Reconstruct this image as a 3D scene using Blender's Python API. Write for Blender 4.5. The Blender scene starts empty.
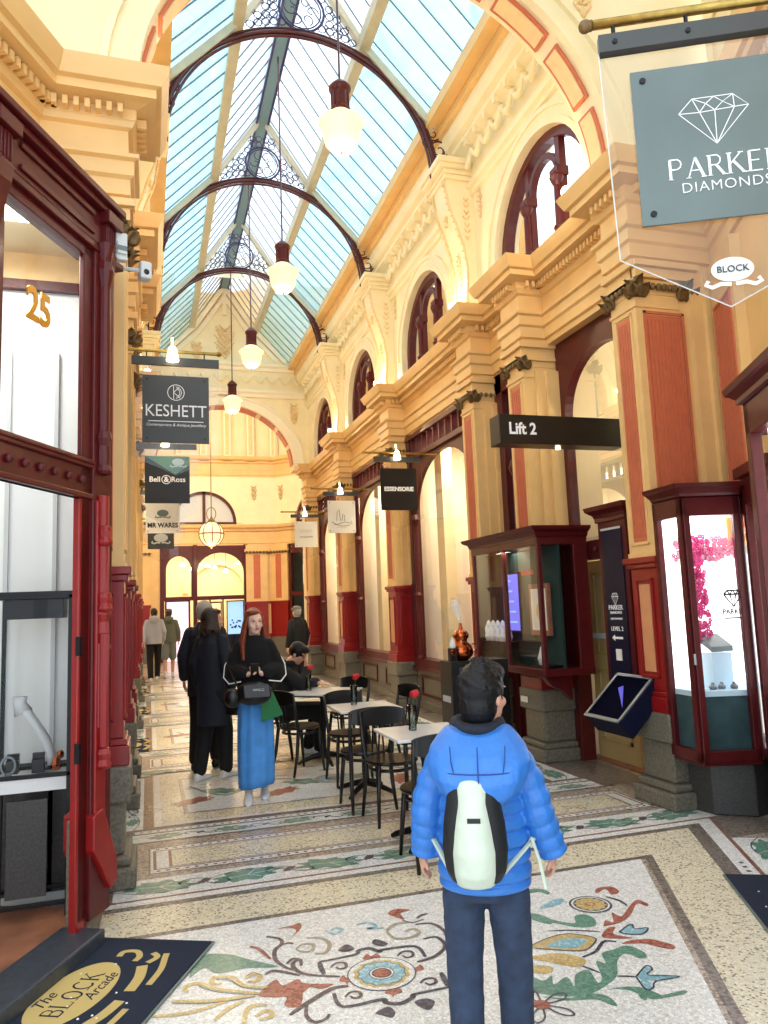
import bpy, bmesh, math, random, json
from mathutils import Vector, Matrix
random.seed(7)
PI=math.pi; sin=math.sin; cos=math.cos
COL=bpy.context.scene.collection
CX=1.86                      # centre line of the arcade
DA=math.radians(26.5)        # the arcade bends by this angle at the near arch
TD=(-sin(DA),-cos(DA))       # direction of the near stretch, towards the viewer
# ---------------------------------------------------------------- helpers
def lin(c): return tuple(((x/255)/12.92 if x/255<=0.04045 else ((x/255+0.055)/1.055)**2.4) for x in c)
M={}
def mat(name,rgb,rough=.5,metal=0,noise=0,nscale=8,bump=0,bscale=40,emit=0,coat=0,spec=None,linear=False,sub=None):
    m=bpy.data.materials.new(name); m.use_nodes=True; nt=m.node_tree; b=nt.nodes['Principled BSDF']
    c=rgb if linear else lin(rgb)
    b.inputs['Base Color'].default_value=(*c,1); b.inputs['Roughness'].default_value=rough; b.inputs['Metallic'].default_value=metal
    if coat: b.inputs['Coat Weight'].default_value=coat; b.inputs['Coat Roughness'].default_value=.12
    if spec is not None: b.inputs['Specular IOR Level'].default_value=spec
    tc=nt.nodes.new('ShaderNodeTexCoord')
    if noise:
        n=nt.nodes.new('ShaderNodeTexNoise'); n.inputs['Scale'].default_value=nscale; n.inputs['Detail'].default_value=5
        nt.links.new(tc.outputs['Object'],n.inputs['Vector'])
        r=nt.nodes.new('ShaderNodeValToRGB'); r.color_ramp.elements[0].position=.3; r.color_ramp.elements[1].position=.7
        r.color_ramp.elements[0].color=(*[x*(1-noise) for x in c],1); r.color_ramp.elements[1].color=(*[min(1,x*(1+noise)) for x in c],1)
        nt.links.new(n.outputs['Fac'],r.inputs['Fac']); nt.links.new(r.outputs['Color'],b.inputs['Base Color'])
    if bump:
        n=nt.nodes.new('ShaderNodeTexNoise'); n.inputs['Scale'].default_value=bscale; n.inputs['Detail'].default_value=4
        nt.links.new(tc.outputs['Object'],n.inputs['Vector'])
        bp=nt.nodes.new('ShaderNodeBump'); bp.inputs['Strength'].default_value=bump; bp.inputs['Distance'].default_value=.01
        nt.links.new(n.outputs['Fac'],bp.inputs['Height']); nt.links.new(bp.outputs['Normal'],b.inputs['Normal'])
    if emit:
        b.inputs['Emission Color'].default_value=(*c,1); b.inputs['Emission Strength'].default_value=emit
    M[name]=m; return m
mat('cream',(236,194,128),.45,noise=.07,nscale=3)
mat('pale cream',(248,231,188),.45,noise=.05,nscale=3)  # same cream, with the upper walls' brightness put into its colour
mat('stone white',(250,236,206),.5)
mat('salmon',(206,112,76),.5,noise=.06)
mat('salmon pale',(240,206,150),.55,noise=.08)
mat('maroon',(84,18,20),.38,noise=.18,nscale=14,coat=.12,spec=.35); glassq=0; mat('dado salmon',(216,150,104),.5,noise=.06); mat('dark interior',(66,54,46),.8)
mat('oxblood',(142,22,22),.34,noise=.1,nscale=10,coat=.2,spec=.4)
mat('granite',(112,106,92),.45,noise=.35,nscale=55,bump=.3,bscale=80)
mat('dark granite',(62,60,58),.35,noise=.35,nscale=70)
mat('bluestone',(56,62,70),.4,noise=.3,nscale=40)
mat('bronze leaf',(124,98,60),.5,.35,noise=.3,nscale=30)
mat('iron violet',(58,48,92),.4,.2); mat('glazing bar',(120,138,150),.5); mat('ridge paint',(120,150,156),.5)
mat('iron maroon',(84,30,34),.3,.2,coat=.3)
mat('roof beam',(206,196,168),.5,noise=.08)
mat('black lacquer',(14,14,15),.3)
mat('black metal',(20,20,22),.35,.4)
mat('brass',(176,146,78),.3,.85,noise=.25,nscale=30)
mat('copper',(186,96,56),.16,1,noise=.15,nscale=9)
mat('marble top',(226,228,226),.18,noise=.05,nscale=5)
mat('white matt',(236,238,234),.55)
mat('warm white',(248,240,222),.55)
mat('grey white',(205,208,206),.55)
mat('white paint',(255,255,255),.5)
mat('gold paint',(206,152,50),.3,.7)
mat('gold thread',(196,172,108),.9)
mat('sign grey',(62,64,62),.4)
mat('parker grey',(98,112,110),.35,noise=.12,nscale=3)
mat('sign black',(16,16,17),.35)
mat('navy',(16,20,48),.35,spec=.3)
mat('mat navy',(26,36,58),.95,bump=.6,bscale=600,noise=.3,nscale=400)
mat('steel',(120,124,128),.3,.8)
mat('wood floor',(150,98,72),.35,noise=.35,nscale=6)
mat('door cream',(206,176,118),.4)
mat('mosaic grout',(60,50,45),.7)
mat('jade leaf',(92,150,128),.6)
mat('velvet green',(20,52,48),.9)
mat('teal drape',(52,78,82),.8,noise=.3,nscale=8)
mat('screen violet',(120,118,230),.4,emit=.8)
mat('screen blue',(150,190,240),.4,emit=.8)
mat('paper',(250,248,238),.6)
mat('rose red',(190,16,28),.5)
mat('stem green',(50,100,40),.6)
mat('pink bloom',(232,70,140),.6,noise=.4,nscale=40)
mat('pink pale',(240,150,180),.6,noise=.3,nscale=40)
mat('box blue',(196,222,236),.5)
mat('lamp glass',(255,228,172),.3,emit=.75)
mat('bulb',(255,238,205),.3,emit=7)
mat('panel light',(255,244,222),.5,emit=5)
mat('backlit white',(255,252,250),.5,emit=1.4); mat('backlit lilac',(246,228,246),.5,emit=.85)
mat('backlit warm',(255,222,150),.5,emit=1.3)
mat('skin',(214,160,132),.5,bump=.05); mat('skin pale',(232,190,170),.5)
mat('lip',(176,92,86),.5); mat('eye',(30,24,22),.25)
mat('hair black',(16,14,14),.45,bump=.35,bscale=120,spec=.3); mat('hair brown',(48,30,22),.45,bump=.9,bscale=70)
mat('hair auburn',(124,52,26),.4,noise=.4,nscale=30,bump=.9,bscale=60); mat('hair grey',(168,164,156),.6,bump=.9,bscale=70)
mat('puffer blue',(52,122,206),.38,noise=.06,nscale=30,bump=.25,bscale=60)
mat('seam blue',(22,66,140),.6); mat('jeans',(44,58,82),.85,noise=.3,nscale=20,bump=.4,bscale=200)
mat('pack pale',(206,216,196),.5,noise=.08,nscale=10,bump=.3,bscale=30)
mat('pack black',(20,22,24),.6)
mat('black fleece',(14,13,15),.95,bump=.8,bscale=160); mat('black cloth',(18,18,21),.85,bump=.3,bscale=60)
mat('navy coat',(22,28,42),.8,noise=.15,nscale=20,bump=.3,bscale=60)
mat('skirt blue',(74,150,228),.7,noise=.1,nscale=12)
mat('white trainer',(232,232,228),.5); mat('shoe dark',(20,20,22),.4)
mat('black leather',(18,17,19),.32,bump=.5,bscale=30); mat('bag green',(18,112,62),.5)
mat('hoodie grey',(178,180,190),.9); mat('hoodie olive',(104,106,90),.9); mat('shorts grey',(128,130,120),.9)
mat('cap grey',(120,112,104),.8)
def glass(name,rgb,refl=.1,transl=0,tint=None):
    m=bpy.data.materials.new(name); m.use_nodes=True; nt=m.node_tree; nt.nodes.clear()
    o=nt.nodes.new('ShaderNodeOutputMaterial'); t=nt.nodes.new('ShaderNodeBsdfTransparent'); t.inputs[0].default_value=(*rgb,1)
    g=nt.nodes.new('ShaderNodeBsdfGlossy'); g.inputs['Roughness'].default_value=.02
    f=nt.nodes.new('ShaderNodeFresnel'); f.inputs['IOR'].default_value=1.5
    mu=nt.nodes.new('ShaderNodeMath'); mu.operation='MULTIPLY'; mu.inputs[1].default_value=refl*10
    nt.links.new(f.outputs[0],mu.inputs[0])
    mx=nt.nodes.new('ShaderNodeMixShader'); nt.links.new(mu.outputs[0],mx.inputs[0]); nt.links.new(g.outputs[0],mx.inputs[2])
    src=t
    if transl:
        tr=nt.nodes.new('ShaderNodeBsdfTranslucent'); tr.inputs[0].default_value=(*(tint or rgb),1)
        m2=nt.nodes.new('ShaderNodeMixShader'); m2.inputs[0].default_value=transl
        nt.links.new(t.outputs[0],m2.inputs[1]); nt.links.new(tr.outputs[0],m2.inputs[2]); src=m2
    nt.links.new(src.outputs[0],mx.inputs[1]); nt.links.new(mx.outputs[0],o.inputs[0]); M[name]=m
glass('glass',(.97,.98,.98),.022); glass('glass dark',(.7,.75,.75),.05); glass('acrylic',(.95,.95,.95),.06)
glass('roof glass clear',(.95,.98,1),.03,.35,(.95,.98,1)); glass('roof glass blue',(.46,.77,.89),.03,.4,(.5,.82,.92))
mat('case dark',(14,18,44),.75,spec=.15); glass('case lid',(.5,.5,.6),.0); glass('vase glass',(.85,.9,.9),.12)
def translucent_white(name,c):
    m=bpy.data.materials.new(name); m.use_nodes=True; nt=m.node_tree; nt.nodes.clear(); o=nt.nodes.new('ShaderNodeOutputMaterial'); a=nt.nodes.new('ShaderNodeBsdfDiffuse'); b=nt.nodes.new('ShaderNodeBsdfTranslucent')
    for q in (a,b): q.inputs[0].default_value=(*c,1)
    x=nt.nodes.new('ShaderNodeMixShader'); x.inputs[0].default_value=.5; nt.links.new(a.outputs[0],x.inputs[1]); nt.links.new(b.outputs[0],x.inputs[2]); nt.links.new(x.outputs[0],o.inputs[0]); M[name]=m
translucent_white('sign white',(.96,.97,.95))
# mosaic: tesserae with speckle
def mosaic(name,base,spk,dens,scale=55,rough=.28,dark=.5):
    m=bpy.data.materials.new(name); m.use_nodes=True; nt=m.node_tree; b=nt.nodes['Principled BSDF']
    tc=nt.nodes.new('ShaderNodeTexCoord')
    v=nt.nodes.new('ShaderNodeTexVoronoi'); v.inputs['Scale'].default_value=scale; v.distance='CHEBYCHEV'
    nt.links.new(tc.outputs['Object'],v.inputs['Vector'])
    sep=nt.nodes.new('ShaderNodeSeparateColor'); nt.links.new(v.outputs['Color'],sep.inputs[0])
    lt=nt.nodes.new('ShaderNodeMath'); lt.operation='LESS_THAN'; lt.inputs[1].default_value=dens; nt.links.new(sep.outputs[0],lt.inputs[0])
    hue=nt.nodes.new('ShaderNodeMix'); hue.data_type='RGBA'
    c=lin(base); hue.inputs[6].default_value=(*c,1); hue.inputs[7].default_value=(*[x*.72 for x in c],1); nt.links.new(sep.outputs[1],hue.inputs[0])
    mx=nt.nodes.new('ShaderNodeMix'); mx.data_type='RGBA'; nt.links.new(lt.outputs[0],mx.inputs[0]); nt.links.new(hue.outputs[2],mx.inputs[6]); mx.inputs[7].default_value=(*lin(spk),1)
    e=nt.nodes.new('ShaderNodeTexVoronoi'); e.feature='DISTANCE_TO_EDGE'; e.inputs['Scale'].default_value=scale; nt.links.new(tc.outputs['Object'],e.inputs['Vector'])
    l2=nt.nodes.new('ShaderNodeMath'); l2.operation='LESS_THAN'; l2.inputs[1].default_value=.07; nt.links.new(e.outputs['Distance'],l2.inputs[0])
    mm=nt.nodes.new('ShaderNodeMath'); mm.operation='MULTIPLY'; mm.inputs[1].default_value=dark; nt.links.new(l2.outputs[0],mm.inputs[0])
    m3=nt.nodes.new('ShaderNodeMix'); m3.data_type='RGBA'; nt.links.new(mm.outputs[0],m3.inputs[0]); nt.links.new(mx.outputs[2],m3.inputs[6]); m3.inputs[7].default_value=(*lin((90,84,78)),1)
    nt.links.new(m3.outputs[2],b.inputs['Base Color'])
    n=nt.nodes.new('ShaderNodeTexNoise'); n.inputs['Scale'].default_value=1.2; n.inputs['Detail'].default_value=3; nt.links.new(tc.outputs['Object'],n.inputs['Vector'])
    mr=nt.nodes.new('ShaderNodeMapRange'); mr.inputs['To Min'].default_value=rough-.1; mr.inputs['To Max'].default_value=rough+.14; nt.links.new(n.outputs[0],mr.inputs['Value']); nt.links.new(mr.outputs[0],b.inputs['Roughness'])
    bp=nt.nodes.new('ShaderNodeBump'); bp.inputs['Strength'].default_value=.12; bp.inputs['Distance'].default_value=.002; nt.links.new(e.outputs['Distance'],bp.inputs['Height']); nt.links.new(bp.outputs['Normal'],b.inputs['Normal'])
    M[name]=m
mosaic('mosaic white',(253,252,248),(214,210,202),.12,85,dark=.26)
mosaic('mosaic beige',(247,236,206),(140,120,96),.12,95,dark=.25)
mosaic('mosaic taupe',(206,190,172),(150,128,112),.3,60)
mosaic('mosaic strip',(150,138,128),(96,86,80),.35,60)
mosaic('mosaic brick',(166,112,94),(130,80,66),.3,60)
mosaic('mosaic navy',(70,72,88),(104,104,116),.3,70,dark=.35)
mosaic('mosaic purple',(98,80,86),(126,106,108),.3,70,dark=.35)
mosaic('mosaic green',(122,168,148),(92,138,120),.3,70,dark=.35)
mosaic('mosaic red',(196,122,104),(150,80,66),.3,70,dark=.35)
mosaic('mosaic gold',(230,204,142),(204,170,104),.3,70,dark=.35)
mosaic('mosaic blue',(150,200,216),(180,216,226),.3,70,dark=.3)
mosaic('mosaic sand',(196,186,164),(168,156,132),.3,70,dark=.35)

class MB:
    def __init__(s): s.v=[];s.f=[];s.m=[];s.cm=0
    def face(s,pts):
        i=len(s.v); s.v+= [tuple(p) for p in pts]; s.f.append(list(range(i,i+len(pts)))); s.m.append(s.cm); return s
    def add(s,vs,fs):
        i=len(s.v); s.v+=[tuple(p) for p in vs]
        for f in fs: s.f.append([i+k for k in f]); s.m.append(s.cm)
        return s
    def box(s,x0,x1,y0,y1,z0,z1,T=None):
        vs=[(x,y,z) for x in(x0,x1) for y in(y0,y1) for z in(z0,z1)]
        if T: vs=[T(*v) for v in vs]
        return s.add(vs,[(0,1,3,2),(4,6,7,5),(0,4,5,1),(2,3,7,6),(0,2,6,4),(1,5,7,3)])
    def obox(s,c,sz,ang=0,tilt=0):
        R=Matrix.Rotation(ang,3,'Z')@Matrix.Rotation(tilt,3,'X'); c=Vector(c)
        return s.box(-sz[0]/2,sz[0]/2,-sz[1]/2,sz[1]/2,-sz[2]/2,sz[2]/2,T=lambda x,y,z:tuple(c+R@Vector((x,y,z))))
    def prism(s,poly,z0,z1,T=None):
        n=len(poly); vs=[(x,y,z0) for x,y in poly]+[(x,y,z1) for x,y in poly]
        if T: vs=[T(*v) for v in vs]
        return s.add(vs,[tuple(range(n))[::-1],tuple(range(n,2*n))]+[(i,(i+1)%n,n+(i+1)%n,n+i) for i in range(n)])
    def loft(s,rings,cap=True,closed=True):
        n=len(rings[0]); vs=[p for r in rings for p in r]; fs=[]
        for a in range(len(rings)-1):
            for i in range(n if closed else n-1): fs.append((a*n+i,a*n+(i+1)%n,(a+1)*n+(i+1)%n,(a+1)*n+i))
        if cap and closed: fs.append(tuple(range(n))[::-1]); fs.append(tuple(range((len(rings)-1)*n,len(rings)*n)))
        return s.add(vs,fs)
    def lathe(s,prof,c=(0,0,0),n=20,ang0=0,T=None):
        rs=[]
        for r,z in prof:
            ring=[(c[0]+r*cos(ang0+2*PI*i/n),c[1]+r*sin(ang0+2*PI*i/n),c[2]+z) for i in range(n)]
            rs.append([T(*p) for p in ring] if T else ring)
        return s.loft(rs)
    def tube(s,pts,r,n=8,closed=False,flat=1):
        pts=[Vector(p) for p in pts]; N=len(pts); rr=r if isinstance(r,(list,tuple)) else [r]*N; rs=[]; prev=None
        for i,p in enumerate(pts):
            a=pts[(i-1)%N] if (closed or i>0) else p; b=pts[(i+1)%N] if (closed or i<N-1) else p
            t=(b-a); t=t.normalized() if t.length>1e-9 else Vector((0,0,1))
            if prev is None:
                u=t.cross(Vector((0,0,1)));
                if u.length<.05: u=t.cross(Vector((0,1,0)))
            else: u=prev-t*prev.dot(t)
            u.normalize(); w=t.cross(u); prev=u
            rs.append([tuple(p+u*rr[i]*cos(2*PI*k/n)+w*rr[i]*flat*sin(2*PI*k/n)) for k in range(n)])
        if closed: rs.append(rs[0]); return s.loft(rs,cap=False)
        return s.loft(rs)
    def ell(s,c,r,n=14,m=9,R=None,fn=None):
        rs=[]
        for j in range(m+1):
            ph=-PI/2+PI*j/m; ring=[]
            for i in range(n):
                th=2*PI*i/n; d=Vector((cos(ph)*cos(th),cos(ph)*sin(th),sin(ph))); k=fn(d) if fn else 1
                if j in(0,m): d=Vector((0.001*cos(th),.001*sin(th),d.z))
                p=Vector((d.x*r[0]*k,d.y*r[1]*k,d.z*r[2]*k)); p=(R@p if R else p)+Vector(c); ring.append(tuple(p))
            rs.append(ring)
        return s.loft(rs)
    def build(s,name,mats,parent=None,bevel=0,smooth=False,loc=None,rotz=0,fix=True,remesh=0,sm=0,kind=None):
        me=bpy.data.meshes.new(name); me.from_pydata(s.v,[],s.f)
        if not isinstance(mats,(list,tuple)): mats=[mats]
        for x in mats: me.materials.append(M[x])
        me.polygons.foreach_set('material_index',s.m)
        if fix:
            bm=bmesh.new(); bm.from_mesh(me)
            bmesh.ops.remove_doubles(bm,verts=bm.verts,dist=1e-5) if smooth else None
            bmesh.ops.recalc_face_normals(bm,faces=bm.faces); bm.to_mesh(me); bm.free()
        if smooth: me.polygons.foreach_set('use_smooth',[True]*len(me.polygons))
        o=bpy.data.objects.new(name,me); COL.objects.link(o)
        if parent: o.parent=parent
        if loc: o.location=loc
        o.rotation_euler.z=rotz
        if bevel:
            b=o.modifiers.new('b','BEVEL'); b.width=bevel; b.segments=2; b.limit_method='ANGLE'; b.angle_limit=.6
        if remesh:
            r=o.modifiers.new('r','REMESH'); r.mode='VOXEL'; r.voxel_size=remesh; r.use_smooth_shade=True
            q=o.modifiers.new('s','SMOOTH'); q.factor=.5; q.iterations=sm or 3
        if kind: o['kind']=kind
        return o
def struct(name,mb,mats,**k):
    o=mb.build(name,mats,**k)
    if not k.get('parent'): o['kind']='structure'
    return o
def sroot(name,loc=(0,0,0)):
    o=bpy.data.objects.new(name,None); COL.objects.link(o); o.location=loc; o['kind']='structure'; o.empty_display_size=.1; return o
def thing(name,label,cat,loc=(0,0,0),rotz=0,group=None):
    o=bpy.data.objects.new(name,None); COL.objects.link(o); o.location=loc; o.rotation_euler.z=rotz; o.empty_display_size=.1
    o['label']=label; o['category']=cat
    if group: o['group']=group
    return o
def nest(root,part,names):
    """hang named pieces under a part of the same thing"""
    base=lambda o:o.name.split('.')[0]
    ch=[c for c in bpy.data.objects if c.parent==root]; p=[c for c in ch if base(c)==part]
    if not p: return
    for c in ch:
        if base(c) in names and c is not p[0]: c.parent=p[0]
def tag(o,label,cat,group=None):
    o['label']=label; o['category']=cat
    if group: o['group']=group
    return o
def kids(r): return [c for c in COL.objects if c.parent==r]
def dup(root,loc,rotz=0,label=None,group=None):
    r=root.copy(); COL.objects.link(r); r.location=loc; r.rotation_euler=(0,0,rotz)
    if label: r['label']=label
    if group: r['group']=group
    for ch in [c for c in bpy.data.objects if c.parent==root]:
        c=ch.copy(); COL.objects.link(c); c.parent=r
        for g in [c2 for c2 in bpy.data.objects if c2.parent==ch]:
            d=g.copy(); COL.objects.link(d); d.parent=c
    return r
def light(kind,loc,power,color=(1,.8,.55),size=.1,rot=None,parent=None,name='light',spot=None,sy=None):
    l=bpy.data.lights.new(name,kind); l.energy=power; l.color=color
    if kind=='AREA':
        l.size=size
        if sy: l.shape='RECTANGLE'; l.size_y=sy
    else: l.shadow_soft_size=size
    if spot: l.spot_size=spot
    o=bpy.data.objects.new(name,l); COL.objects.link(o); o.location=loc
    if rot: o.rotation_euler=rot
    if parent: o.parent=parent
    return o
tn=[0]
def trim():
    tn[0]+=1; return 'trim_%d'%tn[0]
def text_mesh(txt,size,depth=.002,align='CENTER',spacing=1.0,xs=1.0,bold=0,shear=0):
    c=bpy.data.curves.new('t','FONT'); c.body=txt; c.size=size; c.extrude=depth; c.align_x=align; c.align_y='CENTER'; c.space_character=spacing; c.offset=bold; c.shear=shear; c.resolution_u=3
    o=bpy.data.objects.new('t',c); COL.objects.link(o); bpy.context.view_layer.update()
    me=bpy.data.meshes.new_from_object(o.evaluated_get(bpy.context.evaluated_depsgraph_get()))
    bpy.data.objects.remove(o)
    for v in me.vertices: v.co.x*=xs
    return me
def text(name,txt,size,m,parent,loc,rot,**k):
    me=text_mesh(txt,size,**k); me.materials.clear(); me.materials.append(M[m])
    o=bpy.data.objects.new(name,me); COL.objects.link(o); o.location=loc; o.rotation_euler=rot
    if parent: o.parent=parent
    return o
# serif lettering built from strokes (x,z in units of cap height)
SER={'P':[[(0,.0),(.0,1)],[(0,1),(.35,1),(.48,.88),(.5,.74),(.46,.6),(.33,.5),(0,.5)]],
'A':[[(0,0),(.34,1)],[(.34,1),(.7,0)],[(.12,.36),(.56,.36)]],
'R':[[(0,0),(0,1)],[(0,1),(.35,1),(.47,.88),(.49,.76),(.45,.62),(.33,.52),(0,.52)],[(.28,.52),(.62,0)]],
'K':[[(0,0),(0,1)],[(0,.42),(.52,1)],[(.18,.6),(.62,0)]],
'E':[[(0,0),(0,1)],[(0,1),(.5,1)],[(0,.52),(.42,.52)],[(0,0),(.54,0)]],
'B':[[(0,0),(0,1)],[(0,1),(.34,1),(.46,.88),(.46,.66),(.34,.54),(0,.54)],[(.34,.54),(.5,.42),(.52,.18),(.4,0),(0,0)]],
'L':[[(0,0),(0,1)],[(0,0),(.5,0),(.52,.2)]],
'O':[[(.36+.36*cos(t*PI/8),.5+.5*sin(t*PI/8)) for t in range(17)]],
'C':[[(.38+.38*cos(t*PI/8),.5+.5*sin(t*PI/8)) for t in range(2,15)]]}
SERF={'P':[(0,0)],'A':[(0,0),(.7,0)],'R':[(0,0),(.64,0),(0,1)],'K':[(0,0),(.64,0),(0,1),(.52,1)],'E':[],'B':[],'L':[(0,0),(0,1)],'O':[],'C':[]}
THICK={'P':[.1,.05],'A':[.045,.11,.04],'R':[.1,.05,.1],'K':[.1,.045,.1],'E':[.1,.05,.045,.05],'B':[.1,.06,.08],'L':[.1,.05],'O':[.09],'C':[.09]}
WID={'P':.6,'A':.78,'R':.68,'K':.7,'E':.62,'B':.62,'L':.6,'O':.8,'C':.8}
def ribbon(pts,w,eps=1e-6):
    out=[]
    for i,p in enumerate(pts):
        a=pts[max(0,i-1)]; b=pts[min(len(pts)-1,i+1)]; dx,dy=b[0]-a[0],b[1]-a[1]; L=math.hypot(dx,dy) or eps
        ww=w[i] if isinstance(w,(list,tuple)) else w
        out.append((p[0]-dy/L*ww/2,p[1]+dx/L*ww/2,p[0]+dy/L*ww/2,p[1]-dx/L*ww/2))
    return out
def serif_text(mb,txt,h,T,sp=.16,d=.002):
    tot=sum(WID[c]+sp for c in txt)-sp; x=-tot/2
    for c in txt:
        for pts,w in zip(SER[c],THICK[c]):
            rb=ribbon(pts,w*1.25)
            for a,b in zip(rb,rb[1:]):
                mb.face([T((x+p[0])*h,(p[1]-.5)*h) for p in ((a[0],a[1]),(b[0],b[1]),(b[2],b[3]),(a[2],a[3]))])
        for sx,sy in SERF[c]+[(0,0)]:
            mb.face([T((x+sx+u)*h,(sy-.5+v)*h) for u,v in ((-.12,-.02),(.12,-.02),(.12,.03),(-.12,.03))])
        x+=WID[c]+sp
# mitred moulding swept along a plan path; side=+1: offsets go to the left of travel
def sweep(mb,path,prof,side=1,closed=False):
    n=len(path); rings=[]
    for i,p in enumerate(path):
        ns=[]
        for a,b in ((i-1,i),(i,i+1)):
            if closed: a%=n; b%=n
            elif a<0 or b>=n: continue
            dx,dy=path[b][0]-path[a][0],path[b][1]-path[a][1]; L=math.hypot(dx,dy); ns.append((-dy/L*side,dx/L*side))
        if len(ns)==2:
            sx,sy=ns[0][0]+ns[1][0],ns[0][1]+ns[1][1]; k=2/(sx*sx+sy*sy) if sx*sx+sy*sy>.05 else 1; nx,ny=sx*k,sy*k
        else: nx,ny=ns[0]
        rings.append([(p[0]+nx*o,p[1]+ny*o,z) for o,z in prof])
    if closed: rings.append(rings[0])
    m=len(prof); vs=[q for r in rings for q in r]; fs=[]
    for a in range(len(rings)-1):
        for i in range(m-1): fs.append((a*m+i,a*m+i+1,(a+1)*m+i+1,(a+1)*m+i))
    if not closed: fs.append(tuple(range(m))); fs.append(tuple(range((len(rings)-1)*m,len(rings)*m))[::-1])
    return mb.add(vs,fs)
def along(path,step,off,side=1):
    """points and unit direction along a path, offset sideways"""
    out=[]
    for a,b in zip(path,path[1:]):
        dx,dy=b[0]-a[0],b[1]-a[1]; L=math.hypot(dx,dy)
        if L<.05: continue
        ux,uy=dx/L,dy/L; nx,ny=-uy*side,ux*side; k=max(1,int(L/step))
        for i in range(k):
            t=(i+.5)*L/k; out.append((a[0]+ux*t+nx*off,a[1]+uy*t+ny*off,math.atan2(uy,ux)))
    return out
def arch_panel(mb,u0,u1,z0,z1,uc,zs,r,T,t0,t1,n=20,sill=None,rz=None):
    """wall slab u0..u1 x z0..z1, thickness t0..t1 with a round-headed opening"""
    rz=rz or r; sill=z0 if sill is None else sill
    arc=[(uc-r*cos(PI*i/n),zs+rz*sin(PI*i/n)) for i in range(n+1)]
    for t in (t0,t1):
        for a,b in zip(arc,arc[1:]): mb.face([T(a[0],t,a[1]),T(b[0],t,b[1]),T(b[0],t,z1),T(a[0],t,z1)])
        for ua,ub in ((u0,uc-r),(uc+r,u1)):
            if ub-ua>1e-4: mb.face([T(ua,t,z0),T(ub,t,z0),T(ub,t,z1),T(ua,t,z1)])
        if sill>z0: mb.face([T(uc-r,t,z0),T(uc+r,t,z0),T(uc+r,t,sill),T(uc-r,t,sill)])
    loop=[(uc-r,sill)]+arc+[(uc+r,sill)]
    for a,b in zip(loop,loop[1:]): mb.face([T(a[0],t0,a[1]),T(b[0],t0,b[1]),T(b[0],t1,b[1]),T(a[0],t1,a[1])])
    if sill>z0: mb.face([T(uc-r,t0,sill),T(uc+r,t0,sill),T(uc+r,t1,sill),T(uc-r,t1,sill)])
    low=[((u0,z0),(u1,z0))] if sill>z0 else [((u0,z0),(uc-r,z0)),((uc+r,z0),(u1,z0))]
    for a,b in low+[((u0,z1),(u1,z1)),((u0,z0),(u0,z1)),((u1,z0),(u1,z1))]:
        mb.face([T(a[0],t0,a[1]),T(b[0],t0,b[1]),T(b[0],t1,b[1]),T(a[0],t1,a[1])])
    return mb
def arc_ring(mb,uc,zs,r0,r1,T,t0,t1,n=24,a0=0,a1=PI,rzf=1):
    """moulded band following an arch"""
    rings=[]
    for i in range(n+1):
        a=a0+(a1-a0)*i/n; c_,s_=-cos(a),sin(a)
        rings.append([T(uc+c_*r0,t0,zs+s_*r0*rzf),T(uc+c_*r1,t0,zs+s_*r1*rzf),T(uc+c_*r1,t1,zs+s_*r1*rzf),T(uc+c_*r0,t1,zs+s_*r0*rzf)])
    return mb.loft(rings)
def TW(s,d0=0):
    """u along Y, t = distance from the centre line on side s"""
    return lambda u,t,z:(CX+s*t,u,z)
def relief(mb,c,n,up,w,h,seed=0,k=9,r=.03):
    """leafy relief ornament: small domes and curls on a panel; c centre, n outward normal"""
    rnd=random.Random(seed); c=Vector(c); n=Vector(n).normalized(); up=Vector(up).normalized(); s=up.cross(n)
    for i in range(k):
        t=(i+.5)/k-.5; wid=w*(.30-.16*abs(t))*(1 if i%2 else .7)
        for sg in (-1,1):
            a=sg*(.75+.3*rnd.random()); dr=(up*cos(a)+s*sin(a)); sd=dr.cross(n); R=Matrix((sd,n,dr)).transposed()
            mb.ell(tuple(c+up*(t*h)+dr*wid*.55),(r*.5,r*.4,wid*.55),8,6,R)
            mb.ell(tuple(c+up*(t*h+.02*h)+dr*wid*1.15),(r*.5,r*.45,r*.5),7,5)
        if i%2==0: mb.ell(tuple(c+up*(t*h)),(r*.7,r*.7,r*.9),8,6)
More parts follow.
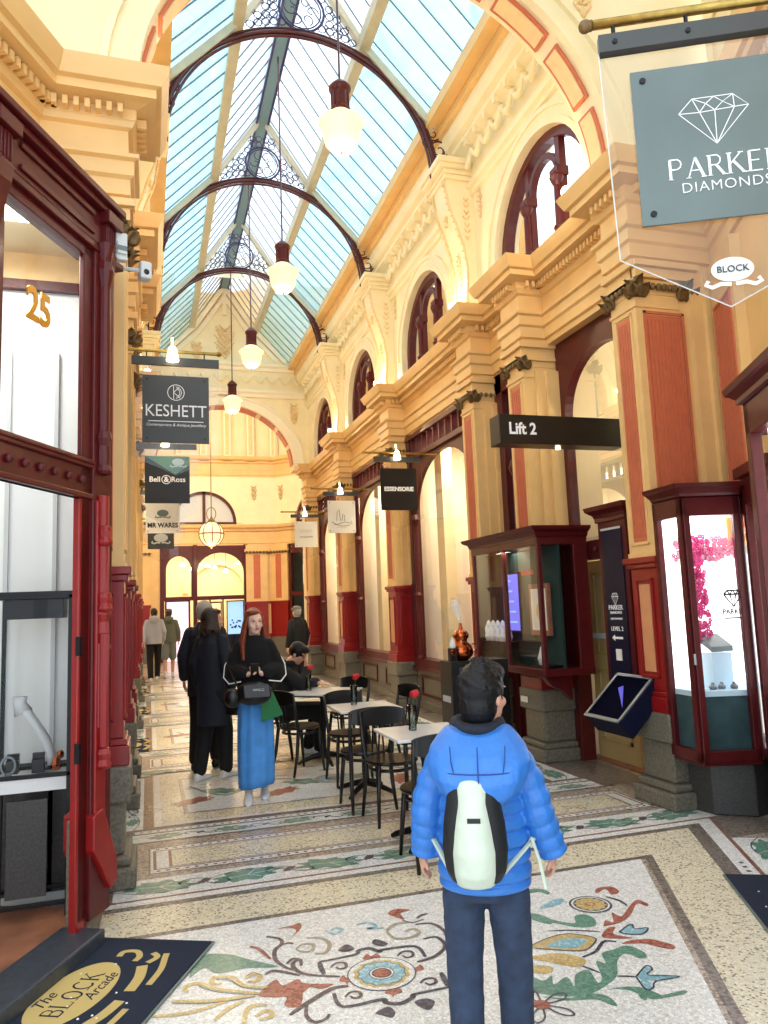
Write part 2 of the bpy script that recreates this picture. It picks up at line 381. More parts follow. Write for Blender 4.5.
TRACE='''[[["green",[[1.515,3.146],[1.594,3.206],[1.632,3.154],[1.688,3.178],[1.658,3.107],[1.743,3.147],[1.729,3.061],[1.787,3.148],[1.862,3.165],[1.839,3.053],[1.882,3.09],[1.939,3.223],[1.969,3.191],[2.006,3.279],[2.078,3.293],[2.16,3.303],[2.19,3.225],[2.171,3.17],[2.133,3.175],[2.105,3.239],[2.027,3.187],[1.954,3.08],[1.867,3.023],[1.747,2.984],[1.627,3.015],[1.504,3.124]]],["green",[[1.56,3.041],[1.657,2.986],[1.752,2.991],[1.813,2.941],[1.81,2.868],[1.788,2.876],[1.755,2.938],[1.647,2.97]]],["green",[[1.825,2.987],[1.933,2.979],[1.993,2.929],[2.019,2.875],[2.004,2.856],[1.986,2.88],[1.969,2.895],[1.941,2.857],[1.928,2.878],[1.944,2.94],[1.894,2.977]]],["green",[[1.869,2.989],[1.979,2.957],[2.001,2.874],[2.128,2.867],[2.116,2.843],[1.981,2.848],[1.948,2.881],[1.924,2.949]]],["green",[[1.888,3.824],[1.957,3.781],[1.994,3.685],[2.067,3.616],[2.111,3.689],[2.17,3.691],[2.189,3.63],[2.142,3.547],[2.042,3.576],[1.976,3.654],[1.943,3.655],[1.894,3.728]]],["green",[[2.051,4.111],[2.131,4.099],[2.157,4.033],[2.131,3.998],[2.107,4.055],[2.028,4.057]]],["red",[[2.188,3.54],[2.23,3.587],[2.253,3.551],[2.313,3.658],[2.33,3.597],[2.441,3.688],[2.534,3.75],[2.553,3.683],[2.525,3.652],[2.502,3.705],[2.39,3.599],[2.288,3.536],[2.19,3.527]]],["red",[[2.104,3.429],[2.186,3.503],[2.228,3.498],[2.174,3.435],[2.235,3.363],[2.169,3.379]]],["red",[[2.147,3.331],[2.242,3.342],[2.319,3.271],[2.3,3.246],[2.247,3.29],[2.197,3.31]]],["red",[[2.243,3.322],[2.299,3.322],[2.36,3.228],[2.328,3.192],[2.27,3.257]]],["red",[[2.39,3.933],[2.437,3.977],[2.518,3.964],[2.513,3.881],[2.452,3.866],[2.468,3.947],[2.397,3.915]]],["gold",[[1.746,3.473],[1.865,3.516],[1.974,3.518],[2.064,3.434],[2.029,3.38],[1.948,3.335],[1.856,3.373],[1.749,3.439]]],["blue",[[1.809,3.436],[1.929,3.478],[2.02,3.433],[1.929,3.372]]],["gold",[[1.681,3.37],[1.833,3.35],[1.901,3.26],[1.87,3.211],[1.821,3.211],[1.751,3.279]]],["gold",[[1.608,3.307],[1.669,3.293],[1.729,3.249],[1.698,3.203],[1.646,3.214],[1.615,3.265]]],["blue",[[2.213,3.443],[2.319,3.498],[2.302,3.443],[2.366,3.429],[2.304,3.382],[2.235,3.41]]],["blue",[[1.994,3.849],[2.104,3.918],[2.176,3.917],[2.136,3.86],[2.048,3.84]]],["blue",[[2.018,3.035],[2.11,3.02],[2.189,2.966],[2.075,2.974]]],["blue",[[2.04,3.042],[2.114,3.095],[2.12,3.069],[2.074,3.028]]],["blue",[[2.023,3.017],[1.996,2.935],[2.031,2.936],[2.043,2.999]]],["navy",[[0.869,3.775],[0.924,3.825],[0.95,3.766],[0.913,3.745]]],["navy",[[1.045,3.787],[1.073,3.826],[1.116,3.758],[1.078,3.737]]],["navy",[[0.878,3.171],[0.94,3.198],[0.956,3.149],[0.93,3.112],[0.897,3.146]]],["navy",[[1.057,3.195],[1.106,3.203],[1.134,3.165],[1.091,3.112],[1.06,3.15]]],["red",[[0.45,3.493],[0.539,3.603],[0.563,3.537],[0.644,3.561],[0.608,3.345],[0.541,3.363],[0.561,3.431],[0.514,3.449]]],["red",[[0.597,3.548],[0.681,3.505],[0.775,3.467],[0.714,3.443],[0.676,3.478],[0.631,3.438],[0.565,3.373]]],["red",[[0.634,4.138],[0.707,4.146],[0.76,4.168],[0.749,4.09],[0.682,4.006],[0.724,4.075],[0.702,4.122]]],["red",[[1.226,4.105],[1.285,4.141],[1.353,4.097],[1.288,4.079],[1.283,3.994],[1.25,4.036]]],["red",[[0.958,3.646],[0.991,3.69],[1.002,3.657],[1.034,3.677],[1.039,3.624],[1.001,3.617],[0.983,3.591],[0.981,3.625]]],["red",[[0.804,3.485],[0.832,3.525],[0.844,3.495],[0.873,3.512],[0.879,3.465],[0.844,3.459],[0.829,3.436],[0.825,3.467]]],["red",[[1.113,3.463],[1.146,3.503],[1.156,3.473],[1.187,3.491],[1.19,3.443],[1.153,3.437],[1.135,3.413],[1.134,3.444]]],["red",[[0.96,3.307],[0.99,3.342],[1.0,3.315],[1.029,3.33],[1.033,3.287],[0.999,3.282],[0.983,3.261],[0.981,3.289]]],["green",[[0.175,3.769],[0.24,3.969],[0.366,3.939],[0.465,3.834],[0.575,3.717],[0.437,3.762],[0.348,3.758],[0.288,3.772],[0.257,3.835],[0.221,3.819]]]],[["navy",0.012,[[1.947,3.07],[1.985,3.053],[2.021,3.034]]],["navy",0.018,[[1.903,3.279],[1.992,3.306],[2.083,3.38],[2.138,3.357]]],["navy",0.012,[[1.903,3.584],[2.022,3.542],[2.126,3.48]]],["navy",0.018,[[2.404,3.85],[2.44,3.775],[2.439,3.703]]],["navy",0.014,[[1.857,3.206],[1.875,3.17],[1.894,3.123]]],["navy",0.008,[[2.018,3.035],[2.119,3.103],[2.124,3.067],[2.074,3.028],[2.191,2.968],[2.074,2.971],[2.025,2.929],[1.99,2.931],[2.018,3.035]]],["navy",0.01,[[2.213,3.443],[2.319,3.498],[2.302,3.443],[2.366,3.429],[2.304,3.382],[2.232,3.407],[2.213,3.443]]],["navy",0.008,[[1.746,3.473],[1.865,3.516],[1.974,3.518],[2.064,3.434],[2.029,3.38],[1.948,3.335],[1.856,3.373],[1.749,3.439]]],["navy",0.026,[[0.76,3.693],[0.933,3.702],[0.963,3.737],[1.016,3.739],[1.053,3.688],[1.078,3.701],[1.228,3.676],[1.237,3.555]]],["navy",0.026,[[0.76,3.693],[0.755,3.629],[0.756,3.566]]],["navy",0.026,[[0.757,3.388],[0.767,3.266],[0.933,3.262],[0.942,3.232],[0.996,3.202],[1.06,3.23],[1.077,3.251],[1.237,3.253]]],["navy",0.026,[[1.249,3.387],[1.241,3.329],[1.23,3.265]]],["purple",0.028,[[0.549,3.284],[0.631,3.347],[0.756,3.426],[0.831,3.425]]],["purple",0.02,[[0.631,3.347],[0.611,3.251],[0.633,3.193],[0.678,3.2],[0.702,3.232]]],["purple",0.022,[[0.691,3.744],[0.65,3.738],[0.639,3.676],[0.681,3.596],[0.817,3.52]]],["purple",0.022,[[1.183,3.521],[1.285,3.546],[1.396,3.643]]],["purple",0.02,[[1.292,3.735],[1.358,3.734],[1.37,3.654],[1.337,3.583]]],["purple",0.02,[[1.311,3.912],[1.395,3.891],[1.422,3.785],[1.393,3.669]]],["purple",0.02,[[1.348,3.981],[1.381,4.01],[1.419,4.015]]],["purple",0.01,[[1.268,3.986],[1.31,3.94],[1.373,3.956]]],["purple",0.016,[[0.797,3.617],[0.829,3.651],[0.867,3.641],[0.865,3.598],[0.834,3.589],[0.821,3.616]]],["purple",0.016,[[1.116,3.609],[1.153,3.644],[1.192,3.633],[1.187,3.589],[1.153,3.58],[1.141,3.608]]],["purple",0.016,[[0.795,3.339],[0.825,3.368],[0.859,3.358],[0.859,3.321],[0.829,3.315],[0.817,3.338]]],["purple",0.016,[[1.129,3.329],[1.164,3.358],[1.199,3.348],[1.195,3.31],[1.163,3.304],[1.152,3.327]]],["sand",0.018,[[0.683,3.863],[0.723,3.908],[0.771,3.888],[0.752,3.823],[0.707,3.829],[0.683,3.863]]],["sand",0.022,[[0.756,3.97],[0.824,3.941],[0.847,3.856],[0.808,3.776],[0.759,3.785]]],["sand",0.022,[[1.154,3.896],[1.212,3.953],[1.29,3.949]]],["sand",0.022,[[1.151,3.884],[1.163,3.802],[1.23,3.774],[1.298,3.81],[1.285,3.868],[1.234,3.85]]],["blue",0.02,[[0.863,4.017],[0.899,3.962],[0.945,3.996],[0.916,4.035],[0.893,4.005]]],["blue",0.022,[[1.031,4.029],[1.099,4.028],[1.115,3.967],[1.068,3.959],[1.151,3.938]]],["purple",0.022,[[0.568,4.065],[0.624,4.018],[0.629,3.956],[0.585,3.894],[0.573,3.79],[0.607,3.693],[0.659,3.642]]],["purple",0.016,[[0.632,3.944],[0.662,3.95],[0.682,3.928]]],["purple",0.022,[[0.504,3.665],[0.552,3.685],[0.651,3.597]]],["purple",0.02,[[0.614,3.732],[0.648,3.77],[0.679,3.747],[0.674,3.686]]],["red",0.02,[[0.474,3.985],[0.515,3.934],[0.549,3.811]]],["gold",0.026,[[0.495,3.546],[0.401,3.602],[0.359,3.695],[0.284,3.725],[0.271,3.673],[0.313,3.656]]],["gold",0.026,[[0.456,3.508],[0.291,3.609],[0.214,3.696],[0.154,3.683],[0.16,3.635]]],["gold",0.026,[[0.093,3.583],[0.243,3.523],[0.438,3.497]]],["gold",0.026,[[0.013,3.482],[0.16,3.456],[0.322,3.492]]],["gold",0.026,[[0.416,3.662],[0.454,3.685],[0.481,3.655],[0.454,3.618],[0.421,3.631]]],["gold",0.026,[[0.364,3.29],[0.392,3.397],[0.443,3.41],[0.472,3.39]]],["gold",0.026,[[0.254,3.356],[0.316,3.427],[0.385,3.467]]],["gold",0.026,[[0.415,3.324],[0.467,3.351],[0.479,3.299],[0.427,3.296]]],["navy",0.005,[[0.492,3.525],[0.398,3.581],[0.348,3.67],[0.291,3.703]]],["navy",0.005,[[0.454,3.491],[0.289,3.583],[0.212,3.669]]],["navy",0.005,[[0.093,3.562],[0.242,3.503],[0.436,3.481]]],["navy",0.005,[[0.419,3.68],[0.457,3.704],[0.488,3.662]]]]]'''
WORLD=2.0; EXPO=.42
# ================================================================ FLOOR
def build_floor():
    mb=MB(); names=['mosaic white','mosaic beige','mosaic taupe','mosaic strip','mosaic brick','mosaic navy','mosaic purple','mosaic green','mosaic red','mosaic gold','mosaic blue','mosaic sand']
    idx={n.split()[1]:i for i,n in enumerate(names)}
    def poly(c,pts,z):
        mb.cm=idx[c]; mb.face([(x,y,z) for x,y in pts])
    def smooth_poly(c,pts,z):
        P=[Vector(p) for p in pts]; n=len(P); Q=[]
        for i in range(n):
            a,b,d,e_=P[i-1],P[i],P[(i+1)%n],P[(i+2)%n]
            for k in range(4):
                t=k/4; q=.5*((2*b)+(d-a)*t+(2*a-5*b+4*d-e_)*t*t+(3*b-a-3*d+e_)*t**3); Q.append((q.x,q.y))
        poly(c,Q,z)
    def stroke(c,w,pts,z,taper=True):
        # smooth the centre line
        P=[Vector((p[0],p[1])) for p in pts]; Q=[]
        for i in range(len(P)-1):
            a=P[max(0,i-1)];b=P[i];c2=P[i+1];d=P[min(len(P)-1,i+2)]
            for k in range(5):
                t=k/5; Q.append(.5*((2*b)+(c2-a)*t+(2*a-5*b+4*c2-d)*t*t+(3*b-a-3*c2+d)*t**3))
        Q.append(P[-1]); n=len(Q); ws=[w*(.35+.65*sin(PI*min(1,max(0,.12+.76*i/(n-1))))) if taper else w for i in range(n)]
        mb.cm=idx[c]; rb=ribbon([(q.x,q.y) for q in Q],ws)
        for a,b in zip(rb,rb[1:]): mb.face([(a[0],a[1],z),(b[0],b[1],z),(b[2],b[3],z),(a[2],a[3],z)])
    def rect(c,x0,x1,y0,y1,z): poly(c,[(x0,y0),(x1,y0),(x1,y1),(x0,y1)],z)
    def frame(c,x0,x1,y0,y1,w,z):
        rect(c,x0,x1,y0,y0+w,z); rect(c,x0,x1,y1-w,y1,z); rect(c,x0,x0+w,y0+w,y1-w,z); rect(c,x1-w,x1,y0+w,y1-w,z)
    # solid slab
    mb.cm=idx['taupe']; mb.box(-9,13,-4,33,-.25,0)
    z=[.0004*i for i in range(12)]
    def oak(x,y,s,a,zz,c='green'):
        pts=[]
        for i in range(44):
            t=2*PI*i/44; r=s*(1+.17*cos(9*t)+.07*cos(4*t+x*9))
            px,py=r*cos(t)*1.5,r*sin(t)*.72; pts.append((x+px*cos(a)-py*sin(a),y+px*sin(a)+py*cos(a)))
        poly(c,pts,zz)
        if c=='green' and s>.08:
            ca,sa=cos(a),sin(a)
            for k in (-1,0,1):
                u,v=(1.2*s,0) if k==0 else (.5*s,k*.5*s)
                rb=ribbon([(x-.9*s*ca*(k==0),y-.9*s*sa*(k==0)),(x+u*ca-v*sa,y+u*sa+v*ca)],.006); mb.cm=idx['white']; mb.face([(rb[0][0],rb[0][1],zz+.0003),(rb[1][0],rb[1][1],zz+.0003),(rb[1][2],rb[1][3],zz+.0003),(rb[0][2],rb[0][3],zz+.0003)])
    def curl(x,y,s,a,zz,c='purple',w=.012):
        pts=[]
        for i in range(11):
            t=i/10*4.6; r=s*(1-i/13); px,py=r*cos(t)-s*.3,r*sin(t)*.7; pts.append((x+px*cos(a)-py*sin(a),y+px*sin(a)+py*cos(a)))
        stroke(c,w,pts,zz)
    def vine(p,q,hw,zz,ph=0):
        p=Vector(p);q=Vector(q);L=(q-p).length;d=(q-p)/L; a=math.atan2(d.y,d.x); nn=Vector((-d.y,d.x)); k=max(1,round(L/.52))
        poly('white',[tuple(p+nn*hw),tuple(q+nn*hw),tuple(q-nn*hw),tuple(p-nn*hw)],zz)
        for i in range(k):
            c=p+d*((i+.5)*L/k); sg=1 if (i+ph)%2 else -1
            oak(c.x,c.y,hw*.82,a+.15*sg,zz+.0006)
            e=p+d*((i+1)*L/k) if i<k-1 else None
            if e is not None:
                curl(e.x-d.x*.05,e.y-d.y*.05,hw*.75,a,zz+.0006); curl(e.x+d.x*.07,e.y+d.y*.07,hw*.7,a+2.6,zz+.0006,'navy'); oak(e.x,e.y,hw*.22,a+.8,zz+.0010,'purple')
            arc=[c+d*(t*.26)+nn*(sg*hw*.62*(1-(t)**2)) for t in (-1,-.5,0,.5,1)]; stroke('navy',.009,[tuple(u) for u in arc],zz+.0006)
    def studs(x0,x1,y,zz,horizontal=True,c='brick',st=.06):
        k=int((x1-x0)/st)
        for i in range(k):
            u=x0+(i+.5)*st
            if horizontal: rect(c,u-.012,u+.012,y-.012,y+.012,zz)
            else: rect(c,y-.012,y+.012,u-.012,u+.012,zz)
    XL,XR=-.55,4.3
    # side runner vines all along the arcade
    rect('strip',XL,XR,4.4,21.5,z[1])
    for x,sg in ((-.02+.0,1),(3.72,-1)):
        pass
    for b in range(4):
        ya,yb=6.36+3.5*b,8.28+3.5*b
        vine((3.64,ya),(3.64,yb),.14,z[2],b); vine((-.12,ya),(-.12,yb),.08,z[2],b)
        rect('brick',3.45,3.47,ya,yb,z[3]); rect('brick',3.81,3.83,ya,yb,z[3]); rect('brick',-.03,-.01,ya,yb,z[3])
    # repeating cross bands and fields, 3.5 m apart
    for b in range(5):
        o=3.5*b
        ya=4.78+o
        # vine band, framed pale panel, vine band
        vine((-.2,5.02+o),(4.02 if b==0 else 3.9,5.02+o),.165,z[4],b)
        rect('taupe',-.2,4.0,5.19+o,5.98+o,z[2])
        rect('strip',-.0,3.78,5.27+o,5.83+o,z[4]); rect('white',.012,3.768,5.285+o,5.815+o,z[5]); studs(.03,3.75,5.315+o,z[6]); studs(.03,3.75,5.785+o,z[6])
        rect('brick',.03,3.75,5.345+o,5.755+o,z[6]); rect('white',.05,3.73,5.36+o,5.74+o,z[7]); rect('brick',.13,3.65,5.37+o,5.73+o,z[8]); rect('beige',.15,3.63,5.38+o,5.72+o,z[9])
        rect('strip',-.14,3.9,5.96+o,5.985+o,z[5])
        vine((-.12,6.10+o),(3.8,6.10+o),.1,z[4],b+1)
        rect('white',-.1,3.8,6.23+o,6.30+o,z[4]); studs(-.08,3.78,6.265+o,z[5]); rect('strip',-.1,3.8,6.31+o,6.335+o,z[5])
        # field with scroll panel
        if b<4:
            y0,y1=6.36+o,8.45+o-.05
            rect('beige',.02,3.42,y0,y1,z[4]); frame('brick',.02,3.42,y0,y1,.02,z[5]); frame('white',.05,3.39,y0+.03,y1-.03,.05,z[5])
            rect('white',.28,3.16,y0+.32,y1-.35,z[5]); frame('taupe',.28,3.16,y0+.32,y1-.35,.035,z[6]); frame('navy',.28,3.16,y0+.32,y1-.35,.006,z[7])
            cy=(y0+y1)/2; rnd=random.Random(b)
            for sx in (-1,1):
                for k in range(5):
                    x=1.72+sx*(.25+.26*k); yy=cy+.32*sin(k*2.1+b)
                    curl(x,yy,.17,sx*.5+k,z[7],'purple' if k%2 else 'navy',.018); oak(x+sx*.06,cy-.34*sin(k*2.1+b),.13,.4*sx+k,z[7],('green','red','blue')[k%3])
                stroke('green',.05,[(1.72+sx*.1,cy-.1),(1.72+sx*.6,cy+.25),(1.72+sx*1.05,cy-.2),(1.72+sx*1.35,cy+.3)],z[6])
            for r,c in ((.2,'sand'),(.15,'blue'),(.07,'navy'),(.05,'red')): poly(c,[(1.72+r*cos(t*PI/10),cy+r*sin(t*PI/10)) for t in range(20)],z[8]+.0002*(.2-r)*10)
            rect('white',.0,3.42,y1+.01,y1+.07,z[4]); studs(.02,3.4,y1+.04,z[5])
    # near field, its right edge turned with the arcade
    e=Vector(TD); nr=Vector((-e.y,e.x))   # nr points to the right (outwards)
    def line_off(o): # right edge line offset outwards
        A=Vector((2.98,4.28)); return A+nr*o
    def band(c,o0,o1,top0,top1,zz):
        """L shaped band: across at y top0..top1 and down the turned right edge offset o0..o1"""
        def at_y(o,y): a=line_off(o); return a+e*((y-a.y)/e.y)
        a0,a1=at_y(o0,top0),at_y(o1,top1)
        poly(c,[(-.5,top0),tuple(a0),tuple(a1),(-.5,top1)],zz)
        poly(c,[tuple(a0),tuple(a0+e*8),tuple(a1+e*8),tuple(a1)],zz)
    A=line_off(0); 
    poly('white',[(-.9,4.36),(2.95,4.29),tuple(A+e*8),(-4.5,-3)],z[2])
    band('strip',-.0,.05,4.29,4.335,z[3]); band('beige',.05,.40,4.335,4.70,z[3])
    band('strip',.40,.43,4.70,4.725,z[4]); band('strip',.43,.50,4.725,4.76,z[3]); band('white',.50,.60,4.76,4.83,z[4]); band('brick',.60,.625,4.83,4.85,z[5])
    s0=line_off(.55); 
    for i in range(60):
        p=s0+e*(.05+.075*i); r=.014; poly('navy',[(p.x-r,p.y-r),(p.x+r,p.y-r),(p.x+r,p.y+r),(p.x-r,p.y+r)],z[6])
    p0=line_off(.80)+e*(-.45); vine(tuple(p0),tuple(p0+e*6),.17,z[4]); q0=line_off(.985)-e*.5
    poly('brick',[tuple(q0),tuple(q0+e*8),tuple(q0+e*8+nr*.03),tuple(q0+nr*.03)],z[5]); poly('beige',[tuple(q0+nr*.03),tuple(q0+e*8+nr*.03),tuple(q0+e*8+nr*.5),tuple(q0+nr*.5)],z[4])
    # scroll work of the near field (surveyed on the floor, metres)
    P,S=json.loads(TRACE)
    for i,(c,pts) in enumerate(P): smooth_poly(c,pts,z[5]+.00002*i)
    for i,(c,w,pts) in enumerate(S): stroke(c,w,pts,z[7]+.00001*i,taper=w>.01)
    def disc(c,x,y,r,zz,k=32,sc=0): poly(c,[(x+r*(1+sc*cos(12*2*PI*t/96))*cos(2*PI*t/96),y+r*(1+sc*cos(12*2*PI*t/96))*sin(2*PI*t/96)) for t in range(96)],zz)
    x,y=.999,3.478
    for i,(c,r,sc) in enumerate((('navy',.155,0),('white',.149,0),('gold',.125,.04),('navy',.108,.05),('blue',.104,.05),('navy',.058,0),('white',.053,0),('navy',.045,0),('red',.037,0))): disc(c,x,y,r,z[8]+.0002*i,sc=sc)
    x,y=2.27,3.79
    for i,(c,r,sc) in enumerate((('navy',.113,0),('white',.101,0),('navy',.09,0),('gold',.08,.08),('red',.027,.2),('gold',.018,0))): disc(c,x,y,r,z[8]+.0002*i,sc=sc)
    # five-petal flower
    fx,fy=on_floor
    for k in range(5):
        t=k*2*PI/5+.3; stroke('navy',.008,[(fx,fy),(fx+.1*cos(t-.25),fy+.1*sin(t-.25)),(fx+.14*cos(t),fy+.14*sin(t)),(fx+.1*cos(t+.25),fy+.1*sin(t+.25)),(fx,fy)],z[9],False)
    disc('red',fx,fy,.035,z[10])
    # mirrored palm-leaf group towards the viewer keeps the field going
    for k in range(8):
        t=k*PI/4; x,y=-.1+.0*k,2.0
        stroke('gold',.03,[(x+.2*cos(t),y+.2*sin(t)),(x+.5*cos(t+.2),y+.5*sin(t+.2)),(x+.7*cos(t+.5),y+.7*sin(t+.5))],z[6])
        oak(x+.75*cos(t+.3),y+.75*sin(t+.3),.1,t,z[6],('green','red')[k%2])
    o=struct('floor',mb,names,fix=False)
    return o
on_floor=(1.53,2.98)
build_floor()
# ================================================================ WALLS, PIERS
PIERS=[(5.12,5.46),(7.1,7.48),(8.42,8.8),(11.85,12.25),(15.35,15.75),(18.85,19.2)]
DP,DW=2.01,2.30
def wall_path(s):
    pts=[(DP,5.12)]
    first=True
    for a,b in PIERS:
        if not first: pts+=[(DW,a-.02),(DP,a-.02)]
        else: first=False
        pts+=[(DP,b+.02),(DW,b+.02)] if b<19 else [(DP,b)]
    P=[(CX+s*d,y) for d,y in pts]
    if s>0: pre=[(4.70-.446*6/.895*0+TD[0]*5.6,5.12+TD[1]*5.6),(4.70,5.12)]
    else: pre=[(-.70+TD[0]*4.6,5.12+TD[1]*4.6),(-.70,5.12)]
    return pre+P
ENT=[(-.25,4.40),(0,4.40),(0,4.46),(.03,4.47),(.03,4.58),(.055,4.60),(.055,4.70),(.085,4.715),(.09,4.74),(.02,4.76),(.015,4.94),(.045,4.955),(.06,4.99),(.07,5.0),(.07,5.07),(.14,5.085),(.2,5.09),(.2,5.15),(.235,5.16),(.27,5.24),(.285,5.28),(.2,5.30),(-.3,5.33)]
for s in (1,-1):
    path=wall_path(s); side=1 if s>0 else -1
    mb=MB(); sweep(mb,path,ENT,side)
    o=struct(trim(),mb,'cream')
    d=MB()
    for x,y,a in along(path,.062,.10,side): d.obox((x,y,5.035),(.034,.07,.062),a)
    struct('dentil_course',d,'cream',parent=o)['kind']='stuff'
    # solid wall cores above and behind the entablature
def frame_panel(mb,T,u0,u1,z0,z1,w=.02,d=.012):
    for a,b,c,e in ((u0,u1,z0,z0+w),(u0,u1,z1-w,z1),(u0,u0+w,z0,z1),(u1-w,u1,z0,z1)): mb.box(a,b,-.002,d,c,e,T=lambda u,t,z:T(u,t,z))
def flutes(mb,T,u0,u1,z0,z1,k):
    st=(u1-u0)/k
    mb.box(u0,u1,-.002,.002,z0,z1,T=T)
    for i in range(k): mb.box(u0+st*i+st*.22,u0+st*(i+1)-st*.22,0,.009,z0+.04,z1-.04,T=T)
def leaf(mb,T,h,w,curl=.06):
    w*=1.25; curl*=.6
    """acanthus leaf rising and curling outward; T(u,out,z)"""
    rs=[]
    for i in range(7):
        t=i/6; ww=w*(.55+.6*sin(PI*min(1,t*1.1)))*(1 if t<.85 else .5); ou=.01+curl*t*t*1.5; zz=h*(t-.25*max(0,t-.7)*3*t)
        rs.append([T(-ww/2,ou,zz),T(-ww/4,ou+.018,zz),T(0,ou+.008,zz+.01),T(ww/4,ou+.018,zz),T(ww/2,ou,zz),T(0,ou-.01,zz-.005)])
    mb.loft(rs)
def pier(s,a,b,near=False,wide=0):
    """a pier: granite pedestal, red dado, cream shaft with fluted salmon panels, bronze leaf cap"""
    r=sroot(trim(),(CX+s*(DP+.15),(a+b)/2,0)); ox,oy=r.location.x,r.location.y
    W=lambda x,y,z:(x-ox,y-oy,z)
    front=wide or 0
    dback=2.45 if a>5.2 else 2.447
    x=lambda d:CX+s*d
    def bx(mb,d0,d1,y0,y1,z0,z1): mb.box(min(x(d0),x(d1))-ox,max(x(d0),x(d1))-ox,y0-oy,y1-oy,z0,z1)
    g=MB(); bx(g,1.93,dback,a-.09,b+.09,0,.13); bx(g,1.96,dback,a-.06,b+.06,.13,.19); bx(g,2.0,dback,a-.02,b+.02,.19,.50); bx(g,1.96,dback,a-.06,b+.06,.5,.72)
    g.build('pedestal','granite',r,bevel=.018)
    m=MB(); bx(m,1.975,dback,a-.035,b+.035,.72,.84); bx(m,1.99,dback,a-.02,b+.02,.84,.88); bx(m,DP,dback,a,b,.88,1.86); bx(m,1.985,dback,a-.025,b+.025,1.86,1.90); bx(m,1.965,dback,a-.045,b+.045,1.90,1.95)
    # raised frames on the dado
    Tf=lambda u,t,z:(x(DP-t)-ox,u-oy,z)           # face towards the corridor
    Tn=lambda u,t,z:(x(u)-ox,a-t-oy,z)            # face towards the viewer
    frame_panel(m,Tf,a+.06,b-.06,.98,1.78,.025,.016); frame_panel(m,Tn,DP+.06,dback-.1,.98,1.78,.025,.016)
    m.build('dado','oxblood',r,bevel=.006)
    p=MB(); p.box(a+.1,b-.1,0,.006,1.03,1.73,T=Tf); p.build('dado_panel','dado salmon' ,r)
    c=MB(); bx(c,DP,dback,a,b,1.95,4.15); bx(c,DP+.13,dback-.002,a+(.01 if near else -.03),b+.03,1.96,4.12); bx(c,DP+.24,dback-.004,a+(.02 if near else -.07),b+.07,1.97,4.10)
    bx(c,DP-.01,dback,a-.01,b+.01,1.95,1.99)
    bx(c,DP-.012,dback,a-.012,b+.012,4.03,4.06)
    bx(c,DP-.005,dback,a-.005,b+.005,4.15,4.22); bx(c,DP-.03,dback,a-.03,b+.03,4.22,4.27); bx(c,DP-.015,dback,a-.015,b+.015,4.27,4.36); bx(c,DP-.05,dback,a-.05,b+.05,4.36,4.42)
    frame_panel(c,Tf,a+.055,b-.055,2.05,4.0,.02,.012)
    c.build('shaft','cream',r,bevel=.005)
    f=MB(); flutes(f,Tf,a+.08,b-.08,2.08,3.97,5); f.build('fluted_panel','salmon',r)
    l=MB()
    for k in range(3): l.box(a-.02,b+.02,.0,.03,4.2+.0*k,4.26,T=Tf) if k==0 else None
    n=int((b-a)/.055)
    for i in range(n):
        cc=Tf(a+(i+.5)*(b-a)/n,.03,4.21); l.ell(cc,(.022,.022,.03),8,6)
    for (u,Tt) in ((a,Tf),(b,Tf),(DP,Tn)):
        for du,hh in ((-.05,.1),(0,.17),(.05,.1)):
            leaf(l,(lambda U,t,z,u=u,du=du,Tt=Tt:Tt(u+du+U,t,z+4.12)),hh,.07,.07)
    if near or a>8:
        n=6
        for i in range(n): l.ell(Tn(DP+(i+.5)*.4/n,.03,4.21),(.022,.022,.03),8,6)
    l.build('leaf_capital','bronze leaf',r,smooth=True)
    return r
for s in (1,-1):
    for i,(a,b) in enumerate(PIERS): pier(s,a,b,near=i==0)
# near wall faces beside the bend (towards the viewer) with broad fluted panels
def near_face(s):
    r=sroot('wall_near_right' if s>0 else 'wall_near_left'); x0=CX+s*DP; x1=4.70 if s>0 else -.70; A,B=min(x0,x1),max(x0,x1)
    m=MB(); m.box(A+(.02 if s>0 else 0),B-(0 if s>0 else .02),5.135,5.43,0,4.40); 
    if s>0: m.box(4.40,4.72,5.08,5.14,1.95,4.40); m.box(4.52,4.72,5.04,5.09,1.95,4.40)
    m.build('wall_body','cream',r)
    T=lambda u,t,z:(u,5.12-t,z)
    fr=MB(); u0,u1=(3.94,4.34) if s>0 else (-.62,-.22); frame_panel(fr,T,u0,u1,2.05,4.0,.022,.014); fr.build('panel_frame','salmon',r)
    f=MB(); flutes(f,T,u0+.03,u1-.03,2.08,3.97,9); f.build('fluted_panel','salmon',r)
    l=MB()
    for i in range(9): l.ell(T(u0-.04+(i+.5)*.5/9,.03,4.21),(.024,.024,.032),8,6)
    for u in (u0-.05,u1+.05):
        for du,hh in ((-.06,.11),(0,.2),(.06,.11)): leaf(l,(lambda U,t,z,u=u,du=du:T(u+du+U,t,z+4.12)),hh,.08,.09)
    l.build('leaf_capital','bronze leaf',r,smooth=True)
    c=MB(); c.box(u0-.085,u1+.1,5.06,5.13,4.275,4.355); c.box(u0-.10,u1+.13,5.03,5.13,4.365,4.415); c.build('cap_moulding','cream',r)
near_face(1); near_face(-1)
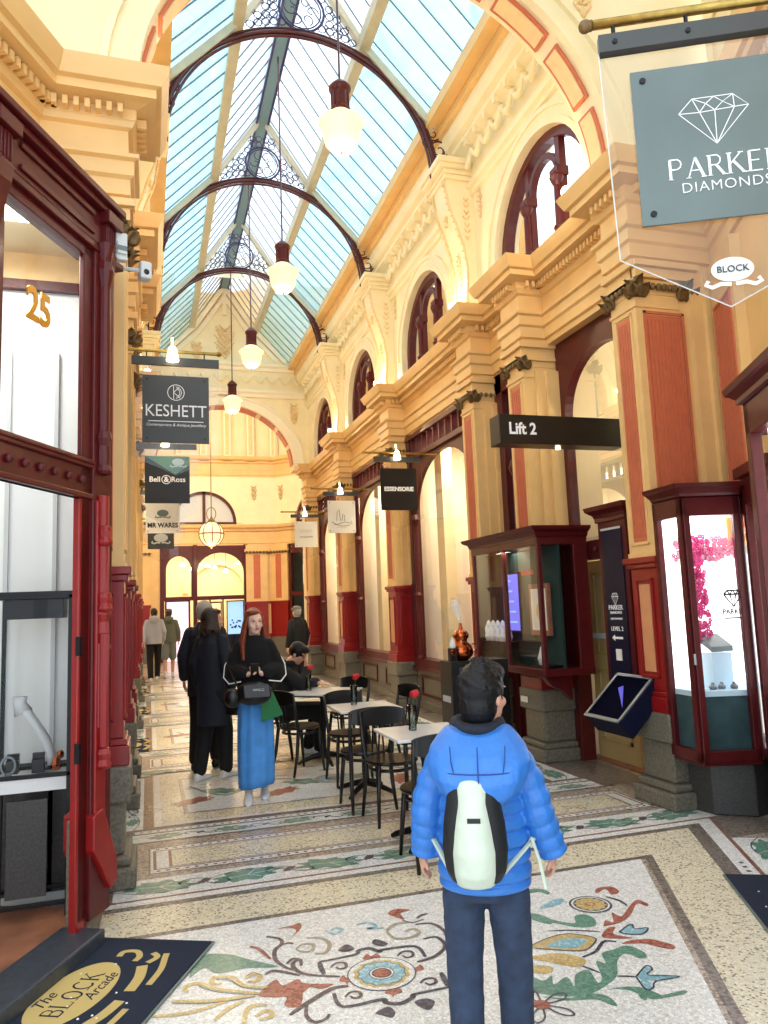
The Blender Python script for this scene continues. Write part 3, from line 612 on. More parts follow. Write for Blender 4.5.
# turned near walls
def turned(P0,L,s):
    r=sroot('wall_turned_right' if s>0 else 'wall_turned_left'); e=Vector(TD); n=Vector((-e.y,e.x))*s  # outward (away from corridor)
    # plan coordinates: u along towards viewer, t outward
    T=lambda u,t,z:(P0[0]+e.x*u+n.x*t,P0[1]+e.y*u+n.y*t,z)
    m=MB(); m.box(0,L,0,.3,2.2 if s>0 else 3.95,4.40,T=T); m.build('wall_body','cream',r)
    for u in ((.45,3.2) if s>0 else (3.2,)):
        c=MB(); c.box(u-.3,u+.3,-.08,0,2.0,4.40,T=T); c.build('pilaster','cream',r)
        Tf=lambda U,t,z,u=u:T(u+U,-.08-t,z); f=MB(); flutes(f,Tf,-.2,.2,2.1,3.97,9); frame_panel(f,Tf,-.23,.23,2.07,4.0,.022,.014); f.build('fluted_panel','salmon',r)
    if s>0:
        b=MB(); b.box(0,L,0,.3,0,.5,T=T); b.box(1.9,L,0,.3,.5,2.2,T=T); b.build('wall_base','dark granite',r)
    return T
TR=turned((4.70,5.12),5.5,1); TL=turned((-.70,5.12),4.4,-1)
# ---------------------------------------------------------------- upper walls with lunettes
BAYC=[6.8,10.32,13.85,17.3]; BAYE=[5.46,8.6,12.05,15.55,19.1]
win=[0]
def wname():
    win[0]+=1; return 'window_%d'%win[0]
for s in (1,-1):
    r=sroot('wall_right' if s>0 else 'wall_left'); T=TW(s)
    m=MB()
    for c,a,b in zip(BAYC,BAYE,BAYE[1:]): arch_panel(m,a,b,5.3,7.0,c,5.62,1.0,T,2.14,2.42,sill=5.34)
    m.build('upper_wall','pale cream',r)
    m=MB()
    for c in BAYC:
        arc_ring(m,c,5.62,1.0,1.07,T,2.10,2.15); arc_ring(m,c,5.62,1.07,1.17,T,2.115,2.15); arc_ring(m,c,5.62,1.17,1.22,T,2.095,2.15)
        for e in (-1,1): m.box(min(c+e*1.0,c+e*1.22),max(c+e*1.0,c+e*1.22),2.10,2.15,5.3,5.62,T=T)
    m.build('archivolt','pale cream',r)
    m=MB(); m.box(8.6,19.0,3.0,3.05,5.3,7.2,T=T); m.build('upper_room_wall','salmon pale',r)
    # spandrel ornaments
    m=MB()
    for a in BAYE[1:-1]:
        for e in (-1,1): relief(m,T(a+e*.42,2.13,6.62),(-s,0,0),(0,0,1),.22,.4,int(a*7),6,.022)
    m.build('spandrel_relief','salmon pale',r,smooth=True)
    for c in BAYC:
        w=sroot(wname(),(CX+s*2.3,c,0)); Tl=lambda u,t,z:(s*(t-2.3),u,z)
        f=MB(); arc_ring(f,0,5.62,.9,1.01,Tl,2.2,2.32)
        for u,h in ((-.95,5.62),(.95,5.62)): f.box(u-.05,u+.05,2.2,2.32,5.33,h,T=Tl)
        for u in (-.33,.33):
            f.box(u-.045,u+.045,2.22,2.3,5.33,6.5,T=Tl); f.lathe([(.05,0),(.07,.05),(.045,.08),(.04,.5),(.06,.54),(.08,.6),(.05,.66)],Tl(u,2.2,5.4),10)
            f.box(u-.08,u+.08,2.16,2.3,6.0,6.1,T=Tl)
        arc_ring(f,0,6.1,.26,.33,Tl,2.22,2.3,n=12)
        f.box(-1,1,2.18,2.34,5.33,5.40,T=Tl); f.build('window_frame','maroon',w,bevel=.006)
        g=MB(); pts=[Tl(-.92*cos(PI*i/16),2.27,5.62+.92*sin(PI*i/16)) for i in range(17)]; g.face([Tl(-.92,2.27,5.36)]+pts+[Tl(.92,2.27,5.36)]); g.build('window_pane','glass',w)
    # coved frieze and eaves moulding
    FR=[(0.0,6.62+.2),(.04,6.84),(.04,6.90),(.08,6.92),(.09,6.98),(.03,7.0),(.04,7.2),(.09,7.36),(.16,7.42),(.2,7.44),(.2,7.5),(.26,7.53),(.3,7.6),(.30,7.72),(.36,7.76),(.36,7.86),(-.1,7.9)]
    m=MB(); sweep(m,[(CX+s*2.14,5.2),(CX+s*2.14,19.1)],FR,1 if s>0 else -1); m.build('eaves_cornice','pale cream',r)
    m=MB()
    y=5.6
    while y<19:
        near=[a for a in BAYE if abs(a-y)<.3]
        if not near:
            # festoon swag and bracket block
            pts=[T(y+.24*k/4,2.10-.02-.05*(1-(k/2-1)**2)*0-.06,7.28-.13*(1-(k/2-1)**2)) for k in range(5)]
            m.tube(pts,[.018,.032,.042,.032,.018],7)
            m.ell(T(y,2.04,7.3),(.045,.045,.05),8,6); m.box(y-.03,y+.03,1.94,2.1,7.36,7.44,T=T)
        y+=.28
    o=m.build('festoon_frieze','pale cream',r,smooth=False); 
# ---------------------------------------------------------------- consoles carrying the iron arches
def console(s,y):
    r=sroot(trim(),(CX+s*2.0,y,5.3)); ox=CX+s*2.0
    prof=[(2.16,5.33),(2.02,5.33),(2.0,5.45),(2.02,5.62),(2.03,5.85),(1.99,6.15),(1.9,6.45),(1.81,6.7),(1.77,6.95),(1.77,7.08),(2.16,7.08)]
    m=MB(); hw=.23
    m.loft([[(CX+s*d-ox,e,z-5.3) for d,z in prof] for e in (-hw,hw)])
    # cap
    for d,h0,h1,w in ((1.74,7.02,7.08,.27),(1.72,7.08,7.14,.29),(1.66,7.14,7.20,.33),(1.63,7.2,7.27,.36)): m.box(min(s*d,s*2.2)+CX-ox,max(s*d,s*2.2)+CX-ox,-w,w,h0-5.3,h1-5.3)
    m.build('bracket','pale cream',r,bevel=.008)
    t=MB()
    for e in (-1,1):
        pts=[(CX+s*(d-.012)-ox,e*(hw-.02),z-5.3) for d,z in prof[1:10]]
        t.tube(pts,.017,6)
        for k in range(26):
            q=k/25*8; i=min(7,int(q)); f_=q-i; d=prof[1+i][0]*(1-f_)+prof[2+i][0]*f_; z=prof[1+i][1]*(1-f_)+prof[2+i][1]*f_
            t.ell((CX+s*(d-.02)-ox,e*(hw-.055),z-5.3),(.013,.013,.016),6,4)
    t.build('bead_edge','salmon pale',r,smooth=True)
    p=MB(); relief(p,(CX+s*1.99-ox,0,.62),(-s,0,.0),(0,0,1),.2,.55,3,8,.026); relief(p,(CX+s*1.84-ox,0,1.35),(-s,0,-.3),(0,0,1),.22,.35,5,6,.028)
    for e in (-1,1): relief(p,(CX+s*2.03-ox,e*.235,1.2),(0,e,0),(0,0,1),.16,.6,9,7,.024)
    relief(p,(CX+s*1.76-ox,0,1.78),(-s,0,0),(0,1,0),.06,.4,2,7,.02)
    p.build('relief_ornament','salmon pale',r,smooth=True)
for s in (1,-1):
    for y in BAYE[1:-1]: console(s,y)
# ================================================================ ROOF
RIDGE=(0,10.1); PUR=(.80,8.9); EAV=(1.72,7.92)
def build_roof():
    r=sroot('ceiling',(CX,12,0)); Y0,Y1=-1.0,19.0; oy=12
    def sl(a,b,t): return (a[0]+(b[0]-a[0])*t,a[1]+(b[1]-a[1])*t)
    for s in (1,-1):
        for (a,b,mt) in ((RIDGE,PUR,'roof glass clear'),(PUR,EAV,'roof glass blue')):
            g=MB(); g.face([(s*a[0],Y0-oy,a[1]+.05),(s*b[0],Y0-oy,b[1]+.05),(s*b[0],Y1-oy,b[1]+.05),(s*a[0],Y1-oy,a[1]+.05)]); g.build('roof_glass',mt,r)
        g=MB(); y=Y0
        while y<Y1:
            for a,b in ((RIDGE,PUR),(PUR,EAV)):
                for yy in (y,): g.tube([(s*a[0],yy-oy,a[1]+.03),(s*b[0],yy-oy,b[1]+.03)],.013,4)
            y+=.35
        g.build('glazing_bars','glazing bar' ,r)['kind']='stuff'
        g=MB(); g.box(min(s*.74,s*.88),max(s*.74,s*.88),Y0-oy,Y1-oy,8.78,8.98); g.build('purlin','roof beam',r,bevel=.01)
        g=MB(); g.box(min(s*1.62,s*1.78),max(s*1.62,s*1.78),Y0-oy,Y1-oy,7.84,8.0); g.box(min(s*1.78,s*2.5),max(s*1.78,s*2.5),Y0-oy,Y1-oy,7.72,7.9);g.build('eaves_beam','cream',r)
    g=MB(); g.box(-.10,.10,Y0-oy,Y1-oy,9.90,10.16); g.build('ridge_beam','ridge paint',r); g=MB(); g.tube([(.1,Y0-oy,9.9),(.1,Y1-oy,9.9)],.02,6); g.tube([(-.1,Y0-oy,9.9),(-.1,Y1-oy,9.9)],.02,6); g.build('ridge_edge','iron violet',r)
    ys=[1.6,5.1]+BAYE[1:-1]
    for y in ys:
        for s in (1,-1):
            g=MB()
            for a,b in ((RIDGE,PUR),(PUR,EAV)):
                dx,dz=b[0]-a[0],b[1]-a[1]; L=math.hypot(dx,dz); nx,nz=-dz/L,dx/L
                q=[(a[0],a[1]),(b[0],b[1]),(b[0]+nx*-.12*-1*0+(-.10*nx*-1)*0,b[1]-.14),(a[0],a[1]-.14)]
                g.loft([[(s*u,e+y-oy,v) for u,v in ((a[0],a[1]+.02),(b[0],b[1]+.02),(b[0],b[1]-.12),(a[0],a[1]-.12))] for e in (-.05,.05)])
            g.build('rafter','roof beam',r)
build_roof()
def scroll(mb,c,r,ux,uz,T,turn=1,rr=.008):
    pts=[]
    for i in range(12):
        t=i/11*5.2*turn; q=r*(1-i/14); pts.append(T(c[0]+q*cos(t+ux),c[1]+q*sin(t+ux)))
    mb.tube(pts,rr,4)
def iron_arch(y):
    r=sroot(trim(),(CX,y,7.15)); R=1.72
    a=MB()
    for rr,yo,t in ((R,0,.032),(R-.055,.0,.02),(R+.05,0,.018)): a.tube([(rr*cos(PI*i/40),yo,rr*sin(PI*i/40)) for i in range(41)],t,6)
    a.build('arch_rib','iron maroon',r,smooth=True)
    T=lambda u,z:(u,0,z)
    b=MB()
    for s in (1,-1):     # scroll bracket between the rib foot and the eaves
        for (u,z,q) in ((1.72,.18,.1),(1.74,.42,.12),(1.66,.64,.1),(1.58,.5,.07),(1.71,.05,.06),(1.5,.72,.05)):
            b.tube([T(s*(u+.06+q*cos(k*.55)),z+q*sin(k*.55)) for k in range(13)],.012,5); scroll(b,(s*(u+.06),z),q*.75,q*30,0,T,s,.009)
        b.tube([T(s*1.86,0),T(s*1.86,.75)],.018,5)
    b.build('scroll_bracket','iron maroon',r,smooth=True)
    f=MB()
    ring=[(.29*cos(k*PI/12),0,2.05+.29*sin(k*PI/12)) for k in range(24)]; f.tube(ring,.018,6,closed=True); f.tube([(.25*cos(k*PI/12),0,2.05+.25*sin(k*PI/12)) for k in range(24)],.01,5,closed=True)
    for k in range(6): scroll(f,(.13*cos(k*PI/3),2.05+.13*sin(k*PI/3)),.09,k*PI/3,0,T,1,.008)
    f.build('ridge_ring','iron violet',r,smooth=True)
    g=MB(); n=0
    for s in (1,-1):     # filigree between rafters and rib
        rows=[(u,v) for u in [.06+.1*i for i in range(9)] for v in range(7)]
        for u,v in rows:
            top=(10.1-7.15)-(1.2/.8)*u-.2; bot=math.sqrt(max(0,R*R-u*u))+.08; z=bot+.06+.105*v
            if z>top-.02: continue
            if (u)**2+(z-2.05)**2<.33**2: continue
            rr=.05; g.tube([T(s*(u+rr*cos(k*PI/4)),z+rr*sin(k*PI/4)) for k in range(8)],.008,4,closed=True)
            if (n%2)==0: scroll(g,(s*(u+.05),z+.05),.04,n,0,T,s,.008)
            n+=1
    g.build('filigree','iron violet',r,smooth=True)
for y in BAYE[1:-1]: iron_arch(y)
# long filigree fringe hanging under the ridge
# ================================================================ NEAR MASONRY ARCH
def near_arch():
    r=sroot('wall_near_arch'); T=lambda u,t,z:(u,t,z)
    m=MB(); arch_panel(m,-2.6,6.4,5.3,8.6,CX,5.32,1.93,T,5.16,5.5,n=36,rz=1.75); m.build('arch_wall','pale cream',r)
    m=MB(); arc_ring(m,CX,5.32,1.93,2.0,T,5.11,5.18,36,rzf=.907); arc_ring(m,CX,5.32,2.0,2.14,T,5.14,5.18,36,rzf=.907); arc_ring(m,CX,5.32,2.14,2.2,T,5.10,5.18,36,rzf=.907)
    m.build('archivolt','pale cream',r)
    # salmon soffit panels
    m=MB()
    for k in range(9):
        a0=PI*(k+.08)/9; a1=PI*(k+.92)/9; arc_ring(m,CX,5.32,1.905,1.935,T,5.22,5.44,6,a0,a1,.907)
    m.build('soffit_panels','salmon',r)
    m=MB()
    for k in range(9):
        a0=PI*(k+.12)/9; a1=PI*(k+.88)/9; arc_ring(m,CX,5.32,1.895,1.91,T,5.25,5.41,6,a0,a1,.907)
    m.build('soffit_inner_panels','salmon pale',r)
    m=MB(); relief(m,(CX-1.75,5.15,7.0),(0,-1,0),(0,0,1),.5,.7,4,9,.05); relief(m,(CX+1.75,5.15,7.0),(0,-1,0),(0,0,1),.5,.7,4,9,.05); m.build('spandrel_relief','salmon pale',r,smooth=True)
near_arch()
# upper turned walls above the near cornice
for s,P0,L in ((1,(4.70,5.12),5.2),(-1,(-.70,5.12),4.4)):
    e=Vector(TD); n=Vector((-e.y,e.x))*s; T=lambda u,t,z,P0=P0,e=e,n=n:(P0[0]+e.x*u+n.x*t,P0[1]+e.y*u+n.y*t,z)
    m=MB(); m.box(0,L,.12,.35,5.3,7.4,T=T)
    for u in (.5,2.4): arc_ring(m,u+.7,5.5,.7,.82,T,.05,.14,20)
    o=struct('wall_upper_right' if s>0 else 'wall_upper_left',m,'pale cream')
    p=MB(); Tt=lambda u,t,z,T=T:T(u,.12-t,z); frame_panel(p,Tt,.25,.8,5.5,6.6,.03,.02); p.build('panel_frame','salmon pale',o)
# ================================================================ END WALL with pediment
def end_wall():
    r=sroot('wall_end'); T=lambda u,t,z:(u,t,z); Y=19.0
    m=MB(); arch_panel(m,CX-2.6,CX+2.6,5.2,7.45,CX,5.15+.15,1.72,T,Y,Y+.5,n=36,rz=1.55)
    # gable
    pts=[(CX-2.6,7.45),(CX+2.6,7.45),(CX+1.75,7.95),(CX+.8,8.9),(CX,10.2),(CX-.8,8.9),(CX-1.75,7.95)]
    m.loft([[(x,y,z) for x,z in pts] for y in (Y,Y+.4)])
    for s in (1,-1): m.box(min(CX+s*2.0,CX+s*2.6),max(CX+s*2.0,CX+s*2.6),Y+.2,Y+.5,0,5.3)
    m.build('gable_wall','pale cream',r)
    m=MB()
    arc_ring(m,CX,5.3,1.72,1.80,T,Y-.05,Y+.02,36,rzf=.9); arc_ring(m,CX,5.3,1.80,1.95,T,Y-.03,Y+.02,36,rzf=.9); arc_ring(m,CX,5.3,1.95,2.0,T,Y-.06,Y+.02,36,rzf=.9)
    PR=[(0,0),(.06,.02),(.06,.1),(.12,.14),(.12,.2),(0,.24)]
    # horizontal cornices
    for z0 in (7.05,7.75):
        sweep(m,[(CX-2.1,Y),(CX+2.1,Y)],[(o,z0+z) for o,z in PR],-1)
    for s in (1,-1):     # raking mouldings
        for w,d in ((.0,.10),(.22,.06)):
            a=(CX+s*(1.55-w),8.02+w*.2); b=(CX+s*.72*(1-w*.6),8.86-w*.5); c=(CX,9.96-w*1.2)
            for p,q in ((a,b),(b,c)):
                dx,dz=q[0]-p[0],q[1]-p[1]; L=math.hypot(dx,dz); nx,nz=-dz/L*.05,dx/L*.05
                m.loft([[(p[0]+nx,y,p[1]+nz),(q[0]+nx,y,q[1]+nz),(q[0]-nx,y,q[1]-nz),(p[0]-nx,y,p[1]-nz)] for y in (Y-d,Y+.01)])
    m.box(CX-.05,CX+.05,Y-.08,Y,9.2,9.95)
    m.build('mouldings','stone white',r)
    m=MB(); relief(m,(CX,Y-.02,8.45),(0,-1,0),(0,0,1),.9,.8,4,11,.045); relief(m,(CX-.7,Y-.02,8.2),(0,-1,0),(0,0,1),.5,.4,5,7,.04); relief(m,(CX+.7,Y-.02,8.2),(0,-1,0),(0,0,1),.5,.4,5,7,.04)
    relief(m,(CX-.33,Y-.02,9.3),(0,-1,0),(-.55,0,-.8),.16,.7,2,7,.03); relief(m,(CX+.33,Y-.02,9.3),(0,-1,0),(.55,0,-.8),.16,.7,2,7,.03)
    relief(m,(CX+1.75,Y-.02,6.65),(0,-1,0),(0,0,1),.4,.5,6,8,.04); relief(m,(CX-1.75,Y-.02,6.65),(0,-1,0),(0,0,1),.4,.5,6,8,.04)
    m.build('relief_ornament','salmon pale',r,smooth=True)
    m=MB()
    for k in range(12):
        x=CX-1.9+k*.33; m.tube([(x+.26*j/4,Y-.07,7.58-.12*(1-(j/2-1)**2)) for j in range(5)],[.018,.03,.04,.03,.018],6); m.ell((x,Y-.05,7.6),(.04,.04,.05),8,6)
    m.build('festoon_frieze','pale cream',r)
    m=MB()
    for k in range(9): arc_ring(m,CX,5.3,1.69,1.725,T,Y+.08,Y+.42,6,PI*(k+.1)/9,PI*(k+.9)/9,.9)
    m.build('soffit_panels','salmon',r)
end_wall()
# ================================================================ SHOPFRONTS along both sides
def shop_bay(s,a,b,kind='glass',mull=True):
    """glazed bay between two piers: riser, sill, arched maroon frame, grille of small lights above"""
    c=(a+b)/2; w=sroot(wname(),(CX+s*2.35,c,0)); T=lambda u,t,z:(s*(t-2.35),u,z); h=(b-a)/2
    f=MB(); zf=.72
    f.box(-h,h,2.24,2.5,.6,.66,T=T); f.box(-h,h,2.27,2.48,.66,.78,T=T)
    z0=.78
    f.box(-h,-h+.16,2.28,2.42,z0,4.45,T=T); f.box(h-.16,h,2.28,2.42,z0,4.45,T=T)
    # arched head
    r=h-.34; arch_panel(f,-h+.16,h-.16,z0,3.98,0,3.98-min(r,.75)-.06,r,T,2.31,2.37,n=20,rz=min(r,.75))
    for u in (-r,r): f.lathe([(.05,0),(.06,.02),(.045,.05),(.045,.9),(.06,.95),(.07,1.0),(.045,1.05),(.04,2.1),(.06,2.15),(.08,2.22),(.05,2.3)],T(u,2.28,z0),10)
    f.box(-h,h,2.26,2.44,3.98,4.06,T=T); f.box(-h,h,2.26,2.44,4.34,4.42,T=T)
    k=max(4,int(2*h/.24))
    for i in range(k+1): u=-h+2*h*i/k; f.box(u-.02,u+.02,2.29,2.41,4.06,4.34,T=T)
    f.build('window_frame','maroon',w,bevel=.005)
    g=MB(); g.face([T(-h,2.34,z0),T(h,2.34,z0),T(h,2.34,4.35),T(-h,2.34,4.35)]); g.build('window_pane','glass',w)
    p=MB(); p.box(-h,h,2.32,2.5,0,.6,T=T); p.box(-h,h,2.27,2.5,0,.12,T=T); p.build('stall_riser','granite',w,bevel=.01)
    q=MB()
    n=max(1,int(2*h/1.4))
    for i in range(n): u=-h+2*h*(i+.5)/n; frame_panel(q,lambda U,t,z:T(U,2.32-t,z),u-.5,u+.5,.2,.52,.04,.02)
    q.build('riser_panel','maroon',w)
for i,((a0,a),(b,b1)) in enumerate(zip(PIERS,PIERS[1:])):
    for s in (1,-1):
        if s>0 and i==0: continue
        if i==1:
            w=sroot(wname(),(CX+s*2.38,(a+b)/2,0)); m=MB(); h=(b-a)/2
            T=lambda u,t,z:(s*(t-2.38),u,z)
            m.box(-h,h,2.33,2.42,0,1.0,T=T); m.box(-h,-h+.2,2.3,2.42,0,4.45,T=T); m.box(h-.2,h,2.3,2.42,0,4.45,T=T); m.box(-h,h,2.3,2.42,4.2,4.45,T=T)
            m.lathe([(.06,0),(.08,.05),(.05,.1),(.05,1.1),(.08,1.15),(.09,1.25),(.05,1.35),(.05,2.1),(.09,2.2),(.06,2.3)],T(0,2.3,1.0),10)
            m.build('window_frame','maroon',w,bevel=.005)
            g=MB(); g.face([T(-h,2.38,1),T(h,2.38,1),T(h,2.38,4.2),T(-h,2.38,4.2)]); g.build('window_pane','glass dark',w); continue
        shop_bay(s,a+.02,b-.02)
# shop interiors behind the bays
for s in (1,-1):
    r=sroot('wall_shop_right' if s>0 else 'wall_shop_left'); T=TW(s); m=MB()
    m.box(5.5,19.2,3.75,3.85,0,4.4,T=T); m.box(5.5,19.2,2.45,3.75,4.3,4.4,T=T)
    for y in (5.5,7.2,8.55,12.0,15.5,19.1): m.box(y,y+.1,2.45,3.75,0,4.3,T=T)
    m.build('wall_body','warm white',r)
    m=MB()
    for y0 in (8.9,12.4,15.9): m.box(y0+.1,y0+.5,2.62,2.9,.6,4.3,T=T); m.box(y0+2.2,y0+2.5,2.62,2.8,.6,4.3,T=T)
    m.build('curtain_column','pale cream',r)
    f=MB(); f.box(8.6,19.2,2.45,3.75,.0,.6,T=T); f.build('window_bed','wood floor',r)
    for i,(y0,y1) in enumerate(((8.7,11.8),(12.1,15.3),(15.7,18.8))):
        p=MB(); p.box(y0+.5,y1-.5,2.7,3.3,4.24,4.29,T=T); p.build('ceiling_light_panel','panel light',r)
        light('AREA',T((y0+y1)/2,3.0,4.2),45,(1,.85,.62),.5,parent=None,name='shop_ceiling_light',sy=2.0)
def shelf_goods():
    for bay,(y0,side) in enumerate(((8.95,1),(12.45,1))):
        sh=thing('display_shelf','open timber display shelves of bottles standing in the %s shop window on the right'%('first arched' if bay==0 else 'second arched'),'shelf',(CX+3.45,y0+1.4,.6))
        m=MB()
        for k in range(5): m.box(-.16,.16,-.75,.75,.35+.5*k,.38+.5*k)
        for e in (-.75,.75): m.box(-.16,.16,e-.015,e+.015,0,2.5)
        m.build('shelf_board','wood floor',sh)
        for k in range(5):
            for j in range(7):
                b=MB(); q=(k*7+j)%3
                b.lathe([(.045,0),(.05,.02),(.05,.16+.04*q),(.02,.2+.04*q),(.018,.26+.04*q),(.001,.262+.04*q)],(0,0,0),10)
                o=b.build('shelf_bottle',('copper','warm white','stem green')[q],None,smooth=False,loc=(CX+3.42,y0+.75+.21*j,.982+.5*k))
                tag(o,'small bottle on the timber shelves in the %s shop window on the right'%('first arched' if bay==0 else 'second arched'),'bottle','bottles on the %s window shelves'%('first' if bay==0 else 'second'))
shelf_goods()
# ---------------------------------------------------------------- lift bay (first bay right): arched light above a cream door
def lift_bay():
    a,b=5.48,7.08; c=(a+b)/2; h=(b-a)/2; w=sroot(wname(),(CX+2.45,c,0)); T=lambda u,t,z:((t-2.45),u,z)
    f=MB(); arch_panel(f,-h,h,2.05,4.45,0,3.55,h-.12,T,2.40,2.5,n=24,rz=.6,sill=2.2)
    f.box(-h,h,2.32,2.52,2.02,2.2,T=T); f.box(-h,-h+.12,2.34,2.5,0,2.1,T=T); f.box(h-.12,h,2.34,2.5,0,2.1,T=T)
    for i in range(9): f.ell(T(-h+.1+i*.17,2.31,2.11),(.03,.03,.03),8,6)
    f.build('window_frame','maroon',w,bevel=.006)
    g=MB(); g.face([T(-h,2.45,2.2),T(h,2.45,2.2),T(h,2.45,4.4),T(-h,2.45,4.4)]); g.build('window_pane','glass dark',w)
    d=sroot('door_1',(CX+2.62,6.72,0)); T2=lambda u,t,z:(t,u,z)
    m=MB(); m.box(-.36,.34,-.02,.03,.02,2.02,T=T2); m.build('door_leaf','door cream',d)
    m=MB(); 
    for z0,z1 in ((.2,.9),(1.05,1.9)): frame_panel(m,lambda u,t,z:(-.02-t,u,z),-.26,.24,z0,z1,.03,.015)
    m.build('door_panel_frame','gold thread',d)
    m=MB(); m.box(-.36,.34,-.05,-.02,1.22,1.27,T=T2); m.build('push_rail','white matt',d)
    q=MB(); q.box(CX+2.5,CX+3.7,5.5,7.1,-.0,.02); struct(trim(),q,'wood floor')
lift_bay()
# lit passage behind the lift door bay
light('POINT',(CX+3.1,6.3,3.7),22,(1,.8,.5),.1,name='lift_lobby_light')
# ================================================================ ROTUNDA beyond the end arch
def rotunda():
    r=sroot('wall_rotunda')
    P=[(-3.6,19.5),(-3.6,24.2),(-.62,27),(4.34,27),(7.3,24.2),(7.3,19.5)]
    ENT2=[(-.1,3.95),(.012,3.95),(.012,4.0),(.04,4.02),(.04,4.2),(.02,4.22),(.02,4.42),(.1,4.46),(.1,4.52),(.24,4.56),(.28,4.66),(-.2,4.7)]
    m=MB(); sweep(m,P,ENT2,-1); sweep(m,P,[(o,z+2.45) for o,z in ENT2],-1); m.build('cornice','cream',r)
    m=MB(); g=MB(); gp=MB()
    def TT(p,q):
        p=Vector(p);q=Vector(q); L=(q-p).length; d=(q-p)/L; n=Vector((-d.y,d.x)) # outward
        return L,(lambda u,t,z:(p.x+d.x*u+n.x*t,p.y+d.y*u+n.y*t,z))
    cols=MB(); ped=MB(); sal=MB(); arch=MB(); capm=MB()
    for p,q in zip(P,P[1:]):
        L,T=TT(p,q); front=abs(p[1]-27)<.01 and abs(q[1]-27)<.01
        if front:
            for u0,u1,uc in ((0,2.48,1.1),(2.48,4.96,3.86)): pass
            segs=[(0,L,2.78-.3)]
        else: segs=[(0,L,L/2)]
        for u0,u1,uc in segs:
            arch_panel(m,u0,u1,4.6,6.5,uc,4.75,1.12,T,0,.2,n=22,sill=4.72)
            arc_ring(arch,uc,4.75,1.12,1.3,T,-.06,.02); arc_ring(g,uc,4.75,1.02,1.12,T,.02,.1)
            for e in (0,): g.box(uc+e-.05,uc+e+.05,.02,.1,4.72,5.85,T=T)
            g.box(uc-1.12,uc+1.12,.0,.1,4.70,4.78,T=T)
            gp.face([T(uc-1.1,.08,4.74)]+[T(uc-1.1*cos(PI*i/14),.08,4.75+1.1*sin(PI*i/14)) for i in range(15)]+[T(uc+1.1,.08,4.74)])
            for e in (-1.75,1.75): relief(capm,T(uc+e,-.02,5.8),tuple(Vector(T(0,-1,0))-Vector(T(0,0,0))),(0,0,1),.4,.5,3,6,.04)
        m.box(0,L,0,.2,9.0,9.6,T=T)
        # gallery colonnade, upper storey
        k=max(3,int(L/.8))
        for i in range(k+1):
            u=L*i/k; cols.box(u-.13,u+.13,-.06,.12,6.95,9.0,T=T); sal.box(u-.07,u+.07,-.075,-.06,7.2,8.7,T=T); cols.box(u-.18,u+.18,-.1,.12,6.95,7.1,T=T)
        m.box(0,L,.2,.3,6.9,9.2,T=T)
    m.build('wall_body','pale cream',r); cols.build('gallery_column','stone white',r); sal.build('gallery_panel','salmon pale',r); arch.build('archivolt','pale cream',r); g.build('lunette_frame','maroon',r); gp.build('lunette_pane','backlit warm' if False else 'grey white',r); capm.build('relief_ornament','gold thread',r,smooth=True)
    # dome
    m=MB(); cx,cy=1.86,22.5
    m.loft([[(cx+rr*cos(PI/8+k*PI/4),cy+rr*.85*sin(PI/8+k*PI/4),z) for k in range(8)] for rr,z in ((6.4,9.55),(5.2,10.6),(3.0,11.4),(1.2,11.7))],cap=False); m.build('dome_vault','pale cream',r)
    lw=MB()
    for p,q,op in (((-.62,27),(4.34,27),((1.06,3.90),)),((4.34,27),(7.3,24.2),((.58,2.12),)),((-3.6,24.2),(-.62,27),()),((7.3,24.2),(7.3,19.5),()),((-3.6,19.5),(-3.6,24.2),())):
        L,T=TT(p,q); u=0
        for a,b in op: lw.box(u,a,0,.2,0,4.05,T=T); u=b
        lw.box(u,L,0,.2,0,4.05,T=T)
    lw.build('lower_wall','cream',r)
    # ground-storey pilasters of the front and canted faces
    fx=[(-.62,27),(.0,27),(3.28,27),(3.9,27)]
    for p,q,us in (((-.62,27),(4.34,27),(.28,4.28)),((4.34,27),(7.3,24.2),(.2,2.7)),((-3.6,24.2),(-.62,27),(1.4,3.85))):
        L,T=TT(p,q)
        for u in us:
            pm=MB(); pm.box(u-.38,u+.38,-.12,.1,1.95,3.95,T=T); pm.box(u-.43,u+.43,-.17,.1,3.7,3.8,T=T); pm.build('pilaster','cream',r)
            fl=MB(); flutes(fl,lambda U,t,z:T(U,-.12-t,z),u-.12,u+.12,2.05,3.6,4); fl.build('fluted_panel','salmon',r)
            rd=MB(); rd.box(u-.38,u+.38,-.13,.1,.7,1.95,T=T); rd.box(u-.42,u+.42,-.16,.1,1.86,1.95,T=T); rd.box(u-.42,u+.42,-.16,.1,.7,.82,T=T); rd.build('dado','oxblood',r)
            gg=MB(); gg.box(u-.42,u+.42,-.18,.1,0,.7,T=T); gg.build('pedestal','granite',r)
            bb=MB()
            for i in range(7): bb.ell(T(u-.36+i*.12,-.19,3.68),(.05,.05,.05),8,6)
            bb.build('leaf_capital','bronze leaf',r,smooth=True)
    return r
rotunda()
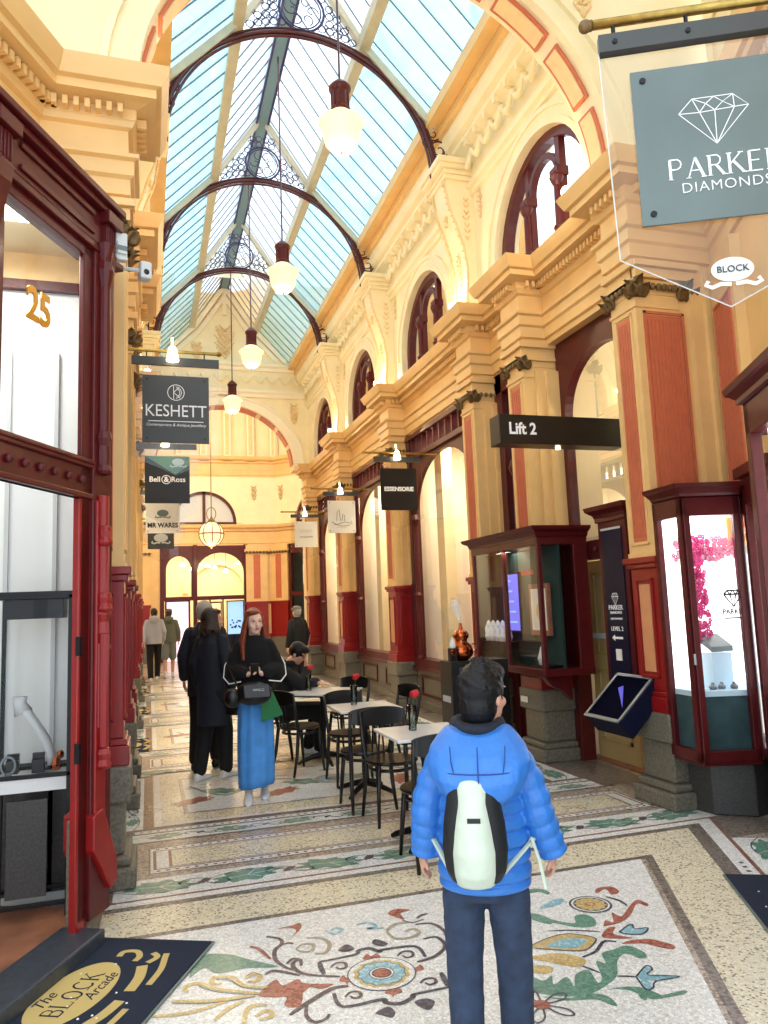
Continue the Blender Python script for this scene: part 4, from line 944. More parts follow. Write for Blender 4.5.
def far_shop():
    """brightly lit shop at the end of the arcade"""
    w=sroot(wname(),(1.86,27.0,0)); T=lambda u,t,z:(u,t,z)
    # opening spans x .05 .. 3.28 (world), i.e. u -1.81 .. 1.42
    f=MB(); A,B=-1.42,1.42
    arch_panel(f,-.32,B,2.16,3.98,.55,3.0,.80,T,0,.1,n=20,rz=.7,sill=2.2); arch_panel(f,A,-.32,2.16,3.98,-.87,3.1,.42,T,0,.1,n=16,rz=.5,sill=2.2)
    for u in (A,-.32,B): f.box(u-.07,u+.07,-.06,.1,.0,3.98,T=T)
    f.box(A,B,-.04,.1,2.06,2.2,T=T); f.box(-.32,B,-.04,.1,.0,.28,T=T)
    for u in (.18,.62,): f.box(u-.025,u+.025,0,.08,.28,2.1,T=T)
    f.build('window_frame','maroon',w,bevel=.01)
    g=MB(); g.face([T(-.3,.06,.28),T(B,.06,.28),T(B,.06,3.8),T(-.3,.06,3.8)]); g.build('window_pane','glass',w)
    r=sroot('wall_far_shop'); m=MB()
    m.box(-.2,4.0,31,31.1,0,4.4); m.box(-.3,-.2,27.1,31.1,0,4.4); m.box(4.0,4.1,27.1,31.1,0,4.4); m.box(-.3,4.1,27.1,31.1,4.1,4.2)
    arc_ring(m,2.6,2.4,1.1,1.3,lambda u,t,z:(u,t,z),30.8,31.0,20); m.build('wall_body','pale cream',r)
    m=MB()
    for x in (.6,1.6,2.6,3.4): m.box(x-.2,x+.2,28,30.4,4.04,4.09)
    m.build('ceiling_light_panel','panel light',r)
    light('AREA',(1.9,29,4.0),38,(1,.85,.62),1.5,name='far_shop_light',sy=2.5)
    # display cabinets just inside
    for i,x in enumerate((1.85,2.28)):
        c=thing('display_cabinet','back-lit glass display cabinet, %s of the two behind the far shop window'%('left' if i==0 else 'right'),'cabinet',(x,27.5,0))
        m=MB(); m.box(-.19,.19,-.15,.18,0,.35); m.box(-.19,.19,.15,.18,.35,2.0); m.box(-.19,-.165,-.15,.18,.35,2.0); m.box(.165,.19,-.15,.18,.35,2.0); m.box(-.19,.19,-.15,.18,1.95,2.0)
        for z in (.75,1.15,1.55): m.box(-.17,.17,-.12,.15,z,z+.02)
        m.build('case','wood floor',c); b=MB(); b.box(-.16,.16,.12,.145,.36,1.94); b.build('lit_back','backlit warm',c)
        rnd=random.Random(i)
        for z in (.36,.77,1.17,1.57):
            for k in range(3):
                q=MB(); hh=rnd.uniform(.1,.24); q.lathe([(.03,0),(.045,.02),(.045,hh*.6),(.02,hh*.8),(.025,hh)],(0,0,0),8)
                o=q.build('ornament',rnd.choice(['rose red','gold paint','white matt','copper']),None,loc=(x-.1+.1*k,27.5,z)); tag(o,'small ornament standing in the %s back-lit cabinet of the far shop'%('left' if i==0 else 'right'),'ornament','ornaments in the %s far cabinet'%('left' if i==0 else 'right'))
    s=thing('advertising_screen','tall pale blue screen with dark product picture in the far shop window','screen',(2.92,27.18,.3)); m=MB(); m.box(-.3,.3,0,.06,0,1.72); m.build('screen_case','black metal',s); m=MB(); m.box(-.27,.27,-.012,0,.55,1.68); m.build('screen_face','screen blue',s)
    m=MB(); rnd=random.Random(4)
    for k in range(16): m.lathe([(.03,0),(.03,.01)],(0,0,0),8,T=lambda x,y,z,k=k,a=rnd.uniform(-.2,.2),b=rnd.uniform(.75,1.05):(a+x,-.014-z,b+y))
    m.build('printed_product','navy',s)
    m=MB(); m.box(-.27,.27,-.012,0,.05,.5); m.build('caption_strip','navy',s)
    # doorway screen: bright lilac entrance left
    d=sroot('door_2',(.95,27.05,0)); m=MB(); m.box(-.38,.38,.1,.14,0.02,2.05); m.build('door_leaf','backlit lilac',d); 
    fr=MB(); fr.box(-.42,-.36,-.02,.16,0,2.1); fr.box(.36,.42,-.02,.16,0,2.1); fr.box(-.42,.42,-.02,.16,2.03,2.1); fr.build('door_frame','maroon',d)
    sg=thing('shop_name_board','low navy illuminated name board under the far shop window','sign',(2.0,26.88,.3)); m=MB(); m.box(-.42,.42,-.04,.04,0,.3); m.build('board','navy',sg); text('lettering','B. Du',.2,'white paint',sg,(-.1,-.045,.15),(PI/2,0,0))
    # pendants inside
    for k,(x,y,z) in enumerate(((1.5,28.3,3.3),(2.1,28.6,3.4),(2.7,28.2,3.2),(3.2,28.8,3.5),(1.2,29.0,3.5),(2.4,29.4,3.4),(1.8,29.6,3.55))):
        p=thing('shop_pendant_light','small bright pendant lamp hanging inside the far shop','lamp',(x,y,z),group='pendant lamps inside the far shop'); m=MB(); m.lathe([(.015,.0),(.05,-.02),(.1,-.1),(.1,-.12),(.001,-.1)],(0,0,0),12); m.build('shade','bulb',p); m=MB(); m.tube([(0,0,0),(0,0,4.1-z)],.008,5); m.build('cord','black metal',p)
far_shop()
def corner_shop():
    # canted right face: dark framed door with bright display
    p=Vector((4.34,27)); q=Vector((7.3,24.2)); d=(q-p).normalized(); a=math.atan2(d.y,d.x); c=p+d*1.35
    r=sroot('door_3',(c.x,c.y-.02,0)); r.rotation_euler.z=a
    m=MB()
    for x in (-.75,-.05,.65): m.box(x,x+.09,-.06,.08,0,3.95)
    m.box(-.75,.74,-.06,.08,2.1,2.25); m.box(-.75,.74,-.06,.08,3.6,3.95); m.box(-.75,.74,-.06,.08,0,.2); m.build('door_frame','maroon',r,bevel=.01)
    m=MB(); m.face([(-.7,0,.2),(.7,0,.2),(.7,0,3.6),(-.7,0,3.6)]); m.build('window_pane','glass',r)
    m=MB(); m.box(-1.6,1.2,.9,.95,0,4.05); m.box(-1.6,-1.55,.2,.95,0,4.05); m.box(1.15,1.2,.2,.95,0,4.05); m.box(-1.6,1.2,.2,.95,4.0,4.05); m.build('shop_backdrop','parker grey',r)
    m=MB(); m.box(.05,.11,.1,.16,.1,2.0); m.build('door_edge','white matt',r)
    m=MB(); m.box(-.4,-.15,.3,.33,2.5,3.2); m.build('hanging_notice','paper',r)
corner_shop()
# ================================================================ LIGHT FITTINGS
def pendant(y):
    z=6.43; t=thing('pendant_lamp','','lamp',(CX,y,z+.0))
    m=MB(); m.lathe([(.001,-.24),(.10,-.225),(.165,-.15),(.19,-.04),(.19,.03),(.225,.055),(.235,.075),(.2,.10),(.12,.16),(.09,.2),(.001,.2)],(0,0,0),28); m.build('glass_shade','lamp glass',t,smooth=True)
    m=MB(); m.lathe([(.09,.17),(.105,.18),(.105,.22),(.088,.24),(.088,.4),(.10,.41),(.115,.44),(.115,.46),(.09,.49),(.05,.53),(.02,.55),(.001,.56)],(0,0,0),22); m.build('fitting','maroon',t,smooth=False); m=MB(); m.tube([(0,0,-.23),(0,0,-.27)],.012,6); m.build('finial','maroon',t)
    m=MB()
    for k in range(10): a=k*PI/5; m.tube([(.09*cos(a),.09*sin(a),.24),(.09*cos(a),.09*sin(a),.4)],.008,4)
    m.build('fitting_rib','maroon',t)
    m=MB(); m.tube([(0,0,.55),(0,0,10.0-z)],.012,6); m.build('suspension_rod','iron maroon',t); nest(t,'fitting',['fitting_rib']); nest(t,'glass_shade',['finial'])
    return t
LY=[6.87,10.37,13.9,17.34]
for i,y in enumerate(LY):
    p=pendant(y) if i==0 else dup(p0_,(CX,y,6.43))
    if i==0: p0_=p
    p['label']=['largest and nearest lit glass pendant lamp hanging from the ridge','second nearest lit glass pendant lamp under the skylight','third lit glass pendant lamp, before the gable wall','farthest bell-shaped pendant lamp, just before the end arch'][i]
    p['group']='pendant lamps under the ridge'
    light('POINT',(CX,y,6.05),30,(1,.78,.5),.15,name='pendant_glow')
def globe():
    t=thing('globe_lantern','round glass globe lantern in a metal cage hanging in the rotunda','lantern',(1.84,23.6,4.02))
    m=MB(); m.ell((0,0,0),(.36,.36,.37),20,14); m.build('glass_globe','lamp glass',t,smooth=True)
    m=MB()
    for k in range(4): m.tube([(.375*cos(j*PI/12)*cos(k*PI/4),.375*cos(j*PI/12)*sin(k*PI/4),.385*sin(j*PI/12)) for j in range(24)],.014,5,closed=True)
    m.tube([(.38*cos(j*PI/12),.38*sin(j*PI/12),0) for j in range(24)],.02,5,closed=True); m.lathe([(.001,-.46),(.03,-.42),(.05,-.38),(.001,-.37)],(0,0,0),8); m.lathe([(.1,.36),(.12,.4),(.05,.46),(.02,.55)],(0,0,0),10); m.tube([(.14*cos(j*PI/12),0,.62+.2*sin(j*PI/12)) for j in range(24)],.014,5,closed=True); m.tube([(0,0,.5),(0,0,6.9)],.016,6); m.build('cage','bronze leaf',t)
    light('POINT',(1.84,23.6,3.5),40,(1,.8,.55),.2,name='lantern_glow')
globe()
# small uplights standing on the cornice ledge at the foot of each console
for s in (1,-1):
    for i,y in enumerate(BAYE[:-1]):
        t=thing('cornice_uplight','small glowing uplight on the %s cornice ledge, %s'%('right' if s>0 else 'left',['beside the near arch','at the foot of the nearest console','at the foot of the second console','at the foot of the third console'][i]),'lamp',(CX+s*1.88,y+(.35 if i==0 else 0),5.31),group='uplights on the %s cornice'%('right' if s>0 else 'left'))
        m=MB(); m.lathe([(.05,0),(.055,.02),(.03,.03),(.03,.06)],(0,0,0),12); m.build('base','black metal',t)
        m=MB(); m.ell((0,0,.11),(.055,.055,.055),12,8); m.build('bulb','bulb',t,smooth=True)
        light('POINT',(CX+s*1.84,y+(.35 if i==0 else 0),5.55),13,(1,.8,.55),.05,name='uplight_glow')
light('POINT',(1.86,22.5,7.6),260,(1,.82,.55),.5,name='rotunda_gallery_glow')
light('POINT',(1.0,24.5,5.0),60,(1,.84,.6),.3,name='rotunda_glow')
# ================================================================ HANGING BLADE SIGNS
def rod_lamp(t,x,z):
    m=MB(); m.tube([(x,-.02,z+.12),(x,-.03,z+.06),(x,-.06,z+.0)],.01,6); m.lathe([(.02,.02),(.035,0),(.05,-.07),(.055,-.11),(.001,-.1)],(x,-.07,z),12); m.build('sign_lamp','bulb' ,t)
def blade(s,y,name_label,w,h,ztop,xin,panel,frame_mat='acrylic',cat='hanging sign',rod=True,ang=0,group=None):
    """acrylic pendant sheet with a printed panel, hung square to the wall from a brass rod"""
    return
def sign(label,x0,x1,ztop,y,side,panel_mat,pw,ph,px,pz,aw=None,ah=None,lamp=True,wallx=None,tip=True,loc=None,rotz=0):
    t=thing('hanging_sign',label,'sign',loc or (px,y,pz),rotz)
    # local: x right, z up, y=0 plane, front towards -y; origin at panel centre
    aw=aw or pw*1.32; top=ph/2+.10; bot=-ph/2-.12
    m=MB(); pts=[(-aw/2,top),(aw/2,top),(aw/2,bot)]+([(0,bot-.17)] if tip else [])+[(-aw/2,bot)]
    m.loft([[(u,e,v) for u,v in pts] for e in (.004,.010)]); m.build('acrylic_sheet','acrylic',t)
    m=MB(); m.box(-pw/2,pw/2,-.006,.004,-ph/2,ph/2); m.build('printed_panel',panel_mat,t)
    m=MB(); m.box(-aw/2,aw/2,-.012,.02,top-.005,top+.07); m.build('clamp_bar','sign grey',t)
    for e in (-1,1):
        for f in (-1,1):
            m=MB(); m.lathe([(.009,0),(.009,.004)],(0,0,0),8,T=lambda X,Y,Z,e=e,f=f:(e*(pw/2-.04)+X,-.006-Z,f*(ph/2-.04)+Y)); m.build('fixing_stud','black metal',t)
        m=MB(); m.tube([(e*aw*.33,.004,top+.07),(e*aw*.33,.004,top+.13)],.006,5); m.build('hanger','black metal',t)
    nest(t,'printed_panel',['fixing_stud'])
    rx0,rx1=x0-px,x1-px
    if loc: rx0,rx1=x0,x1
    m=MB(); m.tube([(rx0,.004,top+.13),(rx1,.004,top+.13)],.016,8); 
    ex=rx0 if side>0 else rx1
    m.ell((ex,.004,top+.13),(.026,.026,.026),8,6); m.build('brass_rod','brass' if panel_mat!='sign grey2' else 'brass',t)
    if lamp: rod_lamp(t,-.03,top+.13)
    return t
# right side (rod runs to the right wall)
def emblem(mb,T,s=.1,d=.0):
    """small oval badge over a ribbon"""
    pts=[(s*1.0*cos(k*PI/12),s*.62*sin(k*PI/12)) for k in range(24)]
    mb.face([T(x,z) for x,z in pts])
    for e in (-1,1):
        rb=ribbon([(e*s*.1,-s*.75),(e*s*.6,-s*.7),(e*s*1.0,-s*.85),(e*s*1.3,-s*.7),(e*s*1.15,-s*.5)],s*.2)
        for a,b in zip(rb,rb[1:]): mb.face([T(a[0],a[1]),T(b[0],b[1]),T(b[2],b[3]),T(a[2],a[3])])
F=(PI/2,0,0)
t=sign('square black hanging sign lettered ESSENSORIE over the right shopfronts',2.98,4.12,0,10.37,1,'sign black',.56,.62,3.50,3.32)
text('lettering','ESSENSORIE',.085,'white paint',t,(0,-.009,0),F,bold=.003)
t=sign('square white hanging sign with a line drawing, second on the right',2.95,4.12,0,13.9,1,'sign white',.54,.62,3.52,3.35)
m=MB()
for pts in (((-.1,-.08),(-.09,.1),(-.05,.14),(-.03,-.08)),((0,-.08),(.02,.05),(.06,.02),(.05,-.08)),((-.2,-.1),(-.1,-.15),(.05,-.1),(.2,-.13),(.18,-.08)),((-.16,-.14),(0,-.18),(.16,-.16))):
    rb=ribbon(pts,.008)
    for a,b in zip(rb,rb[1:]): m.face([(a[0],-.009,a[1]),(b[0],-.009,b[1]),(b[2],-.009,b[3]),(a[2],-.009,a[3])])
m.build('line_drawing','sign black',t); text('lettering','The Green Bottle' if False else '~ ~ ~ ~ ~',.05,'sign black',t,(0,-.009,-.2),F)
t=sign('plain white hanging sign with faint lettering, farthest on the right',2.95,4.12,0,17.34,1,'sign white',.54,.60,3.52,3.36)
text('lettering','LEVING',.09,'grey white',t,(0,-.009,.08),F); text('small_lettering','COLLECTION',.05,'steel',t,(0,-.009,-.06),F)
# left side
t=sign('charcoal hanging sign lettered KESHETT, nearest on the left',-.5,.62,0,6.87,-1,'sign grey',.58,.62,.235,3.46)
m=MB(); T=lambda x,z:(x,-.009,z)
for k in range(24):
    a0,a1=k*PI/12,(k+1)*PI/12; m.face([(.075*cos(a0),-.009,.155+.075*sin(a0)),(.075*cos(a1),-.009,.155+.075*sin(a1)),(.069*cos(a1),-.009,.155+.069*sin(a1)),(.069*cos(a0),-.009,.155+.069*sin(a0))])
def strokes(m,L,w,dx=0,dz=0,y=-.009):
    for pts in L:
        rb=ribbon(pts,w)
        for a,b in zip(rb,rb[1:]): m.face([(a[0]+dx,y,a[1]+dz),(b[0]+dx,y,b[1]+dz),(b[2]+dx,y,b[3]+dz),(a[2]+dx,y,a[3]+dz)])
strokes(m,[[(-.02,-.06),(-.02,.06)],[(-.02,0),(.03,.055)],[(-.02,0),(.035,-.05)],[(.0,.055),(.04,.03),(.05,0),(.04,-.03),(.0,-.055)],[(.01,.035),(.03,.02),(.033,0),(.03,-.02),(.01,-.035)]],.006,0,.155)
m.box(-.24,.24,-.009,-.008,-.115,-.108); m.build('monogram','white paint',t)
text('lettering','KESHETT',.155,'white paint',t,(0,-.009,-.02),F,xs=.86); text('small_lettering','Contemporary & Antique Jewellery',.036,'white paint',t,(0,-.009,-.145),F,shear=.3)
t=sign('black hanging sign lettered Bell & Ross with a pale green corner, on the left',-.5,.6,0,10.37,-1,'sign black',.58,.64,.24,3.42)
m=MB(); m.face([(-.29,-.008,.32),(.29,-.008,.32),(.29,-.008,.2),(.1,-.008,.07)]); m.build('corner_flash','jade leaf',t)
m=MB(); emblem(m,lambda x,z:(.14+x,-.0085,.24+z),.08); m.build('emblem','box blue',t)
text('lettering','Bell     Ross',.098,'white paint',t,(0,-.009,0),F,bold=.002); 
m=MB()
for k in range(24):
    a0,a1=k*PI/12,(k+1)*PI/12; m.face([(-.015+.062*cos(a0),-.009,.0+.062*sin(a0)),(-.015+.062*cos(a1),-.009,.062*sin(a1)),(-.015+.052*cos(a1),-.009,.052*sin(a1)),(-.015+.052*cos(a0),-.009,.052*sin(a0))])
m.build('ring_mark','white paint',t); text('ampersand','&',.1,'white paint',t,(-.015,-.009,0),F,bold=.003)
t=sign('white hanging sign lettered MR WARES, on the left',-.5,.6,0,13.9,-1,'sign white',.58,.60,.24,3.36)
text('lettering','MR WARES',.115,'sign black',t,(0,-.009,-.16),F,xs=.92,bold=.004); m=MB(); emblem(m,lambda x,z:(x,-.009,.06+z),.1); m.build('emblem','parker grey',t)
t=sign('dark pointed hanging sign with a white crest, farthest on the left',-.5,.6,0,17.34,-1,'sign grey',.56,.44,.26,3.28,tip=True)
m=MB(); emblem(m,lambda x,z:(x,-.009,.03+z),.15); m.build('emblem','grey white',t)
# Parker sign, hung square to the turned right wall
wr=-DA
t=sign('large grey-green hanging sign lettered PARKER DIAMONDS with a diamond outline','',0,0,0,1,'parker grey',.64,.64,0,0,aw=.92,lamp=False,loc=None) if False else None
def parker():
    c=Vector((1.775,2.262)); d=Vector((cos(-DA),sin(-DA))); cc=c+d*.32
    t=thing('hanging_sign','large grey-green hanging sign lettered PARKER DIAMONDS with a diamond outline','sign',(cc.x,cc.y,3.335),-DA)
    pw=ph=.645; aw=.93
    m=MB(); pts=[(-.43,.41),(.43,.41),(.43,-.43),(-.035,-.66),(-.41,-.44)]; m.loft([[(u,e,v) for u,v in pts] for e in (.004,.012)]); m.build('acrylic_sheet','acrylic',t)
    m=MB(); 
    P=pts+[pts[0]]
    for a,b in zip(P,P[1:]): m.tube([(a[0],.008,a[1]),(b[0],.008,b[1])],.0025,4)
    m.build('sheet_edge','white matt',t)
    m=MB(); m.box(-pw/2,pw/2,-.008,.004,-ph/2,ph/2-.02); m.build('printed_panel','parker grey',t)
    m=MB(); m.box(-.43,1.0,-.016,.024,.40,.475); m.build('clamp_bar','sign grey',t,bevel=.002)
    for u in (-.37,-.1,.25): m=MB(); m.lathe([(.01,0),(.01,.006)],(0,0,0),8,T=lambda X,Y,Z,u=u:(u+X,-.016-Z,.437+Y)); m.build('bar_bolt','black metal',t)
    for u,v in ((-.28,.26),(.28,.26),(-.28,-.28),(.28,-.28)): m=MB(); m.lathe([(.012,0),(.012,.006)],(0,0,0),10,T=lambda X,Y,Z,u=u,v=v:(u+X,-.008-Z,v+Y)); m.build('fixing_stud','black metal',t)
    for u in (-.37,-.1): m=MB(); m.tube([(u,0,.475),(u,0,.52)],.008,6); m.build('hanger','black metal',t)
    nest(t,'printed_panel',['fixing_stud']); nest(t,'clamp_bar',['bar_bolt','hanger'])
    m=MB(); m.tube([(-.46,0,.53),(1.5,0,.53)],.019,10)
    m.build('brass_rod','brass',t,smooth=True)
    m=MB(); m.ell((-.475,0,.53),(.026,.026,.026),12,8); m.tube([(-.462,0,.53),(-.45,0,.53)],.022,10); m.build('rod_finial','bronze leaf',t,smooth=True)
    m=MB(); L=[(-.16,.115),(-.108,.17),(.038,.17),(.09,.12),(-.033,-.02)]
    a,b,c_,d_,e=L; mid=[(-.06,.148),(.05,.152),(.125,.158)]; up=[(-.0,.20),(.06,.215)]
    strokes(m,[[a,b,c_,d_,e,a],[a,(-.085,.112),(-.03,.115),(.04,.118),d_],[b,(-.085,.112),e],[b,(-.06,.145),(-.03,.115)],[(-.085,.112),(-.06,.145),(-.03,.17)],[(-.03,.17),(.0,.145),(-.03,.115)],[c_,(.0,.145),(.04,.118)],[c_,(.04,.118),e],[(-.03,.115),e]],.003,0,-.01)
    m.build('diamond_outline','white paint',t)
    m=MB(); serif_text(m,'PARKER',.079,lambda x,z:(-.008+x*1.0,-.010,-.115+z),sp=.2); m.build('lettering','white paint',t)
    text('small_lettering','DIAMONDS',.057,'white paint',t,(-.015,-.010,-.195),F,spacing=1.1,bold=-.001)
    m=MB(); emblem(m,lambda x,z:(-.02+x,.002,-.52+z),.075); m.build('arcade_badge','white matt',t); text('badge_lettering','BLOCK',.035,'sign grey',t,(-.02,-.001,-.52),F)
parker()
def lift_sign():
    t=thing('lift_sign','long black box sign lettered Lift 2 beside the lift bay','sign',(3.45,6.12,3.18))
    m=MB(); m.box(-.44,.86,-.10,.10,-.135,.135); m.build('sign_box','sign black',t,bevel=.006)
    serif='Lift 2'; text('lettering','Lift 2',.15,'white paint',t,(-.21,-.102,0),F,bold=.004,xs=.9)
    m=MB(); m.lathe([(.02,0),(.025,-.02),(.001,-.02)],(.2,0,-.135),10); m.build('downlight','bulb',t)
lift_sign()
# ================================================================ LEFT SHOP No 25
e=Vector(TD); nL=Vector((e.y,-e.x)) if False else Vector((-e.y,e.x))*-1   # outward, away from the corridor
P0=Vector((-.17,4.62))
def TS(u,t,z): return (P0.x+e.x*u+nL.x*t,P0.y+e.y*u+nL.y*t,z)   # u towards the viewer, t into the shop
def left_shop():
    r=sroot('window_50'); 
    m=MB()
    # corner post (turned columns applied in front)
    m.box(.10,.30,-.02,.04,.10,3.95,T=TS); m.box(.30,.385,.0,.03,.12,3.7,T=TS)
    m.box(1.05,1.2,.0,.04,.12,3.95,T=TS); m.box(1.98,2.1,.0,.14,.12,3.95,T=TS)
    m.box(.3,2.1,.0,.05,2.27,2.48,T=TS); m.box(.3,2.1,-.02,.05,2.44,2.49,T=TS); m.box(.3,2.1,-.03,.05,2.46,2.48,T=TS); m.box(.3,2.1,-.02,.05,2.27,2.30,T=TS)
    for i in range(15): m.ell(TS(.4+i*.12,-.01,2.37),(.022,.022,.022),8,6)
    m.box(.1,2.1,.0,.06,3.64,3.74,T=TS); m.box(.0,2.1,-.03,.14,3.70,3.74,T=TS)
    m.box(.10,2.1,-.10,.2,3.98,4.02,T=TS); m.box(.11,2.1,-.07,.2,3.94,3.98,T=TS); m.box(.13,2.1,-.03,.2,3.74,3.94,T=TS); m.box(.34,1.0,-.045,-.03,3.77,3.80,T=TS); m.box(.34,1.0,-.045,-.03,3.88,3.91,T=TS)
    m.build('window_frame','maroon',r,bevel=.006)
    m=MB(); lowc=[]
    for (u,t) in ((.22,-.03),(.12,.06)):
        c=TS(u,t,0)
        for z0 in (2.42,): m.lathe([(.035,0),(.048,.02),(.036,.05),(.04,.1),(.036,.16),(.05,.2),(.04,.24)],(c[0],c[1],z0),12)
        m.lathe([(.032,0),(.036,.4),(.034,.85)],(c[0],c[1],2.66),12); m.lathe([(.034,0),(.045,.05),(.055,.1),(.038,.16),(.05,.22),(.065,.26)],(c[0],c[1],3.5),12)
        lowc.append(c)
    for u in (.15,1.09): # carved corbels
        m.box(u-.03,u+.13,-.09,.0,3.88,3.95,T=TS); m.box(u,u+.1,-.06,.0,3.72,3.88,T=TS)
        for k in range(4): m.box(u+.012+k*.024,u+.02+k*.024,-.068,-.055,3.74,3.87,T=TS)
        m.loft([[TS(u+w_,-q,z) for q,z in ((0,3.72),(.07,3.72),(.06,3.64),(.04,3.58),(.02,3.5),(0,3.42))] for w_ in (.0,.1)])
    m.build('carved_corbel','maroon',r,bevel=.005)
    m=MB()
    for c in lowc: m.lathe([(.035,0),(.048,.02),(.036,.05),(.04,.1),(.036,.16),(.05,.2),(.04,.24),(.036,.3),(.034,.85)],(c[0],c[1],1.45),12)
    m.build('turned_column','oxblood',r)
    g=MB(); g.face([TS(.36,.02,2.5),TS(1.08,.02,2.5),TS(1.08,.02,3.66),TS(.36,.02,3.66)]); g.face([TS(1.15,.02,2.5),TS(2.0,.02,2.5),TS(2.0,.02,3.66),TS(1.15,.02,3.66)])
    g.build('upper_pane','glass',r)
    # red lower post and slanted plinth brackets
    m=MB(); m.box(.28,.40,-.0,.04,.05,2.27,T=TS); m.box(.18,.28,-.035,.06,.60,2.27,T=TS)
    m.box(.19,.27,-.045,-.03,1.05,1.5,T=TS)
    c=TS(.235,-.05,0)
    for z0 in (.84,1.66,2.02): m.lathe([(.03,0),(.045,.02),(.034,.05),(.04,.08),(.032,.11)],(c[0],c[1],z0),12)
    m.lathe([(.028,0),(.03,.6)],(c[0],c[1],.95),12)
    m.build('red_post','oxblood',r,bevel=.008)
    m=MB()
    # slanted bracket foot
    for t0,t1,dx in ((-.05,.13,0),):
        m.loft([[TS(u,t,z) for u,z in ((.31,.62),(.22,.64),(.08,.36),(.07,.24),(.13,.20),(.31,.44))] for t in (t0,t1)])
    m.loft([[TS(u,t,z) for u,z in ((.24,.78),(.12,.66),(.03,.46),(.04,.38),(.12,.46),(.24,.62))] for t in (.06,.11)])
    m.build('slanted_foot','oxblood',r,bevel=.01)
    m=MB(); m.box(.16,.33,-.0,.10,0,.60,T=TS); m.build('stone_base','granite',r,bevel=.01)
    # hinges
    m=MB()
    for z in (1.44,.90): m.box(.385,.41,-.015,.01,z,z+.1,T=TS); 
    m.build('hinge','black metal',r)
    # gold figure 25
    me=text_mesh('25',.235,.004,bold=.006,xs=.85); me.materials.clear(); me.materials.append(M['gold paint']); o=bpy.data.objects.new('number',me); COL.objects.link(o); o.parent=r
    c=TS(.765,.012,3.17); o.location=c; o.rotation_euler=(PI/2,0,math.atan2(-e.y,-e.x))
    # threshold slab
    m=MB(); m.box(.32,3.0,-.12,.12,0,.085,T=TS); struct(trim(),m,'bluestone',bevel=.012)
    m=MB(); m.box(.05,3.0,.12,2.6,0,.07,T=TS); struct('floor_left_shop',m,'wood floor')
    # interior shell
    q=sroot('wall_left_shop'); m=MB()
    m.box(-2.6,-.24,5.02,5.10,0,3.98); m.box(-2.6,-2.5,2.2,5.05,0,3.98); m.build('wall_body','white matt',q)
    m=MB(); 
    for x in (-.55,-.82,-1.15): m.box(x-.012,x+.012,4.99,5.03,.07,3.3)
    m.build('panel_batten','grey white',q)
    m=MB(); m.box(-2.6,-.25,4.97,5.02,3.70,3.76); m.build('cornice_band','maroon',q); m=MB(); m.box(-2.6,-.25,4.99,5.02,3.76,3.94); m.build('upper_panelling','salmon pale',q); m=MB(); m.box(-2.6,-.25,4.99,5.02,.07,.80); m.build('dark_wainscot','dark granite',q)
    m=MB(); a_=TS(.12,.03,0); m.prism([a_[:2],(a_[0]-.03,a_[1]),(-.27,5.1),(-.23,5.1)],.0,3.9); m.build('return_panel','maroon',q)
    m=MB(); 
    c=[TS(.1,.1,0)[:2],TS(2.6,.1,0)[:2],TS(2.6,2.4,0)[:2],(-2.5,5.05),(-.2,5.05)]
    m.prism(c,3.94,3.98); m.build('shop_ceiling','pale cream',q)
    m=MB(); m.box(-1.4,-.6,4.1,4.5,3.9,3.935); m.build('ceiling_light_panel','panel light',q)
    light('AREA',(-.95,4.3,3.85),15,(.95,1,1),.5,name='left_shop_light'); 
left_shop()
